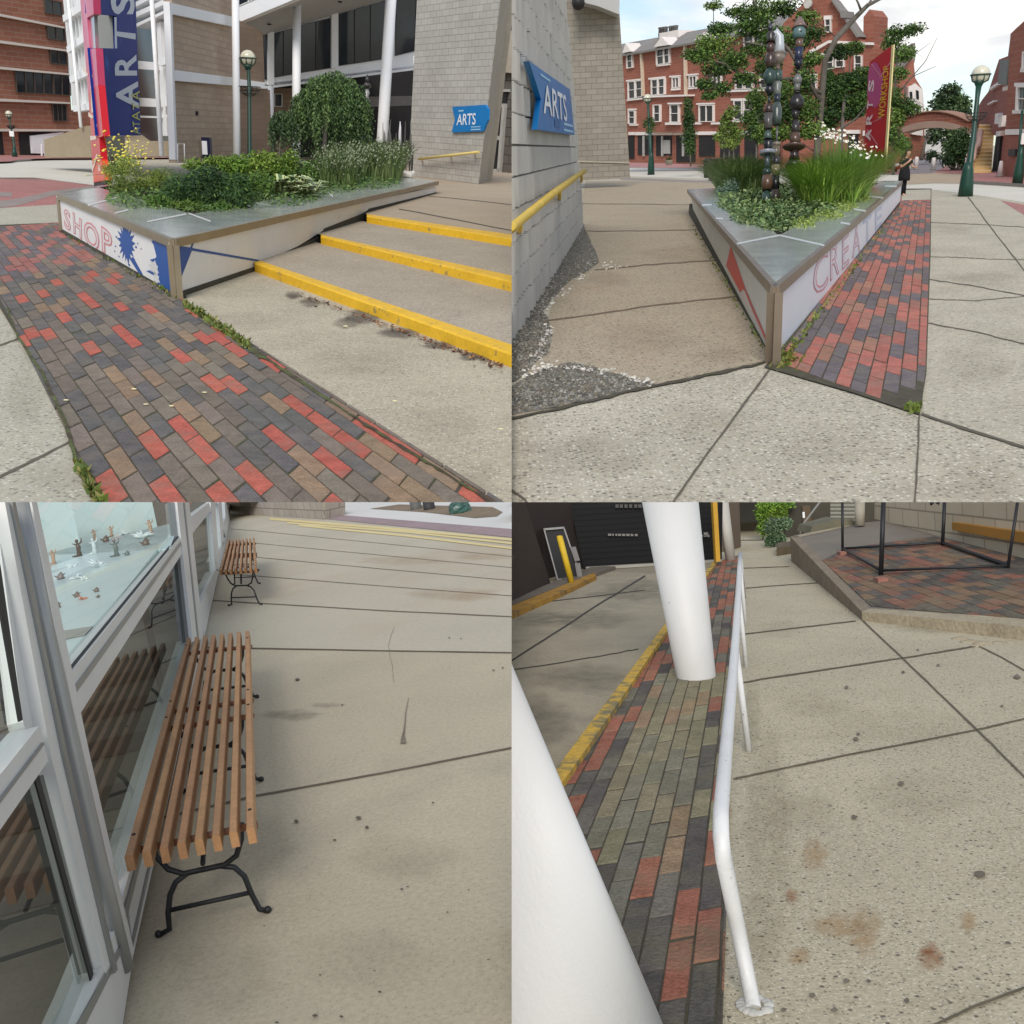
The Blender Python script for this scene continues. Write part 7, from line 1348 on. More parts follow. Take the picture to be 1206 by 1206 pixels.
# ------------------------------------------------------------------ benches
m_wood = mat('teak_slat', (1, 1, 1), .55, attr=True, var=.14, vs=6, fine=(50, .14), spec=.35)
ZH = .262
def bench(nl, nr, fl, fr, label, frames, nm):
    A0, A1, B0, B1 = P.g(*nl, ZH), P.g(*nr, ZH), P.g(*fl, ZH), P.g(*fr, ZH)
    c = (A0 + A1) / 2; t = thing(P, 'bench', label, 'bench', V((c.x, c.y, 0)), 'slatted benches along the shop front'); n_ = 8; wv = (A1 - A0).length
    for i in range(n_):
        f = i / (n_ - 1); a, b_ = A0.lerp(A1, f), B0.lerp(B1, f); sw = (A1 - A0).normalized() * wv * .068; sw2 = (B1 - B0).normalized() * (B1 - B0).length * .068
        m = MB(); h = V((0, 0, -.036)); q = [a - sw * .5, a + sw * .5, b_ + sw2 * .5, b_ - sw2 * .5]
        bev = V((0, 0, -.003)); ins = [a - sw * .4, a + sw * .4, b_ + sw2 * .4, b_ - sw2 * .4]
        wc_ = vary(rgb(170, 127, 88), R, .13); m.raw(ins + [v + bev for v in q] + [v + h for v in q], [(0, 1, 2, 3)] + [(j, j + 4, (j + 1) % 4 + 4, (j + 1) % 4) for j in range(4)] + [(j + 4, j + 8, (j + 1) % 4 + 8, (j + 1) % 4 + 4) for j in range(4)] + [(11, 10, 9, 8)], 0, wc_)
        m.raw([q[0] + bev, q[1] + bev, q[1] + h, q[0] + h], [(0, 1, 2, 3)], 0, tuple(.6 * x for x in wc_)) if 0 else None
        part(P, 'slat', m, m_wood, t)
    for (f, bars) in frames:
        L_, R_ = A0.lerp(B0, f), A1.lerp(B1, f); sv = R_ - L_; up = V((0, 0, 1))
        def Q(s, z): p = L_ + sv * s; return V((p.x, p.y, z * ZH))
        m = MB(); r_ = .0068 if nm else .005
        m.tube([Q(.1, .86), Q(.13, .72), Q(.2, .59), Q(.32, .52), Q(.68, .52), Q(.8, .58), Q(.87, .72), Q(.9, .86)], r_, 8)
        m.tube([Q(.36, .52), Q(.24, .46), Q(.17, .36), Q(.12, .2), Q(.1, .05), Q(.0, .02)], r_, 8); m.tube([Q(.64, .52), Q(.76, .48), Q(.83, .38), Q(.86, .2), Q(.9, .05), Q(.97, .02)], r_, 8); m.tube([Q(.13, .22), Q(.86, .22)], r_ * .85, 8)
        m.ball(Q(.97, .03), r_ * 1.3, 8, 6); m.ball(Q(0, .03), r_ * 1.3, 8, 6); part(P, 'leg_frame', m, m_black, t)
        for fb in bars:
            m = MB(); m.tube([A0.lerp(B0, fb) + V((0, 0, -.038)), A1.lerp(B1, fb) + sv * .04 + V((0, 0, -.038))], .0085, 8); part(P, 'cross_bar', m, mat('bar_wood', rgb(116, 76, 54), .5, var=.1), t)
    m = MB(); a = A0.lerp(A1, .5); b_ = B0.lerp(B1, .5)
    for (f0, f1) in zip(frames[:-1], frames[1:]):
        p_, q_ = a.lerp(b_, f0[0]), a.lerp(b_, f1[0]); p_.z = ZH * .57; q_.z = ZH * .8; m.tube([p_, q_], .006, 6)
    if len(frames) == 1: m.tube([Q(.5, .57), Q(.5, .85)], .006, 6)
    part(P, 'brace', m, m_black, t)
    m = MB()
    for fb in [b for f in frames for b in f[1]]:
        for e in (0, 1): p_ = A0.lerp(A1, e).lerp(B0.lerp(B1, e), fb); m.ball(p_ + V((0, 0, .001)), .005, 8, 5, 0, None, (1, 1, .5))
    part(P, 'bolt', m, m_black, t); return t
# fraction along the bench for a picture row
def fr_(nl, fl, y):
    a, b_ = P.g(*nl, ZH), P.g(*fl, ZH); lo, hi = 0, 1
    for _ in range(40):
        md = (lo + hi) / 2
        if P.px(a.lerp(b_, md))[1] > y: lo = md
        else: hi = md
    return lo
nl, fl = (151, 1007), (222, 751)
fA, fB1, fB2, fC = fr_(nl, fl, 983), fr_(nl, fl, 845), fr_(nl, fl, 826), fr_(nl, fl, 760)
bench(nl, (294.5, 975), fl, (291, 743), 'long slatted wooden bench on black iron legs in the foreground', [(fA + .012, [fA]), (fB1 + .01, [fB1, fB2]), (fC, [fC])], True)
nl, fl = (259.5, 671), (269.5, 635.5)
bench(nl, (300.5, 668.5), fl, (298.5, 633.5), 'short looking slatted wooden bench farther along the shop front', [(.05, [.05]), (.55, [.5, .58]), (.95, [.95])], False)
# =================================================================== SITE 4: garage ramp, columns and rail (lower right)
P = D; TS = 1.0
m_agg = mat('fine_aggregate', rgb(178, 168, 143), .9, var=.1, vs=1.2, fine=(70, .2), speck=[(120, .7, rgb(100, 94, 82), .7), (150, .76, rgb(222, 216, 196), .65), (75, .94, rgb(72, 68, 60), .8)], bump=.25, bs=110, stain=(rgb(150, 140, 112), .9, .55, .9))
m_drive = mat('drive_concrete', rgb(154, 145, 124), .9, var=.2, vs=.9, fine=(50, .14), stain=(rgb(88, 84, 78), .8, .48, .8), bump=.1, bs=80)
b = MB(); sheet(b, P, [(560, 1500), (2400, 1500), (2400, 590), (560, 620)], 0); struct(P, 'pavement', b, m_agg)
b = MB(); sheet(b, P, [(500, 1100), (560, 700), (603, 660), (700, 640), (846, 640), (846, 664), (785, 740), (660, 906), (600, 985), (560, 1050)], .003); struct(P, 'driveway', b, m_drive)
m_dj = mat('drive_joint', rgb(66, 62, 56), .95, var=.2, vs=6)
b = MB(); strip(b, P, dens([(590, 786), (640, 754), (700, 715), (760, 678)], 5, .3), 1.8, .006); strip(b, P, dens([(590, 790), (650, 782), (720, 770), (752, 764)], 5, .5), .9, .006); strip(b, P, dens([(590, 716), (650, 708), (760, 695)], 5, .3), .8, .006); struct(P, 'driveway_joint', b, m_dj)
b = MB()
for pts, wd in (([(1015.5, 730), (1060, 772), (1110, 820), (1160, 868), (1220, 928)], 2.2), ([(868, 805), (900, 799), (1000, 784), (1080, 772), (1153, 760)], 1.8), ([(864, 917), (930, 903), (996, 889), (1080, 873), (1151, 859), (1220, 843)], 2), ([(872, 747), (940, 739), (1008, 731)], 1.4), ([(1152, 760), (1180, 774), (1220, 797)], 1.6), ([(1090, 1212), (1150, 1184), (1220, 1158)], 4), ([(873, 693), (920, 689), (966, 686)], .9), ([(874, 669), (930, 667)], .8), ([(872, 624), (905, 624)], 1), ([(872, 636), (906, 636)], 1)): strip(b, P, dens(pts, 8, .1), wd * .85, .004, jit=.25)
struct(P, 'pavement_joint', b, mat('pavement_joint_dark', rgb(100, 92, 74), .95, var=.25, vs=8))
# rust and gum marks
m_rust = soft('rust_stain', rgb(160, 104, 60), 60, .6); m_damp2 = soft('damp_green', rgb(120, 110, 80), 14, .22)
softobj('rust_stain', [(1097, 1127, 20, 22), (1092, 1120, 12, 8), (932, 1055, 12, 14)], m_rust)
softobj('rust_stain', [(958, 1008, 22, 26), (1018, 1098, 26, 40), (940, 1125, 20, 16), (985, 1090, 40, 20), (1140, 1085, 14, 18)], soft('faint_rust', rgb(176, 134, 78), 40, .4))
softobj('damp_patch', [(905, 980, 40, 130), (885, 850, 16, 60), (900, 1100, 34, 70), (1110, 738, 90, 10)], m_damp2)
b = MB(); rr = random.Random(21)
for (x, y, r_) in ((1061, 922, 4), (1006, 962, 4), (1154, 1029, 6), (997, 809, 2.6), (1064, 791, 2), (1198, 797, 4), (1008, 870, 3), (1011, 864, 2.4), (1180, 831, 2), (1081, 765, 1.6), (1105, 783, 2), (957, 1172, 4), (997, 1155, 4), (1023, 1155, 3), (1068, 1178, 4), (983, 1189, 4), (1187, 1110, 3), (923, 1189, 4), (1109, 1128, 2.4)):
    sheet(b, P, [(x + r_ * math.cos(a) * rr.uniform(.7, 1.2), y + .7 * r_ * math.sin(a) * rr.uniform(.7, 1.2)) for a in [i * math.pi / 5 for i in range(10)]], .006)
struct(P, 'gum_spot', b, mat('gum_dark', rgb(112, 104, 90), .9, var=.3, vs=20))

softobj('damp_patch', [(690, 800, 70, 26, .0045), (640, 850, 50, 40, .0045), (700, 730, 60, 16, .0045), (740, 700, 60, 10, .0045), (640, 730, 50, 14, .0045), (760, 690, 60, 9, .0045)], soft('wet_drive', rgb(84, 79, 66), 9, .3))
softobj('damp_patch', [(960, 830, 60, 20, .0045), (1080, 940, 90, 40, .0045), (950, 960, 60, 40, .0045), (1130, 1180, 80, 30, .0045), (920, 740, 40, 14, .0045)], soft('grey_damp', rgb(138, 128, 102), 5, .14))
# yellow kerb
m_kerb = mat('worn_yellow_kerb', rgb(196, 158, 62), .8, var=.12, vs=6, fine=(50, .2), stain=(rgb(118, 112, 82), 9, .46, .6), bump=.3, bs=60)
b = MB(); Lk = [(560, 1030), (650, 912), (700, 845), (740, 793), (783, 735), (812, 698), (840, 661)]; Rk = [(580, 1030), (672, 908), (714, 848), (749, 797), (788, 739), (816, 701), (844, 662)]
hk = .035
for i in range(len(Lk) - 1):
    a, b_, c_, d_ = P.g(*Lk[i], hk), P.g(*Lk[i + 1], hk), P.g(*Rk[i + 1], hk), P.g(*Rk[i], hk); dn = V((0, 0, -hk))
    b.face([a, b_, c_, d_]); b.face([a + dn, b_ + dn, b_, a]); b.face([d_, c_, c_ + dn, d_ + dn])
struct(P, 'kerb', b, m_kerb)
# brick strip
b = MB(); sheet(b, P, [(540, 1100), (585, 1030), (678, 908), (753, 797), (790, 742), (845, 662), (870, 658), (866, 700), (858, 800), (853, 1000), (848, 1300), (540, 1300)], .0078); struct(P, 'brick_bed', b, m_dirt)
OLV, GRB, REDB, CHR = rgb(138, 130, 104), rgb(116, 111, 100), rgb(150, 98, 80), rgb(90, 85, 81)
def colD(px, rr):
    x, y = px; t = rr.random(); xc = 858 - (y - 660) * .03; wl_ = 845 - (y - 662) * .76; s = (x - wl_) / max(20, xc - wl_)
    if y > 1068: return vary(CHR, rr, .15) if t < .85 else vary(REDB, rr)
    if y > 1010: return vary(rr.choice([GRB, CHR, REDB, rgb(140, 110, 88)]), rr, .12)
    if y > 790 and s > .26 + .1 * rr.random(): return vary(OLV if t < .62 else (rgb(124, 120, 102) if t < .84 else rgb(146, 124, 98)), rr, .1) if s < .88 or t < .5 else vary(rr.choice([REDB, CHR]), rr)
    return vary(REDB if t < .5 else (CHR if t < .8 else GRB), rr, .15)
def mk_path(area_px, name):
    area = gp(P, area_px); c0 = P.g(822.7, 1076.6); vv = P.g(851.8, 1071.5) - c0; uu = P.g(828.5, 1025) - c0
    struct(P, name, pavers(P, area, c0, uu, vv, .005, colD, z=.004, th=.007), m_paver_small)
mk_path([(845, 663), (869.5, 655), (848, 1300), (560, 1300), (560, 1083), (678, 909)], 'brick_path')
b = MB(); strip(b, P, dens([(848, 1215), (850, 1100), (852, 1000), (856, 880), (860, 780)], 8, .5), [R.uniform(2, 4) for _ in range(33)], .0125); struct(P, 'moss_edge', b, m_dirt)

# ------------------------------------------------------------------ garage
m_gw = mat('garage_wall', rgb(60, 48, 40), .9, var=.12, vs=1.5, fine=(20, .12)); m_gw2 = mat('garage_wall_deep', rgb(50, 40, 34), .9, var=.1, vs=1)  # browns darkened to carry the shade of the enclosed garage
pE, pF = P.g(688, 672), P.g(850, 662); W = Wall(P, pE, pF)
bd = thing(P, 'garage', 'dark underground garage entrance with a roller shutter and brown side walls', 'garage', pE)
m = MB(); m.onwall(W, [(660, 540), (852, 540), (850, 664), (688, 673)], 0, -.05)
part(P, 'shutter', m, brickmat('shutter_slats', rgb(11, 10, 11), rgb(9, 9, 10), rgb(5, 5, 5), 60, .06, .005, .5, .1), bd)  # near-black slat colour includes the garage's shade
m = MB(); m.onwall(W, [(690, 668), (850, 659), (850, 662), (691, 671.5)], .06, 0); part(P, 'shutter_rail', m, mat('shutter_rail', rgb(150, 146, 136), .6), bd)
m = MB(); rr = random.Random(22); gm = rgb(120, 118, 112)
x = 716
while x < 836:
    wdt = rr.uniform(2, 4.2)
    if not (750 < x < 812): m.onwall(W, [(x, 628.6 + (x - 718) * .012), (x + wdt, 628.6 + (x - 718) * .012), (x + wdt, 631 + (x - 718) * .012), (x + .3, 631.2 + (x - 718) * .012)], .05, .03, 0, gm)
    x += wdt + rr.uniform(.8, 1.6)
text_on(m, W, 'GARAGE', [(724, 601), (760, 601.6), (760, 594.5), (724, 594)], .05, 0, rgb(96, 94, 90)) if 0 else None
for x in (725, 730, 735.5, 741, 747, 752, 758, 806, 811): m.onwall(W, [(x, 594), (x + 3.8, 594.2), (x + 3.4, 598.2), (x - .2, 598)], .05, .03, 0, rgb(76, 74, 70))
m.onwall(W, [(829, 627), (834, 627), (834, 632), (829, 632)], .05, .03, 0, gm)
part(P, 'shutter_lettering', m, m_print, bd)
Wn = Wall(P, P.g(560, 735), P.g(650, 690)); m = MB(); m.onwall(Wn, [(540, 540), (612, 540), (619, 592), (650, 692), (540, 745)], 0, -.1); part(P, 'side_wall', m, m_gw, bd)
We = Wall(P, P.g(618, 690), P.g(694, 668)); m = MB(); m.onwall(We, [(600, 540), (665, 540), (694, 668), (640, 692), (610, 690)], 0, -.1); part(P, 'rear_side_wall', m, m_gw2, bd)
m = MB(); q = gp(P, [(560, 722), (650, 686), (700, 666), (725, 667), (690, 679), (603, 712), (560, 732)], .04); m.prism(q, V((0, 0, -.045))); part(P, 'island', m, mat('island_concrete', rgb(106, 98, 88), .9, var=.15, vs=3), bd)
m = MB(); K0 = [(555, 733), (603, 713), (660, 690.5), (700, 674)]; K1 = [(555, 745), (603, 722.5), (660, 698), (702, 678)]
for i in range(3):
    a, b_, c_, d_ = P.g(*K0[i], .045), P.g(*K0[i + 1], .045), P.g(*K1[i + 1], .045), P.g(*K1[i], .045); dn = V((0, 0, -.045)); m.face([a, b_, c_, d_]); m.face([d_, c_, c_ + dn, d_ + dn])
part(P, 'island_kerb', m, mat('dull_yellow_kerb', rgb(158, 118, 44), .8, var=.2, vs=6, stain=(rgb(92, 80, 60), 5, .52, .66)), bd)
m = MB(); m.onwall(W, [(836.5, 540), (842, 540), (848.5, 661), (843.5, 662)], .5, .4); part(P, 'door_post', m, mat('yellow_post', rgb(190, 146, 44), .6, var=.1, vs=4), bd)
Wp_ = Wall(P, P.g(856, 660), P.g(870, 655)); m = MB(); m.onwall(Wp_, [(852, 540), (868, 540), (871, 600), (873, 652), (857, 662)], -.3, -.5); part(P, 'end_wall', m, mat('end_wall', rgb(104, 88, 72), .9, var=.1, vs=2), bd)
# machine and bollard in the entrance
p = P.g(668, 684); dp = P.depth(p); k = F / dp; t = thing(P, 'ticket_machine', 'dark ticket machine with a pale frame beside the yellow bollard', 'ticket machine', p)
Wt = Wall(P, P.d(655, 684, dp), P.d(685, 681, dp)); m = MB(); m.onwall(Wt, [(640.5, 623), (664, 621), (684, 680), (657, 684)], 0, -.2); part(P, 'body', m, m_black, t)
m = MB()
for q in ([(640, 622.4), (664.5, 620.4), (665, 622.6), (640.8, 624.6)], [(640, 623), (641.6, 623), (658, 684), (656.4, 684)], [(663, 621), (664.8, 621), (685, 680), (683.4, 680)], [(656.4, 682), (684, 678.4), (684.6, 680.4), (657, 684.2)]): m.onwall(Wt, q, .03, 0)
part(P, 'frame', m, mat('frame_grey', rgb(150, 148, 146), .5), t)
m = MB(); m.onwall(Wt, [(672, 645), (678, 644), (683, 660), (677, 661)], .06, 0); m.onwall(Wt, [(677, 664), (683, 663), (686, 679), (680, 680)], .05, 0); part(P, 'box', m, mat('box_grey', rgb(120, 118, 116), .6), t)
p = P.g(672.5, 686, .04); dp = P.depth(p); t = thing(P, 'bollard', 'yellow bollard tilted as in the image on the kerb at the garage entrance', 'bollard', p); m = MB(); m.tube([P.d(673, 685.5, dp), P.d(659, 632, dp)], 3.6 * dp / F, 12); m.ball(P.d(659, 632, dp), 3.6 * dp / F, 10, 6, 0, None, (1, 1, .4)); part(P, 'post', m, mat('bollard_yellow', rgb(206, 172, 40), .55, var=.1, vs=5), t)  # both ends placed by image pixels at one distance, which tilts the post

# ------------------------------------------------------------------ white columns
m_col = mat('white_column', rgb(208, 207, 203), .5, var=.03, vs=1.5, bump=.06, bs=120, stain=(rgb(150, 148, 140), 14, .68, .72))
p = P.g(820, 799); dp = P.depth(p); b = MB(); b.tube([P.d(820.5, 801, dp), P.d(820, 797, dp), P.d(788.5, 585, dp), P.d(783, 548, dp)], [22.8 * dp / F, 22.8 * dp / F, 33 * dp / F, 35 * dp / F], 36)
t = thing(P, 'column', 'white round column rising from the brick strip by the yellow kerb', 'column', p); part(P, 'shaft', b, m_col, t); b = MB(); b.tube([P.d(820.5, 803, dp), P.d(820.3, 799, dp)], [24.2 * dp / F, 23.4 * dp / F], 36); part(P, 'base_joint', b, mat('grimy_sealant', rgb(112, 106, 94), .9, var=.35, vs=30), t)
p = P.g(640, 1262); dp = P.depth(p); b = MB(); b.tube([P.d(640, 1300, dp), P.d(410, 752, dp)], [166 * dp / F, 166 * dp / F], 64)
single(P, 'column', b, m_col, 'large white round column filling the near left corner', 'column', loc=p)
p = P.g(860, 661); dp = P.depth(p); b = MB(); b.tube([P.d(860.5, 660, dp), P.d(847, 560, dp)], [5.8 * dp / F, 7 * dp / F], 20)
single(P, 'column', b, mat('far_column', rgb(180, 176, 166), .6, var=.06), 'slim white column at the far end beside the yellow door post', 'column', loc=p)

# ------------------------------------------------------------------ white handrail
zr = .41; t = thing(P, 'handrail', 'white painted pipe handrail bending down to the pavement', 'handrail', P.g(887, 1187)); rw = .0158
def rp(x, y): return P.g(x, y, zr)
path = [P.g(887.5, 1188), P.g(886, 1178, .01), P.g(866, 1080, zr * .48), P.g(852.5, 1012, zr * .86), P.g(849, 985, zr * .96), rp(849, 958), rp(852, 920), rp(858, 850), rp(863.5, 790), rp(867, 745), rp(869.6, 700), rp(871, 670), rp(872, 652)]
m = MB(); m.tube(path, rw, 14); part(P, 'rail', m, mat('rail_white', rgb(218, 218, 215), .45, var=.05, vs=8, bump=.1, bs=60, stain=(rgb(96, 92, 86), 44, .655, .675)), t)
for (x, y, xt) in ((882, 885, 867.5), (879, 786, 870), (878, 733, 871), (877.4, 704, 871.6)):
    bp = P.g(x, y); tp_ = P.top(bp, y); tp_ = V((bp.x, bp.y, zr)); d_ = P.depth(tp_)
    # foot of the rail at this distance
    lo, hi = 640, 960
    pr = [rp(849, 958), rp(858, 850), rp(867, 745), rp(871, 670), rp(872, 652)]; best = min((pr[i].lerp(pr[i + 1], f / 40) for i in range(4) for f in range(41)), key=lambda q: abs(q.y - bp.y))
    m = MB(); m.tube([bp, best + V((0, 0, -.005))], .0118, 10); part(P, 'post', m, MATS['rail_white'], t)
b = MB(); c_ = P.g(889, 1184, .003); m2 = [];
for i in range(16): a = i * math.pi / 8; b.ball(c_ + V((math.cos(a) * .028, math.sin(a) * .03, 0)), .009 * R.uniform(.7, 1.3), 7, 5, 0, None, (1.3, 1.3, .5))
single(P, 'mortar_collar', b, mat('mortar', rgb(186, 184, 176), .9, var=.2, vs=30), 'rough mortar ring around the foot of the handrail', 'mortar')

# ------------------------------------------------------------------ raised terrace
a_, c0_, r_e = P.g(932, 661), P.g(1015.5, 731), P.g(1206, 754.5)
at_, ct_, rt_ = P.top(a_, 632), P.top(c0_, 720.5), P.top(r_e, 738)
TP = Tilt(P, ct_, rt_, at_)
def tz(x, y, o=0.0): return P.onplane(x, y, ct_ + TP.n * o, TP.n)
t = thing(P, 'terrace', 'raised brick terrace with a concrete kerb on the right', 'terrace', c0_)
m = MB(); poly = [(1015.5, 719), (1290, 746), (1290, 690), (1206, 655), (1042, 613), (1004, 617), (934, 631)]; m.face([tz(x, y, -.004) for x, y in poly]); part(P, 'deck', m, mat('terrace_concrete', rgb(120, 112, 100), .9, var=.12, vs=2, fine=(30, .12)), t)
m_tk = mat('terrace_kerb', rgb(160, 148, 124), .9, var=.14, vs=4, fine=(40, .2), bump=.4, bs=40, stain=(rgb(116, 104, 84), 3, .55, .8))
m = MB(); re2 = r_e + (r_e - c0_) * .5; rt2 = rt_ + (rt_ - ct_) * .5
m.face([a_, c0_, ct_, at_]); ki = [tz(1024, 716.5, .0), tz(940, 630.5, .0)]; m.face([at_, ct_, ki[0], ki[1]]); part(P, 'kerb', m, mat('terrace_side', rgb(128, 116, 98), .9, var=.16, vs=5, fine=(40, .15), stain=(rgb(90, 80, 66), 3, .55, .8)), t)
m = MB(); fr0 = tz(1290, 733, .0); m.face([c0_, re2, rt2, ct_]); m.face([ct_, rt2, fr0, ki[0]]); part(P, 'kerb', m, m_tk, t)
m = MB(); m.face([at_, tz(1004, 617), tz(1004, 619), tz(940, 633)]); part(P, 'kerb', m, m_tk, t)
# terrace bricks
U0 = tz(1030, 712); e1 = (tz(1206, 728) - U0).normalized(); e2 = TP.n.cross(e1); 
if e2.dot(tz(1000, 650) - U0) < 0: e2 = -e2
def to2(p): return V(((p - U0).dot(e1), (p - U0).dot(e2), 0))
def fr2(p, h): return U0 + e1 * p[0] + e2 * p[1] + TP.n * h
area2 = [to2(tz(x, y)) for x, y in [(1026, 714), (1290, 736), (1290, 690), (1206, 658), (1100, 632), (1000, 645), (968, 660)]]
class _F:
    def px(s, p): return P.px(fr2(p, 0))
def colT(px, rr):
    tt_ = rr.random(); x, y = px
    if tt_ < .36: return vary(rgb(128, 90, 76), rr, .2)
    if tt_ < .55: return vary(rgb(126, 100, 80), rr, .15)
    return vary(rgb(92, 85, 80), rr, .2)
ud = (to2(tz(1180, 705)) - to2(tz(1100, 680))).normalized() * .19; vd = V((-ud.y, ud.x, 0)).normalized() * .09
mb_ = pavers(_F(), area2, V((0, 0, 0)), ud, vd, .005, colT, z=.0, th=.004, proj=fr2)
part(P, 'brick_deck', mb_, m_paver_small, t)
m = MB(); rr = random.Random(23)
for (x, y, r_) in ((1130, 752, 7), (1142, 756, 8), (1158, 758, 8), (1176, 757, 6), (1150, 761, 6), (1190, 757, 4)): p = P.g(x, y); m.ball(p, r_ / P.k(p), 9, 6, 0, None, (1.5, .9, .35))
part(P, 'broken_edge', m, m_tk, t)
# wall behind the terrace
W = Wall(P, tz(1042, 614), tz(1206, 657)); bd = thing(P, 'terrace_wall', 'pale block wall with a timber rail behind the terrace', 'wall', tz(1042, 614))
m = MB(); m.onwall(W, [(1030, 540), (1290, 540), (1290, 690), (1206, 658), (1030, 611)], 0, -.1); part(P, 'block_face', m, brickmat('pale_block', rgb(196, 182, 156), rgb(186, 172, 146), rgb(150, 138, 116), .42, .17, .008, var=.06, vs=1), bd)
m = MB(); m.onwall(W, [(1121, 615), (1290, 639), (1290, 650), (1206, 639.5), (1121, 624)], .05, 0); part(P, 'timber_rail', m, mat('timber_rail', rgb(166, 118, 48), .6, var=.12, vs=4), bd)
# black frame on brick feet
t = thing(P, 'metal_frame', 'black square metal frame standing on brick feet on the terrace', 'frame', tz(1037, 677)); rr_ = .011
pts = {'a': ((1037.5, 677), (1041.5, 560)), 'b': ((992.3, 649), (992, 560)), 'c': ((1110, 642), (1114, 560)), 'd': ((1187, 669), (1203, 560))}; ft = {}
for kx, ((x, y), (x1, y1)) in pts.items():
    p = tz(x, y, .005); dp = P.depth(p); w_ = {'a': 2.9, 'b': 1.6, 'c': 2.2, 'd': 1.9}[kx]; m = MB(); m.tube([p, P.d(x1, y1, dp)], w_ * dp / F, 8); part(P, 'post', m, m_black, t); ft[kx] = P.d(x + (x1 - x) * .04, y - (5 if kx == 'a' else 3), dp)
for a, b_, w_ in (('a', 'd', .011), ('a', 'b', .011), ('b', 'c', .012), ('c', 'd', .014)): m = MB(); m.tube([ft[a], ft[b_]], w_, 6); part(P, 'rail', m, m_black, t)
for (x, y, sx, sy, lb) in ((1041, 686, 6.5, 5, 'red brick supporting the near corner of the black metal frame'), (994.5, 654, 4.5, 4, 'red brick under the left corner of the black metal frame')):
    p = tz(x, y); k = P.k(p); b = MB(); b.box(p + V((-sx / k, 0, -.02)), V((sx * 1.8 / k, 0, 0)), V((0, .1, 0)), V((0, 0, .02 + sy / k))); single(P, 'brick', b, mat('loose_brick', rgb(150, 104, 88), .85, var=.15, vs=20), lb, 'brick', 'bricks under the metal frame')
m = MB(); p = P.d(1100, 590, P.depth(tz(1110, 642)) - .1); k = P.k(p); b = MB(); b.tube([p + V((-4 / k, 0, 4 / k)), p + V((-2 / k, 0, -3 / k)), p, p + V((4 / k, 0, -2 / k)), p + V((8 / k, 0, 3 / k))], [2 / k, 3.4 / k, 1.4 / k, 3.4 / k, 1.6 / k], 8); single(P, 'cable_coil', b, m_black, 'dark object hanging from the black metal frame near the wall', 'cable')
# things beyond the terrace
p = tz(1012, 620); dp = P.depth(p); b = MB(); b.tube([P.d(1012.5, 619, dp), P.d(1013, 560, dp)], 5.6 * dp / F, 18); single(P, 'column', b, mat('grey_column', rgb(158, 150, 134), .7, var=.08), 'pale round column beside the far stairs', 'column')
dp += .4; t = thing(P, 'far_stairs', 'concrete stairs climbing beyond the terrace beside the pale column', 'stairs', P.d(1000, 618, dp)); m = MB()
for i in range(9):
    y0 = 617 - i * 4.6; d0_ = dp + i * .25; a, b_ = P.d(978, y0, d0_), P.d(1009, y0, d0_); c_, e_ = P.d(1009, y0 - 3, d0_), P.d(978, y0 - 3, d0_); f_, g_ = P.d(1009, y0 - 4.6, d0_ + .25), P.d(978, y0 - 4.6, d0_ + .25)
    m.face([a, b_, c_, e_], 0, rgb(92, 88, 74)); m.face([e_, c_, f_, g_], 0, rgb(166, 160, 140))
part(P, 'step', m, m_attr, t)
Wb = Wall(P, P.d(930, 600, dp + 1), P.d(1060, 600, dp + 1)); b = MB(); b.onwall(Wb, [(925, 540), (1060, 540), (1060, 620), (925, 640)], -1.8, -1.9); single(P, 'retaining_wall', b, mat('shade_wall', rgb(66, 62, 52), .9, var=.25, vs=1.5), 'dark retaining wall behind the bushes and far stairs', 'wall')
b = MB(); p = P.d(1000, 620, dp - .2); b.prism([P.d(x, y, dp - .2) for x, y in ((954, 628), (957, 620), (990, 611), (1004, 612), (1012, 618), (980, 622))], V((.0, .5, 0))); single(P, 'stone_ledge', b, mat('ledge_stone', rgb(104, 100, 82), .9, var=.2, vs=5), 'low stone ledge at the foot of the far stairs', 'ledge')
def bush(label, base, dz, clumps, n, size, cols, seed):
    bp = P.g(*base); dp_ = P.depth(bp) + dz; tt = thing(P, 'bush', label, 'bush', bp, 'bushes beside the pavement'); mm = MB(); leaves(mm, P, dp_, clumps, n, size, cols, seed); part(P, 'foliage', mm, m_leaf, tt); mm = MB()
    for c in clumps[:4]: mm.tube([P.d(base[0], base[1], dp_), P.d(c[0], c[1], dp_)], [.8 * dp_ / F, .4 * dp_ / F], 5)
    part(P, 'stem', mm, m_bark, tt)
bush('bright green bush beside the far pavement', (898, 636), 0, [(898, 605, 9, 14), (904, 596, 12, 12), (900, 622, 9, 12), (914, 590, 14, 10), (918, 602, 12, 10), (926, 592, 12, 8)], 3600, 3.6, [rgb(132, 164, 62), rgb(108, 142, 52), rgb(92, 124, 48)], 81)
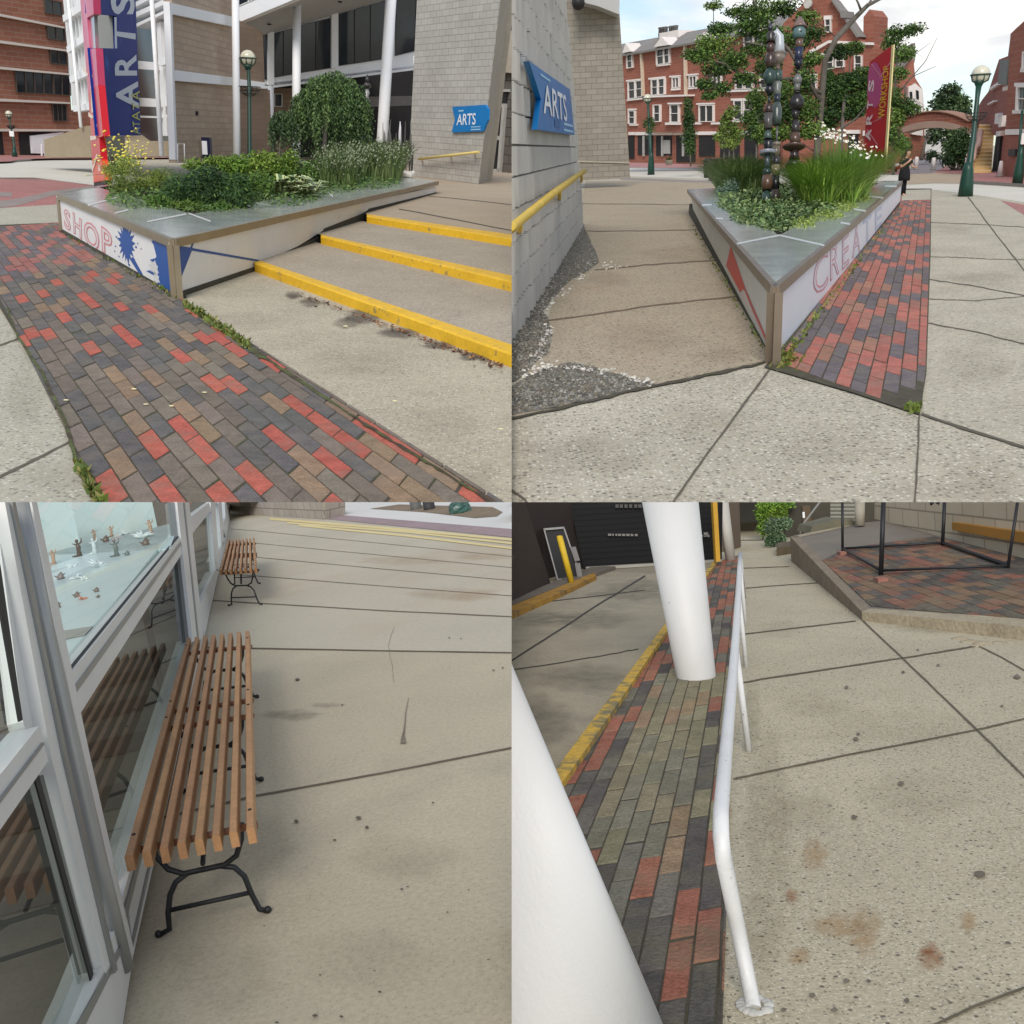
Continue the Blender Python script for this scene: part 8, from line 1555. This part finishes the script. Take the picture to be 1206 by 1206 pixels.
bush('grey green speckled bush in front of the dark shrubs', (912, 642), -.3, [(910, 622, 12, 12), (916, 634, 12, 9), (924, 616, 10, 8), (906, 638, 7, 7)], 3000, 3, [rgb(84, 108, 76), rgb(116, 138, 104), rgb(66, 90, 60)], 82)
bush('dark shrubs behind the brown post', (938, 630), .6, [(930, 600, 16, 14), (945, 596, 16, 12), (935, 622, 14, 12), (965, 598, 14, 14), (980, 596, 10, 14)], 4200, 3.8, [rgb(44, 60, 34), rgb(34, 48, 28), rgb(60, 80, 42)], 83)
p = P.g(955, 640); dp = P.depth(p) + .2; k = F / dp; t = thing(P, 'signal_post', 'brown square post with a pale tag among the shrubs', 'post', P.d(952, 628, dp)); m = MB(); m.box(P.d(947, 630, dp), V((9 / k, 0, 0)), V((0, 9 / k, 0)), V((0, 0, 34 / k))); part(P, 'post', m, mat('brown_post', rgb(92, 76, 58), .8, var=.15, vs=6), t)
m = MB(); m.box(P.d(945.6, 610, dp - .02), V((2.4 / k, 0, 0)), V((0, .02, 0)), V((0, 0, 7 / k))); part(P, 'tag', m, m_white, t)
p = P.g(940, 645); dp = P.depth(p); b = MB(); b.tube([P.d(942.5, 630, dp), P.d(943, 621, dp), P.d(968, 588, dp), P.d(985, 566, dp)], 1.2 * dp / F, 8); single(P, 'stair_rail', b, mat('grey_rail', rgb(128, 126, 120), .5), 'thin grey handrail slanting up beyond the terrace corner', 'handrail')
b = MB(); b.prism(gp(P, [(915, 655), (933, 652), (933, 646), (916, 648)], .0), V((0, 0, .09))); single(P, 'planter_edge', b, mat('edge_brown', rgb(96, 84, 64), .9, var=.2, vs=8), 'low brown edging block between the bush and terrace corner', 'edging')
# =================================================================== gap cover sheet, tidy up
class _World: S = 1.0; W = Matrix.Identity(4); clips = []; cam = V((0, 0, 0))
TS = .2
b = MB(); b.face([(-900, -300, -7.5), (900, -300, -7.5), (900, 1500, -7.5), (-900, 1500, -7.5)]); struct(_World, 'ground', b, mat('gap_cover', rgb(150, 142, 124), .95, var=.15, vs=.4))  # sheet added below all sites to cover the gaps between their grounds
for o in list(bpy.data.objects):
    if '_loc' in o: del o['_loc']
bpy.context.view_layer.update()
